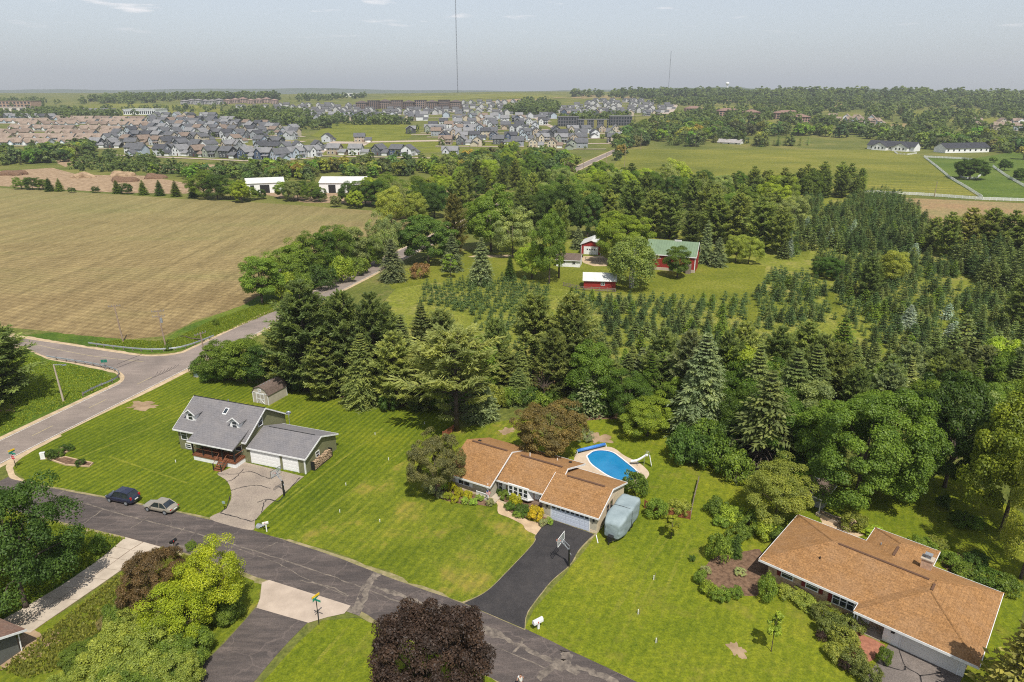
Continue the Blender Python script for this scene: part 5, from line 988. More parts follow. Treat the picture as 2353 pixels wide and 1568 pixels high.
def mailbox(loc, rz, label, c, hh=1.05, big=1.0):
    e = empty('mailbox', (*loc, 0), rz, label, 'mailbox'); m = M('mailbox_paint', c, None, 2, .4, .4); s = big
    MB().box(-.05 * s, .05 * s, -.05 * s, .05 * s, 0, hh).build('post', MT['white'] if c[0] > .5 else MT['wood'], e)
    pr_ = [(-.1 * s, 0), (.1 * s, 0), (.1 * s, .14 * s), (.07 * s, .21 * s), (0, .24 * s), (-.07 * s, .21 * s), (-.1 * s, .14 * s)]
    MB().ext([(p[0], p[1] + hh) for p in pr_], 'y', -.32 * s, .24 * s).build('box', m, e); MB().box(.1 * s, .12 * s, -.1 * s, -.06 * s, hh + .1, hh + .3).build('flag', M('flag_red_metal', (.5, .03, .02)), e); return e
mailbox(G(402, 1262), R(-20), 'black mailbox at the end of the concrete drive', (.015, .015, .018), 1.0, 1.5)
mailbox(G(613, 1222), R(-65), 'grey mailbox on a white post beside the grey drive', (.6, .58, .55), 1.1, 1.3)
mailbox(G(1237, 1445), R(-55), 'large white mailbox beside the blacktop drive', (.78, .78, .78), .8, 2.0)
e = empty('culvert_pipe', (*G(592, 1210), 0), R(-20), 'pale open culvert pipe end in the grass by the grey drive', 'pipe'); mb = MB()
for k in range(9):
    q0, q1 = R(k * 22.5), R((k + 1) * 22.5)
    if k < 8: mb.poly([(0, .4 * math.cos(q0), .4 * math.sin(q0)), (1.1 * (1 - abs(k - 3.5) / 6), .4 * math.cos(q0), .35 * math.sin(q0)), (1.1 * (1 - abs(k - 3.5) / 6), .4 * math.cos(q1), .35 * math.sin(q1)), (0, .4 * math.cos(q1), .4 * math.sin(q1))])
mb.build('pipe_shell', MT['steel'], e)
def bxthing(name, label, cat, loc, rz, parts):
    e = empty(name, (*loc, 0), rz, label, cat)
    for n_, b_, m_ in parts: MB().box(*b_).build(n_, m_, e)
    return e
util = M('utility_green', (.28, .36, .34), None, 1, .5, .4)
bxthing('utility_cabinet', 'pale green utility cabinet beside the shrubs at the lawn edge', 'cabinet', G(453, 866), R(-20), [('base', (-.5, .5, -.4, .4, 0, .12), MT['concrete']), ('cabinet_body', (-.42, .42, -.34, .34, .12, 1.15), util), ('lid', (-.46, .46, -.38, .38, 1.15, 1.22), util)])
bxthing('transformer_box', 'grey transformer box at the foot of the leaning poles', 'transformer', G(490, 862), R(-15), [('base', (-.7, .7, -.5, .5, 0, .12), MT['concrete']), ('cabinet_body', (-.6, .6, -.42, .42, .12, .9), MT['steel']), ('lid', (-.64, .64, -.46, .46, .9, .97), MT['steel'])])
bxthing('utility_cabinet', 'small white cabinet at the end of the raised flower bed', 'cabinet', G(100, 1055), R(15), [('base', (-.35, .35, -.25, .25, 0, .08), MT['concrete']), ('cabinet_body', (-.3, .3, -.2, .2, .08, 1.0), MT['white']), ('lid', (-.33, .33, -.23, .23, 1.0, 1.06), MT['white'])])
# raised L-shaped flower bed
gb_ = empty('raised_flower_bed', (0, 0, 0), 0, 'low wooden edged angular flower bed with shrubs on the corner lawn', 'flower bed')
gb_.location = (*G(105, 1054), 0); o_ = gb_.location
for P_ in (((105, 1054), (150, 1070), (205, 1074), (214, 1066), (188, 1061), (150, 1052), (142, 1054)), ((140, 1050), (146, 1044), (172, 1030), (168, 1027), (138, 1033), (112, 1052))):
    Q = [G(*p) for p in P_]; b_ = MB().prism([(p[0] - o_.x, p[1] - o_.y) for p in Q], 0, .14).build('soil', MT['mulch'], gb_)
    for a, b in zip(Q, Q[1:] + Q[:1]):
        d = math.atan2(b[1] - a[1], b[0] - a[0]); ln = math.dist(a, b); MB().box(0, ln, -.07, .07, 0, .22).build('timber', MT['walk'], gb_, loc=(a[0] - o_.x, a[1] - o_.y, 0), rz=d)
# stakes and markers
mk = []
for u, v in ((795, 1116), (781, 1178), (873, 1200), (975, 975), (893, 1058), (404, 1063), (862, 1000)):
    e = empty('lawn_marker', (*G(u, v), 0), 0, None, 'marker', 'white markers on the striped lawn'); MB().box(-.035, .035, -.035, .035, 0, .3).build('stake', MT['white'], e); MB().box(-.05, .05, -.05, .05, .3, .4).build('cap', MT['white'], e); mk.append(e)
number(mk, 'small white marker on the striped lawn, {n} from the left of its kind')
mk = []
for u, v in ((1502, 1333), (1466, 1412), (1507, 1478)):
    e = empty('sapling_guard', (*G(u, v), 0), 0, None, 'sapling', 'staked saplings on the yellow-green lawn'); MB().tube([(0, 0, 0), (0, 0, .6)], .045, 8).build('tree_tube', MT['white'], e); MB().tube([(.15, 0, 0), (.15, 0, .9)], .02, 5).build('stake', MT['wood'], e); mk.append(e)
number(mk, 'white sapling tube in the yellow-green lawn, {n} from the left')
bxthing('lawn_sign', 'small blue and white sign board in the lawn near the grey drive', 'sign', G(516, 1170), R(-15), [('post', (-.02, .02, -.02, .02, 0, 1.0), MT['dark']), ('panel', (-.22, .22, -.03, .0, .8, 1.15), util)])
# guardrails
def guardrail(P, label):
    L = smooth_line([G(*p) for p in P], 8); e = empty('guardrail', (*L[0], 0), 0, label, 'guardrail'); ox, oy = L[0]; mb = MB()
    cs = [(.0, .45), (.07, .51), (.0, .57), (.0, .61), (.07, .67), (0, .76)]
    for i in range(len(L) - 1):
        a, b = L[i], L[i + 1]; d = Vector((b[0] - a[0], b[1] - a[1])).normalized(); nn = Vector((d.y, -d.x))
        for (o0, z0_), (o1, z1_) in zip(cs, cs[1:]):
            mb.poly([(a[0] - ox + nn.x * o0, a[1] - oy + nn.y * o0, z0_), (b[0] - ox + nn.x * o0, b[1] - oy + nn.y * o0, z0_), (b[0] - ox + nn.x * o1, b[1] - oy + nn.y * o1, z1_), (a[0] - ox + nn.x * o1, a[1] - oy + nn.y * o1, z1_)])
    mb.build('rail', MT['steel'], e); acc = 0; pm_ = MB().box(-.08, .08, -.1, .1, 0, .78).mesh('post', MT['wood'])
    for a, b in zip(L, L[1:]):
        acc += math.dist(a, b)
        if acc > 1.9: put('post', pm_, e, (b[0] - ox - .1, b[1] - oy + .1, 0)); acc = 0
    return e
guardrail([(204, 794), (240, 799), (300, 806), (350, 809), (403, 806), (440, 797), (470, 786), (492, 777)], 'long curved steel guardrail along the field side of the junction')
guardrail([(108, 825), (160, 833), (215, 842), (255, 851), (274, 861), (270, 873), (250, 884), (225, 894), (192, 911)], 'curved steel guardrail round the inside corner of the junction')
# utility poles
def pole(u, v, vt, label, arms=1, lean=0.0, transformer=False, mat='polewood', rz=0.0, r0=.17):
    X, Y = G(u, v); h_ = ZAT(u, vt, Y); e = empty('utility_pole', (X, Y, 0), rz, label, 'utility pole', 'utility poles along the road')
    MB().tube([(0, 0, 0), (lean * .5, 0, h_ * .5), (lean, 0, h_)], [r0, r0 * .85, r0 * .65], 8).build('shaft', MT[mat], e)
    for i in range(arms):
        z_ = h_ - .35 - i * 1.1; MB().box(-1.2 + lean, 1.2 + lean, -.06, .06, z_ - .07, z_ + .07).build('crossarm', MT['wood'], e)
        for k in (-1.1, -.5, .5, 1.1): MB().tube([(k + lean, 0, z_ + .07), (k + lean, 0, z_ + .3)], .05, 6).build('insulator', MT['steel'], e)
    if transformer: MB().tube([(.35 + lean, 0, h_ - 2.8), (.35 + lean, 0, h_ - 1.8)], .25, 10).build('transformer', MT['steel'], e)
    return e, Vector((X, Y, h_))
pA = pole(283, 786, 700, 'wooden utility pole with braced crossarm, left of two at the junction', 1, -.3, rz=R(20))
pB = pole(381, 798, 712, 'wooden utility pole with transformer, right of two at the junction', 2, -.3, True, rz=R(20))
pC = pole(480, 862, 762, 'tall reddish utility pole beside the pale cabinet at the lawn edge', 1, -.4, rz=R(60))
pD = pole(648, 690, 620, 'slim utility pole at the edge of the field by the lone tree', 1, -.2, rz=R(70))
pE = pole(829, 604, 552, 'pale utility pole with transformer among the roadside trees', 0, 0, True, rz=R(70))
pF = pole(146, 923, 838, 'pale concrete lamp pole in the grassy corner of the junction', 0, -.2, mat='concrete')
MB().box(-.1, 1.9, -.06, .06, 0, .1).box(1.5, 2.1, -.14, .14, -.06, .1).build('lamp_arm', MT['steel'], pF[0], loc=(-.2, 0, pF[1].z - .1))
pG = pole(915, 483, 440, 'thin white utility pole at the far edge of the field', 0, 0, mat='concrete')
far_p = []
for u, v, t_ in ((1296, 425, 372), (1340, 412, 365), (1392, 400, 352), (1435, 385, 330), (1472, 345, 306), (1700, 470, 440), (2147, 452, 418)):
    e, _ = pole(u, v, t_, None, 1, rz=R(70)); far_p.append(e)
number(far_p, 'thin distant utility pole near the pasture, {n} from the left')
def wire(a, b, sag, label, dz=0.0):
    a = Vector(a) + Vector((0, 0, dz)); b = Vector(b) + Vector((0, 0, dz)); P_ = [tuple(a.lerp(b, t) - Vector((0, 0, sag * 4 * t * (1 - t))) - a) for t in [i / 10 for i in range(11)]]
    o = MB().tube(P_, .018, 3, False).build('overhead_wire', MT['dark'], None, loc=tuple(a)); tag(o, label, 'wire', 'overhead wires'); return o
tops = [p[1] for p in (pB, pC)]
wire(pA[1], pB[1], .6, 'overhead wire between the two junction poles', -.2); wire(pB[1], pD[1], 1.6, 'overhead wire from the transformer pole to the field pole', -.2); wire(pD[1], pE[1], 1.6, 'overhead wire from the field pole to the pale pole')
for k, dz in enumerate((0, -.9, -2.2)): wire(pF[1], (-110, 92, 7.5), 1.0, ['highest', 'middle', 'lowest'][k] + ' overhead wire running left from the pale lamp pole', dz)
# fallen branch in the field
o = MB().tube([(*G(410, 774), .15), (*G(425, 775), .2), (*G(440, 780), .2), (*G(470, 784), .3)], [.05, .1, .12, .16], 6).build('fallen_branch', MT['bark']); tag(o, 'dark fallen branch lying at the edge of the ploughed field', 'branch')
# ------------------------------------------------------------------ vehicles
def car(loc, rz, label, paint, kind):
    e = empty('parked_car', (*loc, 0.03), rz, label, 'car', 'cars parked on the street'); suv = kind == 'suv'
    Lh, wd = (2.25, .91) if suv else (2.24, .875); belt = 1.0 if suv else .88; roof = 1.66 if suv else 1.42
    # stations along x (front = -x): x, half-width, bottom, top
    S_ = [(-Lh, .62, .38, .62), (-Lh + .12, .78, .28, .74), (-Lh + .55, wd * .97, .22, .86 if suv else .76), (-Lh + 1.15, wd, .2, .97 if suv else .87), (0, wd, .2, belt), (Lh - 1.0, wd, .2, belt + .03), (Lh - .35, wd * .97, .24, belt + .04), (Lh - .06, wd * .86, .3, belt - .02), (Lh, wd * .74, .4, belt - .22)]
    V, F = [], []
    for x, hw, zb, zt in S_:
        for y, z in ((-hw * .9, zb), (-hw, zb + .16), (-hw, zb + (zt - zb) * .62), (-hw * .93, zt - .03), (-hw * .55, zt + .02), (0, zt + .035), (hw * .55, zt + .02), (hw * .93, zt - .03), (hw, zb + (zt - zb) * .62), (hw, zb + .16), (hw * .9, zb)): V.append((x, y, z))
    k = 11
    for i in range(len(S_) - 1):
        for j in range(k): F.append((i * k + j, i * k + (j + 1) % k, (i + 1) * k + (j + 1) % k, (i + 1) * k + j))
    F += [tuple(range(k)), tuple(range((len(S_) - 1) * k, len(S_) * k))]
    b = MB(); b.v = V; b.f = F; bo = b.build('body', paint, e, True); md = bo.modifiers.new('s', 'SUBSURF'); md.levels = 1; md.render_levels = 1
    # glasshouse
    f0, f1, r1, r0 = (-1.05, -.42, 1.5, 2.1) if suv else (-.98, -.28, .95, 1.72); hb, ht = wd * .9, wd * .70; zb = belt - .06
    g_ = [(f0, -hb, zb), (f1, -ht, roof), (r1, -ht, roof - .02), (r0, -hb, zb), (f0, hb, zb), (f1, ht, roof), (r1, ht, roof - .02), (r0, hb, zb)]
    gl = MB(); gl.v = g_; gl.f = [(0, 1, 2, 3), (4, 7, 6, 5), (0, 4, 5, 1), (3, 2, 6, 7), (1, 5, 6, 2)]; gl.build('window_glass', MT['glass'], e)
    rm = MB().slab([(f1 - .06, -ht - .03, roof + .005), (f1 - .06, ht + .03, roof + .005), ((f1 + r1) / 2, ht, roof + .05), ((f1 + r1) / 2, -ht, roof + .05)], .06).slab([((f1 + r1) / 2, -ht, roof + .05), ((f1 + r1) / 2, ht, roof + .05), (r1 + .06, ht + .03, roof - .005), (r1 + .06, -ht - .03, roof - .005)], .06)
    rm.build('roof_panel', paint, e)
    for sg in (-1, 1):
        pl = MB(); hb2, ht2 = hb * sg, ht * sg
        for (xa, xb) in ((f0, f1), ((f0 + r0) / 2 + .1, (f1 + r1) / 2 + .08), (r0, r1)): pl.tube([(xa, hb2 * 1.01, zb), (xb, ht2 * 1.02, roof)], .05, 4, False)
        pl.build('pillars', paint, e)
        MB().box(f0 + .1, f0 + .24, sg * wd - .02, sg * wd + .16 * sg if sg > 0 else -wd + .02, belt - .02, belt + .12).build('mirror', paint, e) if sg > 0 else MB().box(f0 + .1, f0 + .24, -wd - .16, -wd + .02, belt - .02, belt + .12).build('mirror', paint, e)
        MB().box(*((Lh - .2, Lh - .035, sg * .60 - .13, sg * .60 + .13, .66, .80) if not suv else (1.98, 2.17, sg * .70 - .09, sg * .70 + .09, .86, 1.2))).build('taillight', MT['redlight'], e)
        MB().box(-Lh + .03, -Lh + .28, sg * .56 - .12, sg * .56 + .12, .56, .66 if not suv else .7).build('headlight', MT['steel'], e)
        for x in (-1.38, 1.32):
            wh = MB().tube([(x, sg * (wd - .2), .33), (x, sg * (wd + .02), .33)], .33, 18).build('wheel', MT['dark'], e); MB().tube([(x, sg * (wd + .01), .33), (x, sg * (wd + .035), .33)], .21, 12).build('rim', MT['steel'], wh)
    MB().box(Lh - .03, Lh + .03, -.26, .26, belt - .32, belt - .2).build('licence_plate', MT['white'], e)
    return e
MT['redlight'] = M('red_lens', (.45, .02, .02), (.35, .015, .015), 2, .2, .5)
def paint(n, c): return M(n, c, tuple(k * .92 for k in c), 1, .3, .5, coat=.6)
dk = paint('dark_blue_paint', (.012, .016, .04)); bg_ = paint('beige_metallic', (.25, .225, .18)); mr = paint('maroon_paint', (.16, .008, .015))
c1, c2 = G(252, 1158), G(345, 1178)
car((-50.9, 77.1), R(-17) , 'dark blue hatchback suv parked at the street edge by the corner lawn', dk, 'suv')
car((-44.9, 75.0), R(-17), 'beige sedan parked at the street edge behind the dark suv', bg_, 'sedan')
car((3.5, 45.35), R(-30), 'maroon car cut off by the bottom edge of the photo', mr, 'sedan')
o = car((26.2, 452), R(73), 'tiny red car on the county road beyond the trees', paint('red_paint', (.4, .02, .02)), 'sedan')
# person in white beside the maroon car (mostly below the frame)
def skin_fig(name, V, E_, rad, mat, parent):
    me = bpy.data.meshes.new(name); me.from_pydata(V, E_, []); o = put(name, me, parent); me.materials.append(mat)
    s = o.modifiers.new('skin', 'SKIN'); s.use_smooth_shade = True
    for i, r in enumerate(rad): me.skin_vertices[0].data[i].radius = r if hasattr(r, '__len__') else (r, r)
    me.skin_vertices[0].data[0].use_root = True; d = o.modifiers.new('s', 'SUBSURF'); d.levels = 1; d.render_levels = 2; return o
skin_m = M('skin', (.45, .25, .17), (.40, .22, .15), 3, .6, .3); hair = M('brown_hair', (.06, .035, .02))
px_, py_ = .78, 46.85
ps = empty('person', (px_, py_, .03), R(150), 'person in a white shirt with one arm raised beside the maroon car', 'person')
skin_fig('body', [(0, 0, .95), (0, 0, 1.2), (0, 0, 1.42), (0, 0, 1.52), (0, .02, 1.62), (0, .02, 1.74), (.19, 0, 1.42), (.3, .08, 1.2), (.28, .2, 1.0), (-.19, 0, 1.42), (-.34, .1, 1.6), (-.3, .2, 1.84), (.1, 0, .9), (.11, .02, .5), (.11, 0, .08), (.11, .16, .04), (-.1, 0, .9), (-.11, .02, .5), (-.11, 0, .08), (-.11, .16, .04)],
         [(0, 1), (1, 2), (2, 3), (3, 4), (4, 5), (2, 6), (6, 7), (7, 8), (2, 9), (9, 10), (10, 11), (0, 12), (12, 13), (13, 14), (14, 15), (0, 16), (16, 17), (17, 18), (18, 19)],
         [(.15, .11), (.14, .1), (.15, .1), .055, (.08, .1), (.07, .08), .06, .045, .035, .06, .045, .035, .09, .06, .045, .04, .09, .06, .045, .04], skin_m, ps)
skin_fig('shirt', [(0, 0, .9), (0, 0, 1.2), (0, 0, 1.43), (.2, 0, 1.42), (.27, .05, 1.28), (-.2, 0, 1.42), (-.29, .06, 1.52)], [(0, 1), (1, 2), (2, 3), (3, 4), (2, 5), (5, 6)], [(.18, .14), (.17, .13), (.17, .12), .08, .075, .08, .075], MT['white'], ps)
skin_fig('trousers', [(0, 0, .93), (.1, 0, .86), (.11, .02, .5), (.11, 0, .14), (-.1, 0, .86), (-.11, .02, .5), (-.11, 0, .14)], [(0, 1), (1, 2), (2, 3), (0, 4), (4, 5), (5, 6)], [(.17, .13), .11, .08, .07, .11, .08, .07], MT['dark'], ps)
skin_fig('hair', [(0, -.02, 1.66), (0, .0, 1.76)], [(0, 1)], [(.095, .1), (.085, .09)], hair, ps)
# ------------------------------------------------------------------ fences
def fence(P, label, mat, hh=1.35, rails=3, sp=2.4, pr=.07, rh=.07, name='rail_fence', z=False):
    L = [G(*p) for p in P]; e = empty(name, (*L[0], 0), 0, label, 'fence'); ox, oy = L[0]; pm = MB().box(-pr, pr, -pr, pr, 0, hh + .1).mesh('post', mat); lens = {}
    for a, b in zip(L, L[1:]):
        ln = math.dist(a, b); n = max(1, round(ln / sp)); an = math.atan2(b[1] - a[1], b[0] - a[0])
        for i in range(n + 1 if (a, b) == (L[-2], L[-1]) else n): put('post', pm, e, (a[0] - ox + (b[0] - a[0]) * i / n, a[1] - oy + (b[1] - a[1]) * i / n, 0), an)
        for k in range(rails): zc = hh * (k + 1) / rails - .08; MB().box(0, ln, -.025, .025, zc - rh, zc + rh).build('rail', mat, e, loc=(a[0] - ox, a[1] - oy, 0), rz=an)
    return e
wf = MT['white']
fence([(1985, 443), (2120, 450), (2258, 460), (2353, 463), (2480, 468)], 'long white rail fence between pasture and brown field', wf, 1.5, 4, 3.0, .1, .1)
fence([(2123, 362), (2150, 383), (2182, 410), (2220, 433), (2256, 456)], 'white rail fence slanting down between pasture and paddock', wf, 1.5, 4, 3.0, .1, .1)
fence([(2123, 362), (2165, 364), (2210, 366), (2240, 369)], 'short white fence along the far side of the paddock', wf, 1.5, 4, 3.0, .1, .1)
fence([(2281, 384), (2310, 405), (2353, 430), (2400, 450)], 'white rail fence at the right edge of the paddock', wf, 1.5, 4, 3.0, .1, .1)
fence([(2055, 350), (2062, 355), (2085, 357), (2106, 354)], 'small white pen fence in front of the gabled stable', wf, 1.4, 3, 3.0, .1, .1)
fence([(2205, 408), (2222, 412), (2244, 411), (2254, 404)], 'white guard fence round the big paddock tree', wf, 1.3, 3, 2.0, .09, .08)
fence([(1850, 322), (1872, 326), (1890, 324)], 'white corral fence beside the riding hall', wf, 1.4, 3, 3.0, .1, .1)
fence([(1295, 658), (1340, 668), (1414, 672)], 'weathered split rail fence in front of the red shed', MT['wood'], 1.1, 3, 2.2)
fence([(1345, 600), (1375, 602), (1395, 601)], 'wooden rail fence in front of the red garage', MT['wood'], 1.1, 3, 2.0)
fence([(1018, 1008), (1030, 1000), (1046, 988)], 'short red board fence beside the big pine trunk', MT['redwood'], 1.1, 5, 1.6, .06, .08)
fence([(1481, 1168), (1500, 1176), (1540, 1186), (1585, 1194)], 'red board fence across the side yard right of the trailer', MT['redwood'], 1.15, 5, 1.8, .06, .085)
fence([(1605, 1108), (1594, 1152), (1586, 1194)], 'low board fence running back from the red fence to the trees', MT['wood'], .85, 3, 1.8, .05, .06)
# patio umbrella-less set: chairs behind the ranch
for i, (x, y) in enumerate(((9.2, 12.4), (10.1, 12.9))):
    e = empty('patio_chair', (*L2(x, y), 0.02), R(40 + 100 * i), ('left', 'right')[i] + ' dark patio chair behind the ranch house', 'chair', 'patio chairs')
    MB().box(-.28, .28, -.28, .28, .4, .45).build('seat', MT['dark'], e); MB().box(-.28, .28, .24, .28, .45, 1.0).build('backrest', MT['dark'], e)
    for sx_ in (-.25, .25):
        for sy_ in (-.25, .25): MB().box(sx_ - .02, sx_ + .02, sy_ - .02, sy_ + .02, 0, .4).build('leg', MT['dark'], e)
sd_ = empty('satellite_dish', (*[h1.matrix_basis @ Vector((13.4, 8.6, 0))][0],), R(160), 'grey satellite dish on a post behind the olive house', 'satellite dish')
MB().tube([(0, 0, 0), (0, 0, 3.9)], .04, 6).build('mast', MT['steel'], sd_); MB().tube([(0, 0, 3.9), (.06, -.12, 4.0), (.12, -.2, 4.05)], [.05, .35, .42], 14).build('dish', MT['steel'], sd_)

# ------------------------------------------------------------------ trees and shrubs one can tell apart
grp = 'tall conifers behind the lawns'
belt = []
for k, (u, vb, vt, pr_, c, wpx) in enumerate([(655, 888, 742, 'pine0', 'pine', 120), (712, 898, 648, 'pine1', 'pined', 190), (752, 914, 770, 'pine2', 'pine', 130), (800, 902, 672, 'pine2', 'pined', 150), (838, 926, 765, 'spruce0', 'pine', 120), (866, 905, 674, 'pine0', 'pined', 140),
        (912, 936, 762, 'pine1', 'pine', 130), (930, 905, 722, 'spruce1', 'spruce', 110), (968, 940, 800, 'pine0', 'piney', 110), (975, 888, 697, 'spruce2', 'spruce', 120), (1018, 885, 712, 'pine2', 'grey', 130), (690, 850, 700, 'pine2', 'pine', 130), (770, 860, 680, 'spruce1', 'spruce', 110), (890, 860, 700, 'pine1', 'pined', 120),
        (1052, 905, 760, 'spruce0', 'spruce', 100), (1105, 962, 868, 'spruce1', 'spruceb', 100), (1112, 900, 790, 'pine1', 'pined', 100), (1158, 905, 800, 'pine0', 'pine', 105), (1227, 875, 678, 'pinebare', 'pine', 150), (1311, 885, 678, 'pine2', 'pine', 165), (1262, 905, 800, 'spruce2', 'spruce', 90), (1192, 925, 845, 'spruce0', 'spruce', 80),
        (1350, 945, 846, 'bigfir0', 'spruceb', 110), (1402, 930, 828, 'pine1', 'pine', 100), (1438, 925, 812, 'spruce0', 'spruce', 90), (1469, 925, 800, 'spruce1', 'spruceb', 100), (1520, 940, 812, 'pine2', 'pined', 100), (1552, 960, 800, 'spruce2', 'spruce', 95), (1604, 1000, 764, 'spruce0', 'spruceb', 165), (1655, 960, 765, 'pine0', 'pined', 120), (1692, 940, 742, 'pine1', 'pine', 130),
        (1722, 1010, 790, 'spruce1', 'spruce', 130), (1745, 1088, 850, 'sprucebare', 'spruce', 190), (1802, 1040, 800, 'spruce2', 'spruce', 150), (1850, 1000, 790, 'spruce0', 'pined', 140), (1905, 960, 790, 'pine2', 'pine', 120), (1775, 930, 752, 'pine0', 'pined', 120), (1840, 900, 740, 'pine1', 'pine', 120), (2140, 920, 800, 'pine0', 'pined', 120), (2210, 930, 780, 'spruce1', 'spruce', 120), (2290, 940, 800, 'pine2', 'pine', 130), (2350, 960, 760, 'pine1', 'pined', 150), (2100, 880, 800, 'spruce2', 'spruce', 90)]):
    belt.append(tuv(pr_, u, vb, vt, c, 'pine_tree' if 'pine' in pr_ else 'spruce_tree', None, 'tree', grp, wpx))
kinds = {}
for o in belt: kinds.setdefault(o.name.split('.')[0], []).append(o)
number(kinds['pine_tree'], 'tall shaggy pine behind the lawns, {n} pine from the left of that belt'); number(kinds['spruce_tree'], 'tall spruce behind the lawns, {n} spruce from the left of that belt')
tuv('pineairy', 1050, 990, 758, 'piney', 'pine_tree', 'big yellow-green pine with bare lower trunk at the edge of the striped lawn', wpx=205)
tuv('pine1', 0, 930, 735, 'pined', 'pine_tree', 'large dark pine cut by the left edge beside the junction', wpx=215)
tuv('pine0', -45, 985, 820, 'pine', 'pine_tree', 'pine half outside the left edge below the large dark pine', wpx=130)
for a in [('maple0', 1965, 1160, 897, 'maple', 'maple_tree', 'huge round dark green maple behind the brick ranch', 262), ('maple1', 2170, 1120, 858, 'dark', 'maple_tree', 'dark maple in shade right of the huge round maple', 190), ('maple2', 2300, 1225, 905, (.115, .15, .019), 'broadleaf_tree', 'tall bright yellow-green tree at the right edge', 215), ('tall0', 2040, 950, 838, 'mid', 'broadleaf_tree', 'light green tree standing behind the huge round maple', 120),
          ('oak1', 2345, 1330, 1010, 'olive', 'broadleaf_tree', 'olive green tree cut off by the right edge beside the shaded lawn', 150), ('oak2', 1782, 1192, 1072, 'olive', 'broadleaf_tree', 'bushy light green tree in front of the garden house', 150), ('oak2', 1488, 1002, 916, 'lime', 'broadleaf_tree', 'drooping bright green tree at the edge of the pool lawn', 108),
          ('crab0', 1262, 1062, 928, 'bronze', 'crabapple_tree', 'wide bronze leaved crabapple behind the ranch roof', 158), ('crab1', 1003, 1138, 1004, (.10, .10, .04), 'crabapple_tree', 'olive bronze crabapple at the left end of the ranch house', 122), ('purple', 985, 1668, 1384, 'purple', 'purple_maple', 'dark purple leaved maple at the bottom edge beside the street', 258),
          ('oak1', 60, 1396, 1122, 'dark', 'broadleaf_tree', 'large dark green tree at the left edge above the concrete drive', 245), ('maple2', -80, 1320, 1125, 'maple', 'broadleaf_tree', 'green tree mostly outside the left edge behind the large dark tree', 190), ('chart', 495, 1425, 1262, 'chart', 'chartreuse_tree', 'bright chartreuse tree beside the street and the pale apron', 150), ('chart', 425, 1475, 1345, 'chart', 'chartreuse_tree', 'lower chartreuse tree in the middle of the thicket', 150),
          ('crab1', 372, 1425, 1268, (.088, .064, .032), 'crabapple_tree', 'bronze red tree in the thicket beside the concrete drive', 140), ('young', 1772, 1498, 1408, 'lime', 'young_tree', 'slim young tree with white trunk guard on the yellow-green lawn', 34), ('young', 1542, 1238, 1188, 'yel', 'young_tree', 'small yellow-green young tree right of the trailer', 34), ('bigfir1', 2318, 1660, 1372, (.12, .125, .035), 'evergreen_tree', 'olive evergreen at the lower right corner beside the brick ranch', 190), ('bigfir0', 2385, 1620, 1420, (.1, .11, .035), 'evergreen_tree', 'evergreen at the right edge behind the olive evergreen', 130),
          ('spruce1', 1690, 1280, 1228, 'dark', 'small_evergreen', 'small dark upright evergreen in the mulch bed left of the brick ranch', 34)]:
    tuv(*a[:5], a[5], a[6], wpx=a[7])
tuv('dead', 1250, 932, 845, 'rust', 'broken_tree', 'broken tree trunk with bare reddish twigs in the conifer belt', wpx=60)
# shrubs and bedding (u, base v, top v, colour, width px, words)
SHR = [(520, 872, 786, 'mid', 95, 'bushy green shrub tree behind the utility cabinet', 'tall0'), (565, 876, 772, 'mid', 100, 'tall green shrub tree left of the pines behind the shed', 'tall1'), (610, 884, 790, 'dark', 95, 'dark green shrub tree right behind the garden shed', 'tall0'), (462, 862, 824, 'maple', 50, 'low round shrub at the foot of the tall reddish pole', 'shrub0'),
       (1457, 1133, 1086, 'mid', 62, 'green shrub between pool deck and trailer', 'shrub1'), (1510, 1190, 1150, 'mid', 55, 'leafy bush at the left end of the red board fence', 'shrub0'), (1560, 1182, 1152, 'olive', 50, 'bush at the right end of the red board fence', 'shrub2'), (1570, 1062, 985, 'dark', 90, 'large dark shrub at the back of the pool lawn', 'shrub1'), (1625, 1040, 968, 'mid', 90, 'tall rounded shrub at the corner of the pool lawn', 'shrub0'), (1650, 1080, 1010, 'maple', 90, 'leafy shrub beside the dark board fence', 'shrub2'), (1600, 1066, 1000, 'dark', 90, 'dark leafy shrub at the far end of the dark board fence', 'shrub1'), (1690, 1105, 1040, 'mid', 84, 'spreading green shrub left of the bushy tree', 'shrub0'), (1662, 1048, 965, 'dark', 90, 'tall dark shrub below the spruces behind the pool lawn', 'shrub1'),
       (1760, 1375, 1322, 'mid', 52, 'rounded green shrub at the left corner of the brick ranch', 'shrub1'), (1650, 1290, 1234, 'mid', 62, 'round shrub left of the small dark evergreen', 'shrub0'), (2115, 1270, 1240, 'mid', 60, 'rounded shrub on the shaded back lawn', 'shrub2'), (1960, 1218, 1180, 'olive', 60, 'clipped round shrub beside the patio', 'shrub0'), (2030, 1525, 1490, 'mid', 34, 'small shrub on the brick walk', 'shrub1'), (1940, 1540, 1518, 'purple', 28, 'small dark red shrub among the junipers', 'shrub2'),
       (1340, 1012, 990, 'spruceb', 44, 'grey green shrub beside the pool cover reel', 'shrub2'), (230, 1270, 1235, 'maple', 46, 'low bush at the edge of the concrete drive', 'shrub0'), (440, 1262, 1245, 'mid', 26, 'small plant clump at the black mailbox', 'shrub1'), (497, 748, 733, 'mid', 16, 'lone small bush on the verge below the field', 'shrub0'), (388, 806, 790, 'maple', 18, 'small bush at the foot of the transformer pole', 'shrub1')]
for u, vb, vt, c, wp, lab, pr_ in SHR: tuv(pr_, u, vb, vt, c, 'shrub' if 'shrub' in pr_ else 'shrub_tree', lab, 'shrub', None, wp)
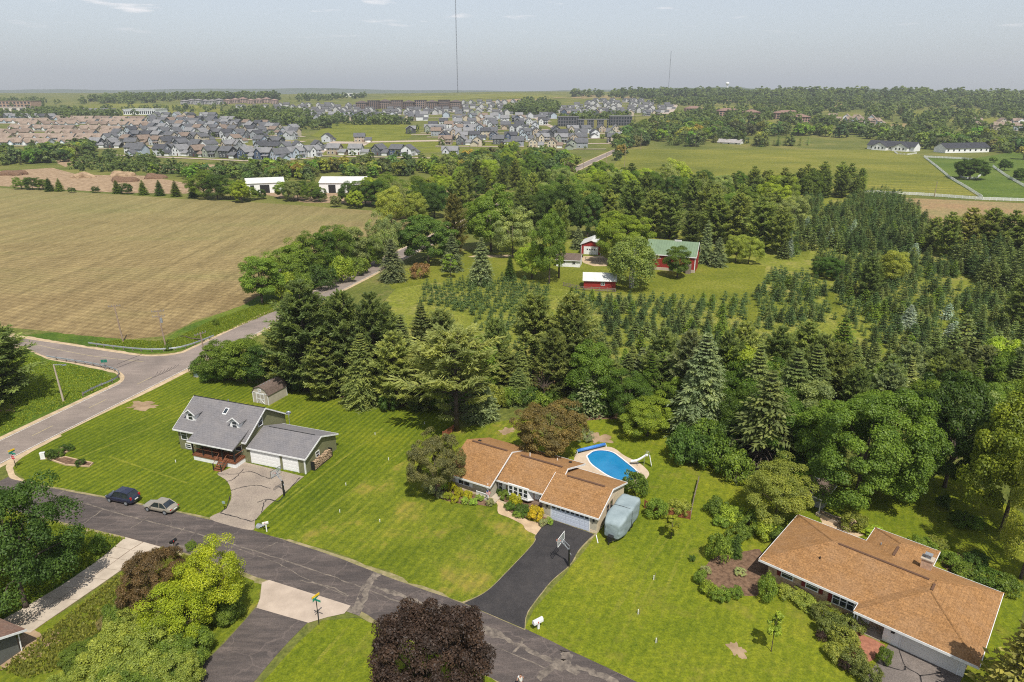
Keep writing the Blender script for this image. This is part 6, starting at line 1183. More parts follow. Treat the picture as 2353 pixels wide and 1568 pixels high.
def bed(pts, name, fmt, group, proto='shrub'):
    L = [tuv(proto + str(i % 3), u, v, v - hp, c, name, None, 'shrub', group, wp) for i, (u, v, hp, wp, c) in enumerate(pts)]; number(L, fmt); return L
bed([(1040, 1130, 22, 22, 'gold'), (1055, 1142, 20, 24, 'gold'), (1030, 1148, 16, 22, 'yel'), (1046, 1156, 16, 20, 'gold'), (1076, 1146, 18, 22, 'gold'), (1022, 1126, 14, 20, 'hosta'), (1068, 1158, 14, 20, 'hosta'), (1088, 1160, 14, 20, 'hosta'), (1102, 1150, 12, 20, 'hosta'), (1126, 1162, 14, 22, 'pale'), (1000, 1135, 16, 30, 'pale'), (985, 1128, 20, 28, 'pale'), (1012, 1144, 12, 24, 'pale')], 'bedding_shrub', 'low garden shrub in front of the left wing of the ranch, {n} from the left', 'shrubs in the left front bed of the ranch')
bed([(1183, 1162, 24, 32, 'gold'), (1232, 1196, 32, 38, (.30, .24, .02)), (1160, 1146, 16, 28, 'mid'), (1172, 1170, 14, 30, 'maple'), (1200, 1178, 18, 34, 'dark'), (1212, 1188, 14, 28, 'maple'), (1248, 1208, 14, 22, 'pale'), (1262, 1204, 14, 20, 'hosta'), (1150, 1136, 12, 20, 'dark'), (1190, 1188, 10, 26, 'mid')], 'bedding_shrub', 'garden shrub between the ranch and its front walk, {n} from the left', 'shrubs in the right front bed of the ranch')
bed([(1646, 1180, 30, 60, 'mid'), (1680, 1200, 34, 64, 'lime'), (1720, 1215, 34, 66, 'mid'), (1755, 1232, 36, 66, 'lime'), (1660, 1205, 20, 50, 'mid'), (1700, 1235, 22, 56, 'mid'), (1785, 1245, 30, 50, 'mid')], 'hedge_shrub', 'rambling bright green hedge shrub left of the brick ranch, {n} from the left', 'hedge shrubs left of the brick ranch')
bed([(1608, 1340, 26, 34, 'mid'), (1628, 1365, 26, 40, 'lime'), (1655, 1380, 26, 44, 'mid'), (1690, 1372, 20, 36, 'mid'), (1620, 1318, 16, 26, 'pale'), (1700, 1320, 12, 26, 'pale'), (1590, 1290, 12, 16, 'dark'), (1672, 1268, 30, 40, 'mid')], 'hedge_shrub', 'shrub in the mulch bed left of the brick ranch corner, {n} from the left', 'shrubs in the left mulch bed')
bed([(1815, 1372, 18, 60, 'olive'), (1850, 1390, 18, 60, 'olive'), (1890, 1420, 26, 60, (.09, .11, .03)), (1905, 1455, 34, 70, (.09, .11, .03)), (1935, 1480, 34, 70, 'olive'), (1955, 1450, 30, 56, (.09, .11, .03)), (1920, 1510, 26, 60, 'olive'), (1960, 1530, 34, 70, (.085, .105, .03)), (1990, 1565, 34, 60, (.085, .105, .03)), (1885, 1470, 16, 30, 'purple')], 'juniper_shrub', 'low juniper in the bed along the front of the brick ranch, {n} from the left', 'junipers along the brick ranch')
bed([(2185, 1300, 24, 60, 'mid'), (2225, 1330, 26, 66, 'mid'), (2270, 1345, 30, 70, 'maple'), (2310, 1360, 30, 70, 'mid'), (2240, 1300, 26, 60, 'dark'), (2150, 1258, 18, 50, 'olive'), (2010, 1232, 16, 50, 'lime'), (1985, 1222, 14, 40, 'lime')], 'hedge_shrub', 'garden shrub behind the brick ranch roof, {n} from the left', 'shrubs behind the brick ranch')
bed([(120, 1056, 20, 30, 'dark'), (134, 1050, 18, 28, 'maple'), (152, 1036, 14, 26, 'dark'), (186, 1070, 14, 24, 'dark'), (164, 1034, 12, 18, 'maple')], 'bedding_shrub', 'low dark shrub in the raised flower bed, {n} from the left', 'shrubs in the raised flower bed')
th_ = []
for i, (u, vb, hp, wp, c) in enumerate([(300, 1490, 70, 130, 'olive'), (345, 1550, 85, 180, 'olive'), (255, 1585, 70, 190, 'olive'), (210, 1520, 36, 110, 'mid'), (310, 1610, 70, 180, 'mid'), (420, 1530, 70, 140, 'mid'), (395, 1590, 70, 150, 'olive'), (160, 1600, 40, 110, 'olive'), (300, 1440, 60, 110, 'mid'), (520, 1420, 50, 90, 'mid'), (450, 1420, 60, 110, 'mid'), (262, 1440, 26, 60, (.17, .15, .07)), (290, 1395, 24, 50, (.16, .15, .06))]):
    th_.append(tuv('thicket', u, vb, vb - hp, c, 'thicket_shrub', None, 'shrub', 'thicket beside the concrete drive', wp))
number(th_, 'dense leafy bush in the thicket beside the concrete drive, {n} from the left')
us_ = []; r_ = random.Random(12)
for i in range(64):                     # undergrowth below the conifer belt
    t = r_.random(); L_ = smooth_line([(500, 876), (640, 890), (800, 922), (960, 944), (1080, 940), (1200, 935), (1400, 955), (1560, 985), (1680, 1075), (1850, 1120), (2060, 1130), (2250, 1250)], 10); u, v = L_[int(t * (len(L_) - 1))]
    us_.append(tuv('shrub%d' % (i % 3), u + r_.uniform(-10, 10), v + r_.uniform(-26, 6), v - 26 - r_.uniform(6, 26), r_.choice(['mid', 'maple', 'dark', 'dark', 'olive']), 'undergrowth_shrub', None, 'shrub', 'undergrowth below the conifers', r_.uniform(34, 66)))
number(us_, 'leafy undergrowth shrub at the foot of the conifer belt, {n} from the left')
# --- roadside and farm trees
rd = []
for a in [('tall0', 603, 698, 585, 'mid', 92), ('tall1', 668, 668, 560, 'mid', 90), ('oak0', 705, 652, 545, 'mid', 92), ('tall0', 742, 640, 530, 'maple', 84), ('oak1', 778, 628, 520, 'mid', 84), ('tall1', 812, 620, 516, 'grey', 70), ('oak2', 842, 612, 545, 'mid', 66), ('shrub0', 655, 690, 630, 'lime', 60), ('shrub1', 695, 682, 626, 'mid', 60), ('shrub2', 738, 664, 608, 'dark', 70), ('shrub0', 786, 648, 592, 'lime', 66), ('shrub1', 822, 630, 590, 'mid', 60), ('shrub2', 850, 612, 572, 'mid', 60)]:
    rd.append(tuv(a[0], *a[1:5], 'roadside_tree', None, 'tree', 'trees between field and road', a[5]))
number(rd, 'leafy tree in the row between field and road, {n} from the left')
for a in [('locust0', 888, 612, 490, 'grey', 'locust_tree', 'tall airy grey-green locust beside the road bend', 78), ('spruce2', 903, 645, 548, 'spruceb', 'spruce_tree', 'grey-green spruce at the roadside corner of the farm lawn', 74), ('maple1', 985, 604, 492, 'dark', 'maple_tree', 'very dark round maple on the farm lawn', 122), ('pine2', 1046, 590, 448, (.105, .108, .042), 'pine_tree', 'tall brownish pine right of the very dark maple', 76), ('spruce0', 1040, 622, 536, 'spruceb', 'spruce_tree', 'grey spruce in front of the brownish pine', 60), ('young', 1036, 640, 584, 'mid', 'young_tree', 'slender young tree on the farm lawn', 30),
          ('shrub0', 966, 639, 606, 'rust', 'bronze_bush', 'round bronze bush on the farm lawn', 50), ('spruce1', 1107, 652, 545, 'spruceb', 'spruce_tree', 'pale layered spruce at the edge of the tree farm', 70), ('spruce2', 1172, 645, 588, 'dark', 'spruce_tree', 'small dark spruce near the white cottage', 34), ('maple2', 1128, 578, 434, 'mid', 'maple_tree', 'large pale green maple at the farm lane', 124), ('oak0', 1178, 590, 486, 'grey', 'broadleaf_tree', 'silvery green tree right of the large pale maple', 100), ('tall1', 1222, 640, 556, 'lime', 'broadleaf_tree', 'bright green tree left of the white cottage', 70),
          ('locust1', 1262, 652, 486, 'mid', 'broadleaf_tree', 'tall leafy tree with pale bare trunk by the white cottage', 80), ('pinebare', 1284, 640, 462, 'pine', 'pine_tree', 'tall pine with long bare trunk by the white cottage', 74), ('maple0', 1428, 605, 488, 'lime', 'maple_tree', 'bright lime green maple between red garage and barn', 118), ('birch', 1450, 662, 548, 'birch', 'birch_tree', 'weeping birch with white trunks beside the red shed', 132), ('tall0', 1556, 638, 566, 'mid', 'broadleaf_tree', 'egg-shaped green tree in front of the red barn', 60), ('spruce0', 1328, 572, 520, 'spruceb', 'spruce_tree', 'grey spruce left of the red garage', 40),
          ('maple1', 2228, 412, 364, 'dark', 'broadleaf_tree', 'round dark tree inside the white guard fence in the paddock', 70), ('spruce1', 2208, 408, 362, 'dark', 'spruce_tree', 'tiny dark conifer behind the round paddock tree', 14), ('maple2', 2308, 392, 367, 'dark', 'broadleaf_tree', 'small round tree right of the paddock fence', 28), ('maple0', 2343, 414, 386, 'dark', 'broadleaf_tree', 'round tree at the right edge above the paddock', 36), ('maple1', 2282, 374, 360, 'mid', 'broadleaf_tree', 'tiny round tree above the paddock', 16),
          ('tall1', 2045, 655, 572, 'olive', 'broadleaf_tree', 'brownish green tree among the farm conifers', 62), ('maple0', 1900, 640, 590, 'dark', 'broadleaf_tree', 'dark round tree in the middle of the tree farm', 60), ('pine1', 1990, 690, 590, 'pined', 'pine_tree', 'dark bushy pine in the middle of the tree farm', 70), ('spruce0', 2085, 755, 700, 'blue', 'blue_spruce', 'pale blue spruce in the right of the tree farm', 50), ('spruce1', 1812, 590, 540, 'blue', 'blue_spruce', 'small pale blue spruce left in the tree farm', 26), ('pine2', 2330, 760, 640, 'pined', 'pine_tree', 'dark pine at the right edge of the tree farm', 90)]:
    tuv(a[0], *a[1:5], a[5], a[6], 'shrub' if 'bush' in a[5] else 'tree', None, a[7])
rp_ = []
for a in [('pine0', 2170, 590, 488, 70), ('pine1', 2215, 588, 478, 84), ('pine2', 2262, 592, 480, 90), ('pine0', 2310, 596, 484, 90), ('pine1', 2352, 600, 480, 90), ('pine2', 2140, 575, 500, 60), ('pine0', 2390, 600, 470, 90)]:
    rp_.append(tuv(a[0], *a[1:4], 'piney' if a[1] % 2 else 'pine', 'pine_tree', None, 'tree', 'tall pines at the right edge of the tree farm', a[4]))
number(rp_, 'tall yellowish pine at the right edge of the tree farm, {n} from the left')
bp = []
for i, (u, vb, vt, wp) in enumerate([(1395, 545, 436, 80), (1450, 530, 415, 84), (1500, 545, 440, 90), (1538, 548, 440, 80), (1350, 545, 440, 80), (1300, 550, 430, 84), (1250, 540, 440, 80), (1640, 560, 448, 90), (1690, 560, 446, 92), (1745, 575, 455, 92), (1790, 585, 478, 70), (1620, 605, 505, 46), (1648, 612, 545, 52), (1690, 604, 542, 54), (1720, 606, 544, 54), (1585, 560, 480, 60), (1205, 545, 450, 84), (1415, 500, 400, 70), (1480, 500, 395, 66)]):
    pr_, c = [('pine%d' % (i % 3), 'pine'), ('pine%d' % (i % 3), 'pined'), ('maple%d' % (i % 3), 'dark')][(0, 1, 0, 1, 2, 2, 2)[i]] if i < 7 else ('pine%d' % (i % 3), 'pine') if i < 11 else ('spruce%d' % (i % 3), 'spruceb') if i < 13 else ('oak%d' % (i % 3), 'olive') if i < 15 else ('pine%d' % (i % 3), 'pined')
    bp.append(tuv(pr_, u, vb, vt, c, 'farm_tree', None, 'tree', 'tall trees around the red barn', wp))
number(bp, 'tall tree in the grove around the red barn, {n} from the left')
# --- scattered kinds
def inside(p, P):
    c = False; n = len(P)
    for i in range(n):
        a, b = P[i], P[i - 1]
        if (a[1] > p[1]) != (b[1] > p[1]) and p[0] < (b[0] - a[0]) * (p[1] - a[1]) / (b[1] - a[1]) + a[0]: c = not c
    return c
def fill(P, n, r, mind, pre=()):
    Q = [G(*p) if len(p) == 2 else p for p in P]; x0, x1, y0, y1 = min(p[0] for p in Q), max(p[0] for p in Q), min(p[1] for p in Q), max(p[1] for p in Q); out = []; tries = 0
    while len(out) < n and tries < n * 60:
        tries += 1; p = (r.uniform(x0, x1), r.uniform(y0, y1))
        if inside(p, Q) and all((p[0] - q[0]) ** 2 + (p[1] - q[1]) ** 2 > mind * mind for q in out): out.append(p)
    return out
avoid = [tuple(o.location[:2]) for o in (bn, rg)] + [G(1375, 655), G(1360, 600), G(1305, 605)]
rS = random.Random(21); wood_ = []
lane_line = road_line(WR / 2, 60, 480, 80)
avoid += [G(u, v) for u, v in ((590, 452), (620, 452), (645, 452), (750, 452), (780, 454), (810, 455), (765, 466))]
def clear(p, d=9): return all(math.dist(p, q) > d for q in lane_line) and all(math.dist(p, q) > 12 for q in avoid)
for P, n, md, hs, kinds_ in [([(880, 520), (1000, 470), (1100, 420), (1320, 440), (1560, 425), (1560, 470), (1430, 480), (1300, 520), (1150, 510), (1000, 540)], 95, 6.5, (9, 17), 'dddppo'), ([(960, 440), (1060, 380), (1180, 360), (1330, 385), (1320, 420), (1100, 425)], 60, 7, (7, 14), 'dddo'), ([(500, 470), (620, 462), (760, 476), (980, 490), (1010, 470), (900, 446), (700, 452), (560, 446)], 40, 6.5, (5, 11), 'ddd'),
                           ([(1560, 470), (1700, 440), (1990, 440), (1990, 455), (1850, 470), (1700, 480), (1600, 500)], 44, 5, (8, 16), 'pdpp'), ([(1600, 500), (1800, 470), (1830, 540), (1700, 545), (1620, 560)], 24, 6, (9, 17), 'ppd')]:
    for p in fill(P, n, rS, md):
        if not clear(p): continue
        k = rS.choice(kinds_); h_ = rS.uniform(*hs)
        pr_, c, nm = ('pine%d' % rS.randrange(3), rS.choice(['pine', 'pined']), 'pine_tree') if k == 'p' else (rS.choice(['maple', 'oak']) + str(rS.randrange(3)), rS.choice(['mid', 'maple', 'dark', 'grey', 'lime']), 'broadleaf_tree') if k == 'd' else ('tall%d' % rS.randrange(2), rS.choice(['mid', 'olive']), 'broadleaf_tree')
        wood_.append(tree(pr_, *p, h_ * (1.1 if k == 'p' else 1), c, nm, None, 'tree', 'trees of the middle woods'))
number([o for o in wood_ if o.name.startswith('pine')], 'pine in the woods between field, barn and pasture, {n} pine from the left there'); number([o for o in wood_ if o.name.startswith('broad')], 'broadleaf tree in the woods between field, barn and pasture, {n} from the left there')
row = []
for i, (u, vb, hp) in enumerate([(50, 435, 26), (75, 436, 28), (100, 436, 24), (115, 440, 32), (138, 440, 30), (165, 443, 12), (270, 445, 32), (290, 446, 24), (330, 448, 34), (368, 450, 36), (405, 452, 38), (445, 453, 36), (470, 455, 60), (500, 458, 56), (530, 458, 44), (220, 443, 14), (655, 456, 38), (685, 460, 44), (715, 462, 40), (735, 464, 30), (575, 460, 30), (805, 468, 46), (840, 472, 56), (872, 474, 60), (905, 474, 70), (600, 458, 22)]):
    row.append(tuv(('spruce%d' % (i % 3)) if i in (3, 4, 6, 8, 9, 10, 11) else 'oak%d' % (i % 3), u, vb, vb - hp, 'dark' if i % 2 else 'mid', 'field_edge_tree', None, 'tree', 'trees along the far field edge', hp * (.8 if i in (3, 4, 6, 8, 9, 10, 11) else 1.25)))
number(row, 'dark tree on the far edge of the ploughed field, {n} from the left')
b2 = []; r2 = random.Random(31)
for p in fill([(1080, 890), (1330, 900), (1600, 930), (1850, 960), (2060, 940), (2400, 930), (2400, 1000), (2100, 1010), (1850, 1015), (1600, 965), (1330, 925), (1090, 915)], 46, r2, 4.2):
    k = r2.random(); b2.append(tree('pine%d' % r2.randrange(3) if k < .42 else 'spruce%d' % r2.randrange(3) if k < .66 else 'tall%d' % r2.randrange(2), *p, r2.uniform(9, 15), r2.choice(['pine', 'pined', 'spruce', 'spruceb']) if k < .66 else r2.choice(['mid', 'grey', 'maple', 'lime']), 'belt_tree', None, 'tree', 'lower trees within the belt behind the lawns'))
for P_, n_ in (([(1560, 960), (1720, 980), (1850, 1030), (1865, 1085), (1720, 1055), (1600, 1005)], 13), ([(2060, 965), (2420, 960), (2420, 1130), (2250, 1095), (2090, 1010)], 15), ([(1340, 930), (1480, 945), (1560, 975), (1440, 968)], 5)):
    for p in fill(P_, n_, r2, 3.6): b2.append(tree(r2.choice(['tall0', 'tall1', 'oak1', 'oak2', 'spruce1']), *p, r2.uniform(7, 12.5), r2.choice(['mid', 'grey', 'maple', 'lime']), 'belt_tree', None, 'tree', 'lower trees within the belt behind the lawns'))
number(b2, 'lower tree filling the belt behind the lawns, {n} from the left of these')
# --- the tree farm: 300 nearest young firs singly, the rest together
farm = []
rF = random.Random(5)
def grid(P, sp, an, hs, jit=.25, drop=.08, kinds_=('fir',)):
    Q = [G(*p) for p in P]; cx, cy = sum(p[0] for p in Q) / len(Q), sum(p[1] for p in Q) / len(Q); c, s = math.cos(R(an)), math.sin(R(an)); n = int(130 / sp)
    for i in range(-n, n):
        for j in range(-n, n):
            x, y = cx + (i * c - j * s) * sp, cy + (i * s + j * c) * sp; x += rF.uniform(-jit, jit); y += rF.uniform(-jit, jit)
            if inside((x, y), Q) and rF.random() > drop: farm.append((x, y, rF.uniform(*hs), rF.choice(kinds_)))
grid([(972, 655), (1150, 646), (1262, 664), (1258, 700), (1190, 735), (1080, 722), (962, 700)], 2.5, -18, (1.9, 3.1))
grid([(1085, 724), (1190, 738), (1290, 720), (1300, 850), (1220, 870), (1120, 830)], 2.7, -18, (1.4, 2.8), .5, .22)
grid([(1310, 676), (1460, 690), (1720, 690), (1712, 735), (1460, 735), (1300, 712)], 2.5, -20, (2.0, 3.6), .4, .12)
grid([(1290, 725), (1480, 742), (1720, 745), (1780, 850), (1640, 890), (1400, 880), (1310, 840)], 2.9, -20, (1.8, 4.6), .7, .15, ('fir', 'fir', 'fir', 'bigfir'))
grid([(1762, 625), (1880, 645), (1930, 745), (1740, 765), (1735, 690)], 2.6, -12, (1.8, 4.0), .5, .14)
grid([(1910, 650), (2120, 655), (2353, 690), (2353, 800), (2100, 800), (1960, 770)], 2.75, -12, (1.8, 4.6), .8, .16, ('fir', 'fir', 'fir', 'bigfir'))
grid([(1880, 590), (2120, 590), (2240, 640), (2100, 650), (1900, 645), (1860, 620)], 2.9, -12, (2.2, 5.2), .8, .15, ('fir', 'bigfir'))
grid([(1872, 505), (1990, 448), (2060, 455), (2130, 515), (2140, 580), (1960, 590), (1862, 575)], 3.4, -15, (3.6, 7.0), .9, .12, ('bigfir', 'bigfir', 'fir'))
grid([(1790, 475), (1892, 456), (1882, 500), (1862, 532), (1846, 592), (1780, 602)], 3.4, -15, (3, 7.0), .8, .2, ('bigfir', 'fir'))
grid([(2160, 600), (2400, 610), (2400, 690), (2240, 660)], 3.8, -15, (5, 10.0), 1.0, .12, ('bigfir',))
grid([(1300, 850), (1480, 890), (1640, 900), (1800, 880), (2050, 850), (2060, 920), (1800, 930), (1500, 950), (1330, 900)], 4.6, -20, (3, 8.0), 1.5, .2, ('bigfir', 'fir'))
grid([(1960, 772), (2353, 800), (2420, 900), (2050, 860), (1900, 805)], 4.2, -12, (3, 8), 1.3, .2, ('bigfir', 'fir'))
farm = [f for f in farm if clear(f[:2], 6)]
farm.sort(key=lambda f: -f[2] / math.hypot(f[0], f[1], 50))
def mesh_arrays(me):
    V = np.empty(len(me.vertices) * 3, np.float32); me.vertices.foreach_get('co', V); F = np.empty(len(me.loops), np.int32); me.loops.foreach_get('vertex_index', F); return V.reshape(-1, 3), F
CA = {k: mesh_arrays(PT[k][0]) for k in ('lfir0', 'lfir1', 'lbig0', 'lbig1')}
CF = {k: np.array([d.value for d in PT[k][0].attributes['v'].data], np.float32) for k in CA}
BV, BF, BA, nb = [], [], [], 0
lim = {'fir': 300, 'bigfir': 300}; cnt = {'fir': 0, 'bigfir': 0}
for i, (x, y, h_, k) in enumerate(farm):
    pr_ = k + str(rF.randrange(4 if k == 'fir' else 2))
    if cnt[k] < lim[k]:
        cnt[k] += 1; bl_ = rF.random() < .035
        e = tree(pr_, x, y, h_, 'blue' if bl_ else rF.choice(['fir', 'fir', 'spruce', 'mid', 'pined']) if k == 'fir' else rF.choice(['fir', 'fir', 'spruce', 'pined']), 'young_fir' if k == 'fir' else 'fir_tree', None, 'tree', None)
        far_ = PR(x, y)[0] > 1735; mid_ = PR(x, y)[0] < 1290
        e['group'] = ('bluish ' if bl_ else '') + ('young firs' if k == 'fir' else 'taller firs') + (' in the right part of the tree farm' if far_ else ' in the left block of the tree farm' if mid_ else ' in the middle of the tree farm')
        e['label'] = ('pale bluish ' if bl_ else 'dark green ') + ('small cone-shaped young fir ' if k == 'fir' else 'taller cone-shaped fir ') + ('in the right part of the tree farm' if far_ else 'in the dense left rows of the tree farm' if mid_ else 'in the middle rows of the tree farm')
    else:
        hn_ = native(pr_)[0]; pr_ = ('lfir' if k == 'fir' else 'lbig') + str(rF.randrange(2)); V, F = CA[pr_]; s = h_ / hn_; a = rF.uniform(0, 6.28); c, sn = math.cos(a) * s, math.sin(a) * s
        W = np.stack([V[:, 0] * c - V[:, 1] * sn + x, V[:, 0] * sn + V[:, 1] * c + y, V[:, 2] * s], 1); BV.append(W); BF.append(F + nb); nb += len(V); BA.append(np.clip(CF[pr_] + rF.uniform(-.15, .15), 0, 1))
if BV:
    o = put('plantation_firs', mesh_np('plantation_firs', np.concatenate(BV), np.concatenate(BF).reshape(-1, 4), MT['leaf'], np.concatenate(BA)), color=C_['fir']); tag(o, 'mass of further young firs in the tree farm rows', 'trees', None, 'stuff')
print('farm trees', len(farm), cnt)
# rough grass tufts on verges and farm ground
def tufts(name, P, n, hmin, hmax, c, label, sd):
    r = np.random.default_rng(sd); Q = [G(*p) for p in P]; x0, x1, y0, y1 = min(p[0] for p in Q), max(p[0] for p in Q), min(p[1] for p in Q), max(p[1] for p in Q)
    pts = np.stack([r.uniform(x0, x1, n * 3), r.uniform(y0, y1, n * 3)], 1); pts = np.array([p for p in pts if inside(p, Q)])[:n]
    m = len(pts) * 3; c0 = np.repeat(np.concatenate([pts, np.full((len(pts), 1), .0)], 1), 3, 0) + np.concatenate([r.normal(0, .08, (m, 2)), np.zeros((m, 1))], 1)
    d = nrm(np.concatenate([r.normal(0, .45, (m, 2)), np.ones((m, 1))], 1)); V, F = strips(c0, d, nrm(np.concatenate([r.normal(0, 1, (m, 2)), np.full((m, 1), .1)], 1)), r.uniform(hmin, hmax, m), r.uniform(.05, .12, m))
    o = put(name, mesh_np(name, V, F, MT['leaf'], np.clip(r.normal(.5, .2, m), 0, 1)), color=c); return tag(o, label, 'grass', None, 'stuff')
vg = (.125, .16, .02)
tufts('long_grass', [(-60, 1030), (0, 1000), (107, 948), (188, 914), (245, 890), (262, 872), (240, 855), (107, 830), (54, 810), (-60, 800)], 9000, .12, .3, vg, 'long grass in the corner of the junction', 1)
tufts('long_grass', [(200, 788), (300, 800), (380, 806), (450, 790), (613, 724), (690, 690), (620, 690), (480, 740), (390, 785), (280, 782)], 8000, .12, .34, vg, 'long grass on the bank between field and road', 2)
tufts('long_grass', [(-60, 1140), (60, 1185), (285, 1240), (226, 1288), (55, 1396), (-60, 1450)], 5000, .15, .4, vg, 'rough grass under the large dark tree by the concrete drive', 3)
tufts('long_grass', [(372, 1262), (474, 1292), (560, 1320), (420, 1420), (300, 1500), (60, 1560), (0, 1540), (100, 1460), (255, 1335)], 6000, .12, .45, (.12, .13, .03), 'rough dry grass round the thicket', 4)
tufts('long_grass', [(930, 650), (1300, 640), (1740, 690), (2353, 640), (2353, 820), (1800, 880), (1300, 900), (1050, 850)], 8000, .1, .28, (.16, .18, .04), 'long meadow grass between the farm firs', 6)

# ------------------------------------------------------------------ the far suburb
_hm = {}
def hm(key, fn):
    if key not in _hm: _hm[key] = fn()
    return _hm[key]
WALLC = [('white', (.62, .63, .64)), ('pale grey', (.46, .48, .5)), ('light blue', (.36, .42, .48)), ('grey', (.28, .30, .32)), ('dark grey', (.10, .11, .12)), ('beige', (.46, .40, .30)), ('charcoal', (.06, .065, .07)), ('tan', (.38, .31, .23)), ('navy', (.06, .085, .14)), ('sage', (.26, .29, .23))]
ROOFC = [('charcoal', (.065, .067, .075)), ('dark grey', (.105, .107, .115)), ('grey', (.19, .19, .195)), ('brown', (.19, .145, .115)), ('tan', (.245, .19, .15))]
def gable_mesh(nm, w, d, ze, zr, y0=0, x0=0, along='x', wall=True):
    if wall:
        m = MB().box(x0, x0 + w, y0, y0 + d, -2, ze)
        if along == 'x': m.ext([(y0, ze), (y0 + d, ze), (y0 + d / 2, zr - .15)], 'x', x0 + .02, x0 + w - .02)
        else: m.ext([(x0, ze), (x0 + w, ze), (x0 + w / 2, zr - .15)], 'y', y0 + .02, y0 + d - .02)
        return m
    m = MB(); ov = .6; s = (zr - ze) / ((d if along == 'x' else w) / 2)
    if along == 'x':
        yc = y0 + d / 2; A, B = x0 - ov, x0 + w + ov
        m.slab([(A, y0 - ov, ze - ov * s), (B, y0 - ov, ze - ov * s), (B, yc, zr), (A, yc, zr)], .3).slab([(A, yc, zr), (B, yc, zr), (B, y0 + d + ov, ze - ov * s), (A, y0 + d + ov, ze - ov * s)], .3)
    else:
        xc = x0 + w / 2; A, B = y0 - ov, y0 + d + ov
        m.slab([(x0 - ov, A, ze - ov * s), (xc, A, zr), (xc, B, zr), (x0 - ov, B, ze - ov * s)], .3).slab([(xc, A, zr), (x0 + w + ov, A, ze - ov * s), (x0 + w + ov, B, ze - ov * s), (xc, B, zr)], .3)
    return m
def build_house(e, st, parts, wc, rc):
    """st: a two-storey side gable + garage, b front gable, c long townhouse, d two-storey with cross gable"""
    def P(name, fn, mat, color=None, loc=(0, 0, 0)): return put(name, hm((st, name, fn), lambda: fn().mesh(name, mat)), e, loc, color=color)
    K = HS[st]
    put('wall', K['wall'], e, color=wc); put('roof', K['roof'], e, color=rc)
    if parts:
        for x in K.get('posts', ()): put('porch_post', POST, e, (x, -2.4, .4))
        for (x, y, z, rz) in K['win']: put('window', WIN, e, (x, y, z), rz)
        for (x, y, w) in K['gar']: put('garage_door', GAR[w], e, (x, y, 0))
        for (x, y) in K['door']: put('front_door', DOOR, e, (x, y, 0), color=(.12, .05, .04))
_w = MB().box(-.75, .75, -.10, 0, -.1, 1.7).box(-.6, .6, -.14, -.02, .05, 1.55); WIN = _w.mesh('far_window', MT['white']); WIN.materials.append(MT['glass'])
for i, p in enumerate(WIN.polygons): p.material_index = 1 if i >= 6 else 0
GAR = {w: MB().box(-w / 2, w / 2, -.1, 0, 0, 2.4).mesh('far_garage_door', MT['white']) for w in (2.6, 5.0)}
POST = MB().box(0, .2, 0, .2, 0, 2.5).mesh('far_porch_post', MT['white'])
DOOR = MB().box(-.5, .5, -.1, 0, .3, 2.4).mesh('far_door', MT['tint'])
def jn(*ms):
    o = MB()
    for m in ms: b = len(o.v); o.v += m.v; o.f += [tuple(i + b for i in f) for f in m.f]
    return o
HS = {}
HS['a'] = dict(wall=jn(gable_mesh('w', 11, 9, 6, 9.2), gable_mesh('w', 6.5, 7, 2.9, 5.0, -1.5, 11)).mesh('house_wall', MT['siding']), roof=jn(gable_mesh('r', 11, 9, 6, 9.2, wall=False), gable_mesh('r', 6.5, 7, 2.9, 5.0, -1.5, 11, wall=False)).mesh('house_roof', MT['roofing']), win=[(2, 0, 1, 0), (5.5, 0, 1, 0), (2, 0, 3.9, 0), (5.5, 0, 3.9, 0), (9, 0, 3.9, 0), (0, 3, 3.9, R(-90)), (0, 6, 1, R(-90)), (11, 6, 4.2, R(90))], gar=[(14.2, -1.5, 5.0)], door=[(9, 0)])
HS['b'] = dict(wall=jn(gable_mesh('w', 8.5, 12, 5.8, 9.4, along='y'), gable_mesh('w', 6, 7, 2.9, 5.2, 1.5, 8.5)).mesh('house_wall', MT['siding']), roof=jn(gable_mesh('r', 8.5, 12, 5.8, 9.4, along='y', wall=False), gable_mesh('r', 6, 7, 2.9, 5.2, 1.5, 8.5, wall=False)).mesh('house_roof', MT['roofing']), win=[(2.2, 0, 1, 0), (2.2, 0, 3.8, 0), (6, 0, 3.8, 0), (4.25, 0, 6.4, 0), (0, 4, 3.8, R(-90)), (0, 8, 1, R(-90)), (8.5, 10, 3.8, R(90))], gar=[(11.5, 1.5, 5.0)], door=[(6, 0)])
HS['c'] = dict(wall=jn(gable_mesh('w', 30, 12, 3.1, 6.8), gable_mesh('w', 5, 4, 3.0, 5.4, -3, 4, along='y'), gable_mesh('w', 5, 4, 3.0, 5.4, -3, 20, along='y')).mesh('house_wall', MT['siding']), roof=jn(gable_mesh('r', 30, 12, 3.1, 6.8, wall=False), gable_mesh('r', 5, 8, 3.0, 5.4, -3, 4, along='y', wall=False), gable_mesh('r', 5, 8, 3.0, 5.4, -3, 20, along='y', wall=False)).mesh('house_roof', MT['roofing']), win=[(2, 0, .9, 0), (11, 0, .9, 0), (13.5, 0, .9, 0), (17, 0, .9, 0), (27, 0, .9, 0), (28.8, 0, .9, 0), (0, 3, .9, R(-90)), (30, 4, 1, R(90))], gar=[(6.5, -3, 2.6), (22.5, -3, 2.6)], door=[(15, 0)])
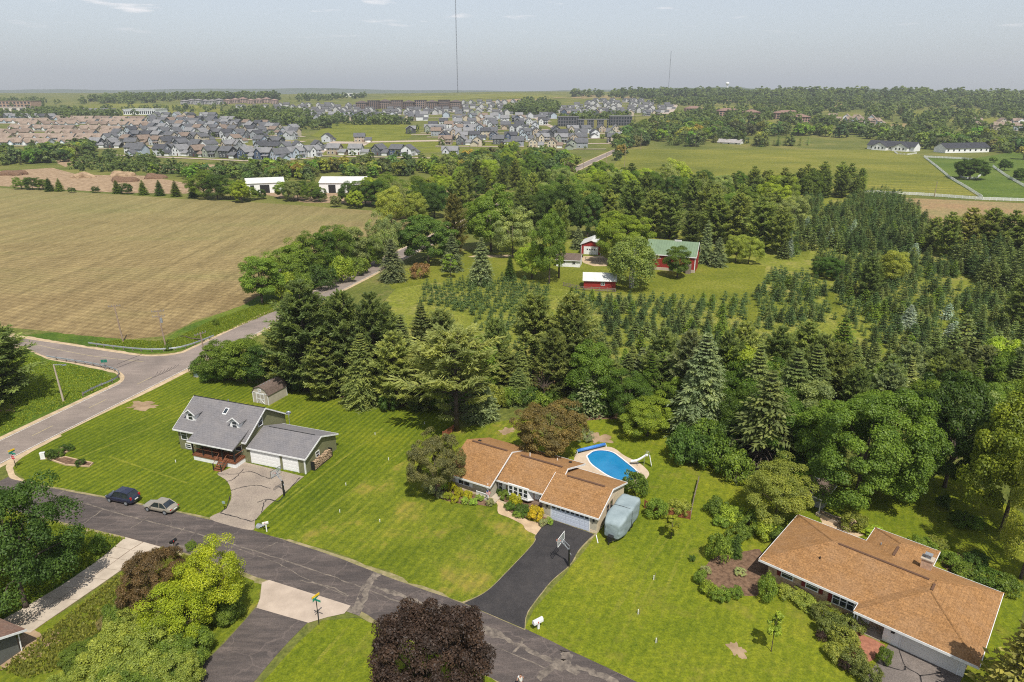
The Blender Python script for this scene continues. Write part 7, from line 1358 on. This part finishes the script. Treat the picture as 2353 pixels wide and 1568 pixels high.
HS['d'] = dict(wall=jn(gable_mesh('w', 13, 9, 5.9, 9.0), gable_mesh('w', 5.5, 4, 5.9, 8.8, -2.2, 1, along='y'), MB().box(7, 12.5, -2.4, 0, -1, .4)).mesh('house_wall', MT['siding']), roof=jn(gable_mesh('r', 13, 9, 5.9, 9.0, wall=False), gable_mesh('r', 5.5, 6.5, 5.9, 8.8, -2.2, 1, along='y', wall=False), MB().slab([(6.8, -2.8, 2.9), (12.9, -2.8, 2.9), (12.9, 0, 3.6), (6.8, 0, 3.6)], .25)).mesh('house_roof', MT['roofing']), posts=(7, 9.6, 12.3), win=[(3.7, -2.2, 1, 0), (3.7, -2.2, 3.9, 0), (8.3, 0, 3.9, 0), (11.3, 0, 3.9, 0), (8.3, 0, 1, 0), (0, 3, 3.9, R(-90)), (13, 3, 3.9, R(90)), (13, 6, 1, R(90))], gar=[], door=[(11, 0)])
WID = {'a': 17.5, 'b': 14.5, 'c': 30, 'd': 13}
# rows of houses: photo ends, style letters, wall choice, roof choice, place words
TN, GR = ('tan', 'beige', 'white', 'pale grey', 'light blue'), ('white', 'white', 'pale grey', 'pale grey', 'light blue', 'light blue', 'grey', 'dark grey', 'beige', 'beige', 'charcoal', 'tan', 'navy', 'sage')
RF1, RFT = ('charcoal', 'dark grey', 'dark grey', 'dark grey', 'grey', 'grey', 'brown'), ('tan', 'tan', 'tan', 'brown')
ROWS = [((-20, 333), (130, 333), 'c', TN, RFT, 'first tan townhouse row'), ((-30, 321), (235, 323), 'c', TN, RFT, 'second tan townhouse row'), ((-30, 310), (270, 313), 'c', TN, RFT, 'third tan townhouse row'), ((20, 299), (310, 303), 'c', TN, RFT, 'fourth tan townhouse row'), ((40, 289), (330, 292), 'c', TN, RFT, 'fifth tan townhouse row'), ((-20, 283), (340, 284), 'c', TN, RFT, 'sixth tan townhouse row'), ((120, 277), (350, 278), 'c', TN, RFT, 'farthest tan townhouse row'),
        ((203, 339), (285, 340), 'adb', GR, RF1, 'grey group beside tan townhouses'), ((285, 354), (610, 368), 'abd', GR, RF1, 'nearest row left of the meadow'), ((245, 328), (625, 350), 'dab', GR, RF1, 'second row left of the meadow'), ((270, 317), (640, 336), 'bad', GR, RF1, 'third row left of the meadow'), ((290, 308), (700, 323), 'abd', GR, RF1, 'fourth row left of the meadow'), ((320, 299), (700, 312), 'dba', GR, RF1, 'fifth row left of the meadow'), ((340, 291), (690, 302), 'abd', GR, RF1, 'sixth row left of the meadow'), ((345, 284), (620, 294), 'bda', GR, RF1, 'seventh row left of the meadow'), ((350, 278), (540, 283), 'abd', GR, RF1, 'last row left of the meadow'),
        ((625, 368), (735, 360), 'abd', GR, RF1, 'near corner left of meadow'), ((640, 350), (740, 346), 'dab', GR, RF1, 'back corner left of meadow'), ((750, 356), (1060, 362), 'dab', GR, RF1, 'row along near meadow side'), ((760, 327), (850, 327), 'ad', GR, RF1, 'pair on far meadow side'),
        ((950, 308), (1010, 307), 'da', GR, RF1, 'left end of central suburb'), ((1008, 333), (1200, 334), 'adb', GR, RF1, 'nearest central suburb row'), ((1010, 322), (1240, 323), 'bda', GR, RF1, 'second central suburb row'), ((990, 313), (1250, 313), 'abd', GR, RF1, 'third central suburb row'), ((975, 304), (1250, 304), 'dba', GR, RF1, 'fourth central suburb row'), ((985, 296), (1255, 296), 'bad', GR, RF1, 'fifth central suburb row'), ((1010, 288), (1260, 287), 'abd', GR, RF1, 'sixth central suburb row'), ((1040, 281), (1262, 279), 'dab', GR, RF1, 'seventh central suburb row'), ((1075, 274), (1270, 272), 'bda', GR, RF1, 'eighth central suburb row'),
        ((1215, 340), (1385, 340), 'abd', GR, RF1, 'nearest row beside the county road'), ((1235, 328), (1400, 327), 'bda', GR, RF1, 'second row beside the county road'), ((1250, 317), (1418, 315), 'dab', GR, RF1, 'third row beside the county road'), ((1265, 307), (1420, 305), 'abd', GR, RF1, 'row just below dark flats'),
        ((1255, 260), (1530, 259), 'abd', GR, RF1, 'first far row above dark flats'), ((1285, 253), (1540, 252), 'bda', GR, RF1, 'second far row above dark flats'), ((1320, 246), (1535, 246), 'dab', GR, RF1, 'third far row above dark flats'), ((1350, 241), (1500, 240), 'abd', GR, RF1, 'last far row above dark flats'),
        ((640, 278), (960, 277), 'abd', GR, RF1, 'near row of far central houses'), ((700, 271), (1060, 270), 'bda', GR, RF1, 'second row of far central houses'), ((720, 264), (1060, 263), 'dab', GR, RF1, 'third row of far central houses'), ((600, 257), (1040, 257), 'abd', GR, RF1, 'fourth row of far central houses'), ((540, 251), (820, 251), 'bda', GR, RF1, 'fifth row of far central houses'), ((1060, 240), (1240, 239), 'abd', GR, RF1, 'row left of wooded hill'), ((1050, 266), (1180, 264), 'abd', GR, RF1, 'second row left of wooded hill'), ((1040, 258), (1160, 256), 'dab', GR, RF1, 'third row left of wooded hill'), ((1062, 250), (1170, 248), 'bda', GR, RF1, 'fourth row left of wooded hill'), ((350, 271), (500, 272), 'bad', GR, RF1, 'row below the long white warehouse'), ((640, 246), (830, 245), 'dab', GR, RF1, 'row left of brown apartment complex'), ((1290, 264), (1500, 266), 'bad', GR, RF1, 'row just above dark flats'), ((1370, 236), (1480, 235), 'abd', GR, RF1, 'last hilltop row above dark flats'), ((-20, 274), (110, 276), 'abd', GR, RF1, 'grey houses at left edge'),
        ((1935, 283), (2060, 292), 'dab', TN, RFT, 'row among trees beyond pasture'), ((1900, 276), (2010, 280), 'abd', TN, RFT, 'second row among trees beyond pasture'), ((2240, 296), (2353, 300), 'abd', TN, RFT, 'near row at far right'), ((2255, 287), (2380, 288), 'dab', TN, RFT, 'back row at far right')]
rH = random.Random(99); houses = []; WD = dict(WALLC); RD = dict(ROOFC)
for (a, b, sty, wch, rch, words) in ROWS:
    pa, pb = Vector(GT(*a)), Vector(GT(*b)); ln = (pb - pa).xy.length; an = math.atan2(pb.y - pa.y, pb.x - pa.x); s = 0; i = 0; rw = []
    n_ = max(3, int(ln / 40)); SL_ = []
    for k in range(n_ + 1): q = pa.lerp(pb, -.02 + 1.04 * k / n_); SL_.append((q.x, q.y - 15))
    A_, B_ = offset_line(SL_, 3.2), offset_line(SL_, -3.2); me = bpy.data.meshes.new('suburb_street'); me.from_pydata([(x, y, T(x, y) + .35) for x, y in A_ + B_], [], [(n_ + 1 + k, n_ + 2 + k, k + 1, k) for k in range(n_)]); me.materials.append(MT['apron']); put('suburb_street', me)['kind'] = 'structure'
    while s < ln:
        st = sty[(i + rH.randrange(2)) % len(sty)]; f = s / max(ln, 1); p = pa.lerp(pb, f); y_ = p.y + rH.uniform(-5, 5); x_ = p.x
        wc, rc = rH.choice(wch), rH.choice(rch); turn = rH.choice((0, 0, 0, R(8), R(-8), R(90), R(-90))) if st != 'c' else R(rH.choice((-6, 0, 4, 9, -12, 80)))
        rw.append((x_, y_, an + turn, st, wc, rc)); s += WID[st] * 1.05 + rH.uniform(1, 5) + (6 if turn > 1 else 0); i += 1
    rw.sort(key=lambda h: PR(h[0], h[1], 0)[0])
    for k, h in enumerate(rw): houses.append((*h, words, k + 1))
houses.sort(key=lambda h: h[1])
print('far houses', len(houses))
restW, restR = [], []
for k, (x, y, an, st, wc, rc, words, n) in enumerate(houses):
    z = T(x, y)
    if k < 300:
        e = empty('suburban_house' if st != 'c' else 'townhouse', (x, y, z), an, '%s %s with %s roof, %s from left, %s' % (wc, 'house' if st != 'c' else 'townhouse', rc, ordn(n), words), 'house', 'far suburb houses'); e.scale = (1.04, 1.04, 1.04)
        build_house(e, st, k < 190, WD[wc], RD[rc])
    else:
        for key, L_, c in (('wall', restW, WD[wc]), ('roof', restR, RD[rc])): V, F = None, None; L_.append((HS[st][key], Matrix.Translation((x, y, z)) @ Matrix.Rotation(an, 4, 'Z')))
if restW:
    er = empty('distant_houses', (0, 0, 0), 0, 'mass of tiny distant houses near the skyline', 'houses'); er['kind'] = 'stuff'
    for nm, L_, mt, c in (('wall', restW, MT['siding'], (.42, .42, .42)), ('roof', restR, MT['roofing'], (.1, .1, .105))):
        bm = bmesh.new()
        for me, mx in L_: n0 = len(bm.verts); bm.from_mesh(me); bm.verts.ensure_lookup_table(); [setattr(v, 'co', mx @ v.co) for v in bm.verts[n0:]]
        me = bpy.data.meshes.new('distant_' + nm); bm.to_mesh(me); bm.free(); me.materials.append(mt); o = put(nm, me, er, color=c); o['kind'] = 'stuff'
# flats and big far buildings
def block(name, label, u0, u1, v, hgt, dep, wc, rc, floors=3, cols=10, pitched=True, cat='apartment block'):
    p, q = Vector(GT(u0, v)), Vector(GT(u1, v)); L = (q - p).length; e = empty(name, p, math.atan2(q.y - p.y, q.x - p.x), label, cat)
    MB().box(0, L, 0, dep, -4, hgt).build('wall', MT['tint'], e, color=wc)
    if pitched: MB().slab([(-1, -1, hgt), (L + 1, -1, hgt), (L - dep / 2, dep / 2, hgt + dep * .22), (dep / 2, dep / 2, hgt + dep * .22)], .4).slab([(L + 1, dep + 1, hgt), (-1, dep + 1, hgt), (dep / 2, dep / 2, hgt + dep * .22), (L - dep / 2, dep / 2, hgt + dep * .22)], .4).slab([(-1, dep + 1, hgt), (-1, -1, hgt), (dep / 2, dep / 2, hgt + dep * .22)], .4).slab([(L + 1, -1, hgt), (L + 1, dep + 1, hgt), (L - dep / 2, dep / 2, hgt + dep * .22)], .4).build('roof', MT['roofing'], e, color=rc)
    else: MB().box(-.5, L + .5, -.5, dep + .5, hgt, hgt + .8).build('roof', MT['roofing'], e, color=rc)
    fh = hgt / floors; wm = MB().box(-L / cols * .28, L / cols * .28, -.25, 0, fh * .2, fh * .8).mesh('window', MT['glass'])
    for f in range(floors):
        for c in range(cols): put('window', wm, e, (L * (c + .5) / cols, 0, fh * f))
    return e
for k in range(9):                     # one long complex of brown apartment wings
    u0 = 818 + k * 27; block('apartment_block', 'dark brown apartment wing in the long skyline complex, %s from left' % ordn(k + 1), u0, u0 + 23, 252 - (k % 3), (13, 16, 14, 17)[k % 4], 18, ((.20, .145, .125), (.16, .115, .10), (.24, .18, .155))[k % 3], (.10, .078, .072), 4, 5, k % 2 == 0)
block('apartment_block', 'dark modern flats with yellow panels, left of three', 1282, 1330, 291, 12, 16, (.10, .10, .11), (.14, .14, .145), 3, 8, False)
e = block('apartment_block', 'dark modern flats with yellow panels, middle of three', 1328, 1398, 294, 10, 16, (.11, .11, .12), (.16, .16, .165), 3, 12, False)
block('apartment_block', 'dark modern flats, right of three, by the county road', 1402, 1452, 289, 12, 16, (.09, .09, .10), (.2, .2, .2), 3, 8, False)
for i in range(3): MB().box(0, 4, -.4, 0, 0, 11).build('yellow_panel', M('olive_yellow_panel', (.22, .2, .07)), e, loc=(8 + i * 13, -.05, 0))
for k, (u0, u1, v) in enumerate(((1576, 1614, 262), (1652, 1700, 268), (1712, 1746, 272), (1782, 1842, 274), (1826, 1860, 284))): block('apartment_house', 'brick apartment house with hipped brown roof, %s from left behind the roadside woods' % ordn(k + 1), u0, u1, v, 9, 18, (.33, .22, .17), (.2, .13, .105), 3, 6)
block('school_building', 'long tan brick building at the far left skyline', -10, 72, 246, 12, 30, (.36, .24, .17), (.28, .2, .15), 2, 10, False, 'building'); block('warehouse', 'pale low warehouse left of the far fields', -10, 60, 256, 7, 30, (.55, .5, .44), (.45, .4, .36), 1, 4, False, 'building')
block('warehouse', 'grey roofed warehouse above the tan townhouses', 175, 238, 263, 9, 40, (.5, .5, .5), (.2, .2, .21), 1, 8, False, 'building'); block('warehouse', 'long white warehouse with glazed front above the tan townhouses', 284, 358, 264, 9, 40, (.65, .67, .69), (.55, .57, .6), 1, 16, False, 'building')
for k in range(6): block('terraced_flats', 'pale grey terraced flats on the left skyline, %s from left' % ordn(k + 1), 415 + k * 16, 429 + k * 16, 241 - k % 2, 8 + k % 3, 14, (.42, .41, .42), (.20, .19, .19), 3, 4, True)
for k in range(7): block('terraced_flats', 'reddish terraced flats on the left skyline, %s from left' % ordn(k + 1), 514 + k * 18, 529 + k * 18, 239 - k % 3, 8 + k % 3, 14, (.38, .28, .24), (.26, .18, .155), 3, 4, True)
block('far_shed', 'tiny white shed on the skyline ridge', 788, 825, 222, 9, 30, (.7, .7, .68), (.65, .65, .63), 1, 3, False, 'shed')
# radio masts and water tower
def mast(u, v, dist, hgt, wd, label):
    X = (u - 1176.5) / FP * dist * CS; Y = dist; e = empty('radio_mast', (X, Y, T(X, Y)), 0, label, 'mast'); mb = MB(); n = 40
    c = [(wd * math.cos(R(90 + 120 * k)), wd * math.sin(R(90 + 120 * k))) for k in range(3)]
    for p in c: mb.tube([(*p, -5), (*p, hgt)], wd * .16, 4, False)
    for i in range(n):
        z0_, z1_ = hgt * i / n, hgt * (i + 1) / n
        for k in range(3): mb.tube([(*c[k], z0_), (*c[(k + 1) % 3], z1_)], wd * .08, 3, False)
    mb.build('lattice', MT['dark'], e)
    for k in range(3): g_ = MB().tube([(0, 0, hgt * .66), (hgt * .45 * math.cos(R(30 + 120 * k)), hgt * .45 * math.sin(R(30 + 120 * k)), 0)], .06, 3, False).build('guy_wire', MT['steel'], e)
    return e
mast(1052, 213, 2650, 420, 1.5, 'very tall dark radio mast on the skyline, reaching out of the picture'); mast(1535, 214, 3200, 168, 1.1, 'thin shorter radio mast on the right skyline')
wt = empty('water_tower', (*Vector(((1669 - 1176.5) / FP * 3300 * CS, 3300, T(1000, 3300)))[:2], T(1000, 3300)), 0, 'tiny white water tower on the right skyline', 'water tower'); bm = bmesh.new(); bmesh.ops.create_uvsphere(bm, u_segments=16, v_segments=10, radius=8); me = bpy.data.meshes.new('tank'); bm.to_mesh(me); bm.free(); me.materials.append(MT['white'])
put('tank', me, wt, (0, 0, 40), scale=(1, 1, .8)); MB().tube([(0, 0, -5), (0, 0, 8), (0, 0, 34)], [4, 2, 2.4], 10).build('stem', MT['white'], wt)
# ------------------------------------------------------------------ far woods: the largest trees singly, the rest together
WO = []
rW = random.Random(77)
holes = [[GT(*q)[:2] for q in P_] for P_ in (((1860, 268), (1960, 262), (1990, 272), (1900, 280)), ((2000, 290), (2080, 284), (2110, 292), (2040, 302)), ((2080, 256), (2250, 250), (2290, 262), (2100, 268)), ((1590, 247), (1750, 243), (1790, 252), (1610, 257)), ((1880, 240), (2060, 238), (2080, 243), (1900, 246)), ((2180, 276), (2290, 272), (2320, 282), (2200, 286)))]
no_tree = [(*G(1812, 312), 60), (*G(1790, 330), 45), (*G(1672, 338), 25), (*G(2045, 352), 50), (*G(2215, 356), 50)]
def wood(P, n, hs, con=.12):
    Q = [GT(*p)[:2] for p in P]; x0, x1, y0, y1 = min(p[0] for p in Q), max(p[0] for p in Q), min(p[1] for p in Q), max(p[1] for p in Q); k = 0; t = 0
    while k < n and t < n * 40:
        t += 1; p = (rW.uniform(x0, x1), rW.uniform(y0, y1))
        if inside(p, Q) and all(math.dist(p, q[:2]) > q[2] for q in no_tree) and not any(inside(p, q) for q in holes) and not (p[1] > 900 and any(abs(p[0] - h[0] - 8) < 26 and -70 < p[1] - h[1] < 24 for h in houses if h[0] > 350)): WO.append((*p, rW.uniform(*hs), rW.random() < con)); k += 1
wood([(-60, 370), (0, 366), (150, 352), (215, 340), (215, 352), (170, 372), (0, 382), (-60, 384)], 110, (6, 12)); wood([(155, 392), (210, 362), (340, 362), (350, 374), (470, 396), (330, 400)], 90, (3, 7)); wood([(330, 400), (480, 396), (560, 400), (720, 395), (740, 425), (600, 425), (420, 412)], 90, (4, 9)); wood([(560, 392), (740, 386), (860, 384), (1040, 378), (1160, 362), (1230, 376), (1060, 398), (900, 408), (700, 412)], 190, (5, 10))
wood([(1160, 355), (1240, 362), (1330, 376), (1310, 420), (1150, 420), (1060, 400)], 60, (6, 12)); wood([(1410, 335), (1440, 300), (1480, 292), (1500, 330), (1440, 350), (1415, 372)], 50, (7, 12)); wood([(1475, 300), (1560, 285), (1700, 290), (1860, 285), (1980, 300), (2130, 318), (2353, 325), (2353, 345), (2270, 342), (2110, 335), (1990, 324), (1860, 312), (1720, 330), (1500, 325)], 300, (8, 14)); wood([(1500, 335), (1560, 322), (1760, 330), (1900, 325), (1860, 335), (1700, 342)], 60, (8, 15), .7)
wood([(1475, 290), (1600, 264), (1900, 262), (2100, 270), (2400, 280), (2400, 320), (2150, 312), (1980, 296), (1800, 284)], 260, (8, 14)); wood([(1540, 258), (1700, 240), (2000, 240), (2400, 250), (2400, 280), (2000, 266), (1700, 264)], 240, (9, 15)); wood([(1480, 240), (1700, 226), (2100, 230), (2400, 235), (2400, 250), (1900, 242), (1600, 246)], 330, (11, 17))
wood([(2100, 340), (2353, 346), (2400, 360), (2353, 372), (2290, 352), (2160, 348)], 40, (7, 13)); wood([(-30, 272), (100, 256), (260, 262), (265, 275), (120, 278)], 130, (9, 14)); wood([(490, 272), (560, 258), (700, 262), (740, 285), (700, 300), (560, 286)], 150, (8, 14)); wood([(690, 292), (780, 276), (900, 280), (960, 284), (960, 288), (800, 288), (720, 300)], 60, (8, 13)); wood([(1150, 262), (1200, 238), (1270, 238), (1290, 262), (1260, 270)], 120, (10, 16)); wood([(1290, 275), (1440, 270), (1470, 285), (1300, 285)], 50, (8, 13))
wood([(180, 240), (260, 226), (430, 226), (430, 232), (300, 240)], 150, (11, 18)); wood([(420, 230), (640, 226), (640, 230), (430, 236)], 140, (14, 20)); wood([(-60, 240), (60, 232), (140, 240), (0, 250)], 60, (9, 14)); wood([(1300, 222), (1500, 218), (2000, 222), (2400, 228), (2400, 236), (1900, 230), (1500, 228)], 420, (14, 24)); wood([(640, 228), (840, 222), (840, 226), (700, 236)], 50, (9, 15)); wood([(30, 265), (500, 245), (560, 252), (500, 262), (100, 275)], 60, (7, 12))
# single trees among the houses and along suburb streets
for h in houses:
    for _ in range(1 if rW.random() < .7 else 0): WO.append((h[0] + rW.uniform(-16, 16), h[1] - rW.uniform(4, 16), rW.uniform(2.5, 6), rW.random() < .3))
WO.sort(key=lambda f: -f[2] / math.hypot(f[0], f[1])); cnt = [0, 0]; BV, BF, BA, nb = [], [], [], 0
A2_ = [mesh_arrays(PT_) for PT_ in [decid(301 + i, 4.6, 4.9, 4.7, 12, 11, 1.4, (.28, .44), limbs=0, name='mass')[0] for i in range(3)]]; A2c = [mesh_arrays(conifer(311, 12, 3.2, .6, 7, 6, 'spruce', .85, 2, 1.1, 1.6, name='massc')[0])]
for (x, y, h_, con) in WO:
    z = T(x, y) - .2
    if cnt[con] < 300:
        cnt[con] += 1; me = rW.choice(FC if con else FT); o = put('distant_conifer' if con else 'distant_tree', me, None, (x, y, z), rW.uniform(0, 6.28), color=tuple(k * rW.uniform(.8, 1.2) for k in C_[rW.choice(['spruce', 'fard']) if con else rW.choice(['far', 'far', 'fard', 'mid', 'olive'])]), scale=(h_ / 9.8 * rW.uniform(.9, 1.25) if not con else h_ / 12 * 1.1, h_ / 9.8 if not con else h_ / 12 * 1.1, h_ / 9.8 if not con else h_ / 12))
        u = PR(x, y, z)[0]; pl = 'left of the meadow' if u < 720 else 'between the field sheds and the county road' if u < 1400 else 'around the pasture'
        tag(o, ('small distant dark conifer ' if con else 'small distant rounded broadleaf tree ') + pl, 'tree', ('distant conifers ' if con else 'distant trees ') + pl)
    else:
        V, F = A2c[0] if con else A2_[rW.randrange(3)]; s = h_ / (12 if con else 9.6); a = rW.uniform(0, 6.28); c, sn = math.cos(a) * s * 1.1, math.sin(a) * s * 1.1
        BV.append(np.stack([V[:, 0] * c - V[:, 1] * sn + x, V[:, 0] * sn + V[:, 1] * c + y, V[:, 2] * s + z], 1)); BF.append(F + nb); nb += len(V); tv = rW.uniform(.15, .75); BA.append(np.clip(np.full(len(F) // 4, tv) + RNG.normal(0, .12, len(F) // 4), 0, 1))
o = put('distant_woods', mesh_np('distant_woods', np.concatenate(BV), np.concatenate(BF).reshape(-1, 4), MT['leaf'], np.concatenate(BA)), color=C_['far']); tag(o, 'distant woods merging into one green mass towards the skyline', 'woods', None, 'stuff')
print('far trees', len(WO), 'tris', nb // 2)
# labels that rank look-alikes by their distance to something one can find
def rank(objs, marks, fmt):
    by = {}
    for o in objs:
        m = min(marks, key=lambda k: math.dist(o.location[:2], k[1])); by.setdefault((m[0], fmt(o, o['label'])), []).append((math.dist(o.location[:2], m[1]), o))
    for (m, lab), L in by.items():
        L.sort(key=lambda t: t[0])
        for i, (_, o) in enumerate(L): o['label'] = lab + (', %s nearest to %s' % (ordn(i + 1), m) if i else ', nearest to %s' % m)
mk_ = [('the red barn', tuple(bn.location[:2])), ('the red shed', G(1376, 665)), ('the white cottage', G(1305, 614)), ('the bronze bush', G(966, 639)), ('the egg-shaped tree', G(1556, 638)), ('the large pale blue spruce', G(2085, 755)), ('the dark bushy pine', G(1990, 690)), ('the dark round farm tree', G(1900, 640)), ('the brownish green tree', G(2045, 655)), ('the right-edge dark pine', G(2330, 760)), ('the small blue spruce', G(1812, 590)), ('the pale layered spruce', G(1107, 652)), ('the broken tree', G(1250, 932)), ('the huge round maple', G(1965, 1160)), ('the white rail fence', G(1990, 444))]
firs = [o for o in col.objects if o.name.startswith(('young_fir', 'fir_tree')) and o.parent is None]
rank(firs, mk_, lambda o, lab: ('bluish ' if 'bluish' in lab else 'dark ') + ('young' if o.name.startswith('young') else 'taller') + ' tree farm fir')
mk2 = [('the left storage shed', G(610, 444)), ('the right storage shed', G(785, 444)), ('the gabled stable', G(2045, 346)), ('the long white stable', G(2220, 351)), ('the riding hall', G(1810, 317)), ('the leftmost soil heap', G(30, 402)), ('the paddock tree', G(2228, 412)), ('the pond', G(1198, 364)), ('the red car on the road', (26.2, 452)), ('the dark modern flats', GT(1360, 294)[:2]), ('the first tan townhouse row', GT(60, 333)[:2]), ('the pair of houses beyond the meadow', GT(800, 327)[:2]), ('the grey roofed house', G(1672, 335)), ('the rightmost soil heap', G(355, 410))]
rank([o for o in col.objects if o.name.startswith(('distant_tree', 'distant_conifer'))], mk2, lambda o, lab: 'distant dark conifer' if 'conifer' in o.name else 'distant rounded tree')
# dirt heaps on the lot beyond the field
hp = []
for u, v, w_ in ((30, 402, 9), (280, 404, 8), (287, 417, 8), (190, 408, 8), (355, 410, 7)):
    X, Y = G(u, v); bm = bmesh.new(); bmesh.ops.create_icosphere(bm, subdivisions=3, radius=1); me = bpy.data.meshes.new('heap')
    for vtx in bm.verts: n_ = .16 * math.sin(vtx.co.x * 5 + u) + .12 * math.sin(vtx.co.y * 7 + v); vtx.co = Vector((vtx.co.x * w_ * (1 + n_), vtx.co.y * w_ * .7 * (1 + n_), max(0, vtx.co.z) * 3 * (1 + n_) - .1))
    bm.to_mesh(me); bm.free(); me.materials.append(MT['mulch'] if len(hp) % 2 == 0 else MT['dirt']); o = put('soil_heap', me, None, (X, Y, 0)); tag(o, None, 'heap', 'soil heaps on the dirt lot'); hp.append(o)
number(hp, 'dark soil heap on the dirt lot beyond the field, {n} from the left')

# ------------------------------------------------------------------ summer haze: one closed box of thin air round everything
HAZE = True
if HAZE:
    hz_o = MB().box(-9500, 9500, -450, 29000, -12, 520).build('haze', bpy.data.materials.new('haze_air')); hz_o['kind'] = 'stuff'; tag(hz_o, 'thin bluish summer haze over the whole view', 'haze')
    hmz = bpy.data.materials['haze_air']; hmz.use_nodes = True; n_ = hmz.node_tree.nodes; n_.remove(n_['Principled BSDF'])
    pv = n_.new('ShaderNodeVolumePrincipled'); pv.inputs['Color'].default_value = (.88, .93, 1.0, 1); pv.inputs['Density'].default_value = 1.2e-4; pv.inputs['Anisotropy'].default_value = 0.2
    hmz.node_tree.links.new(pv.outputs[0], n_['Material Output'].inputs['Volume'])
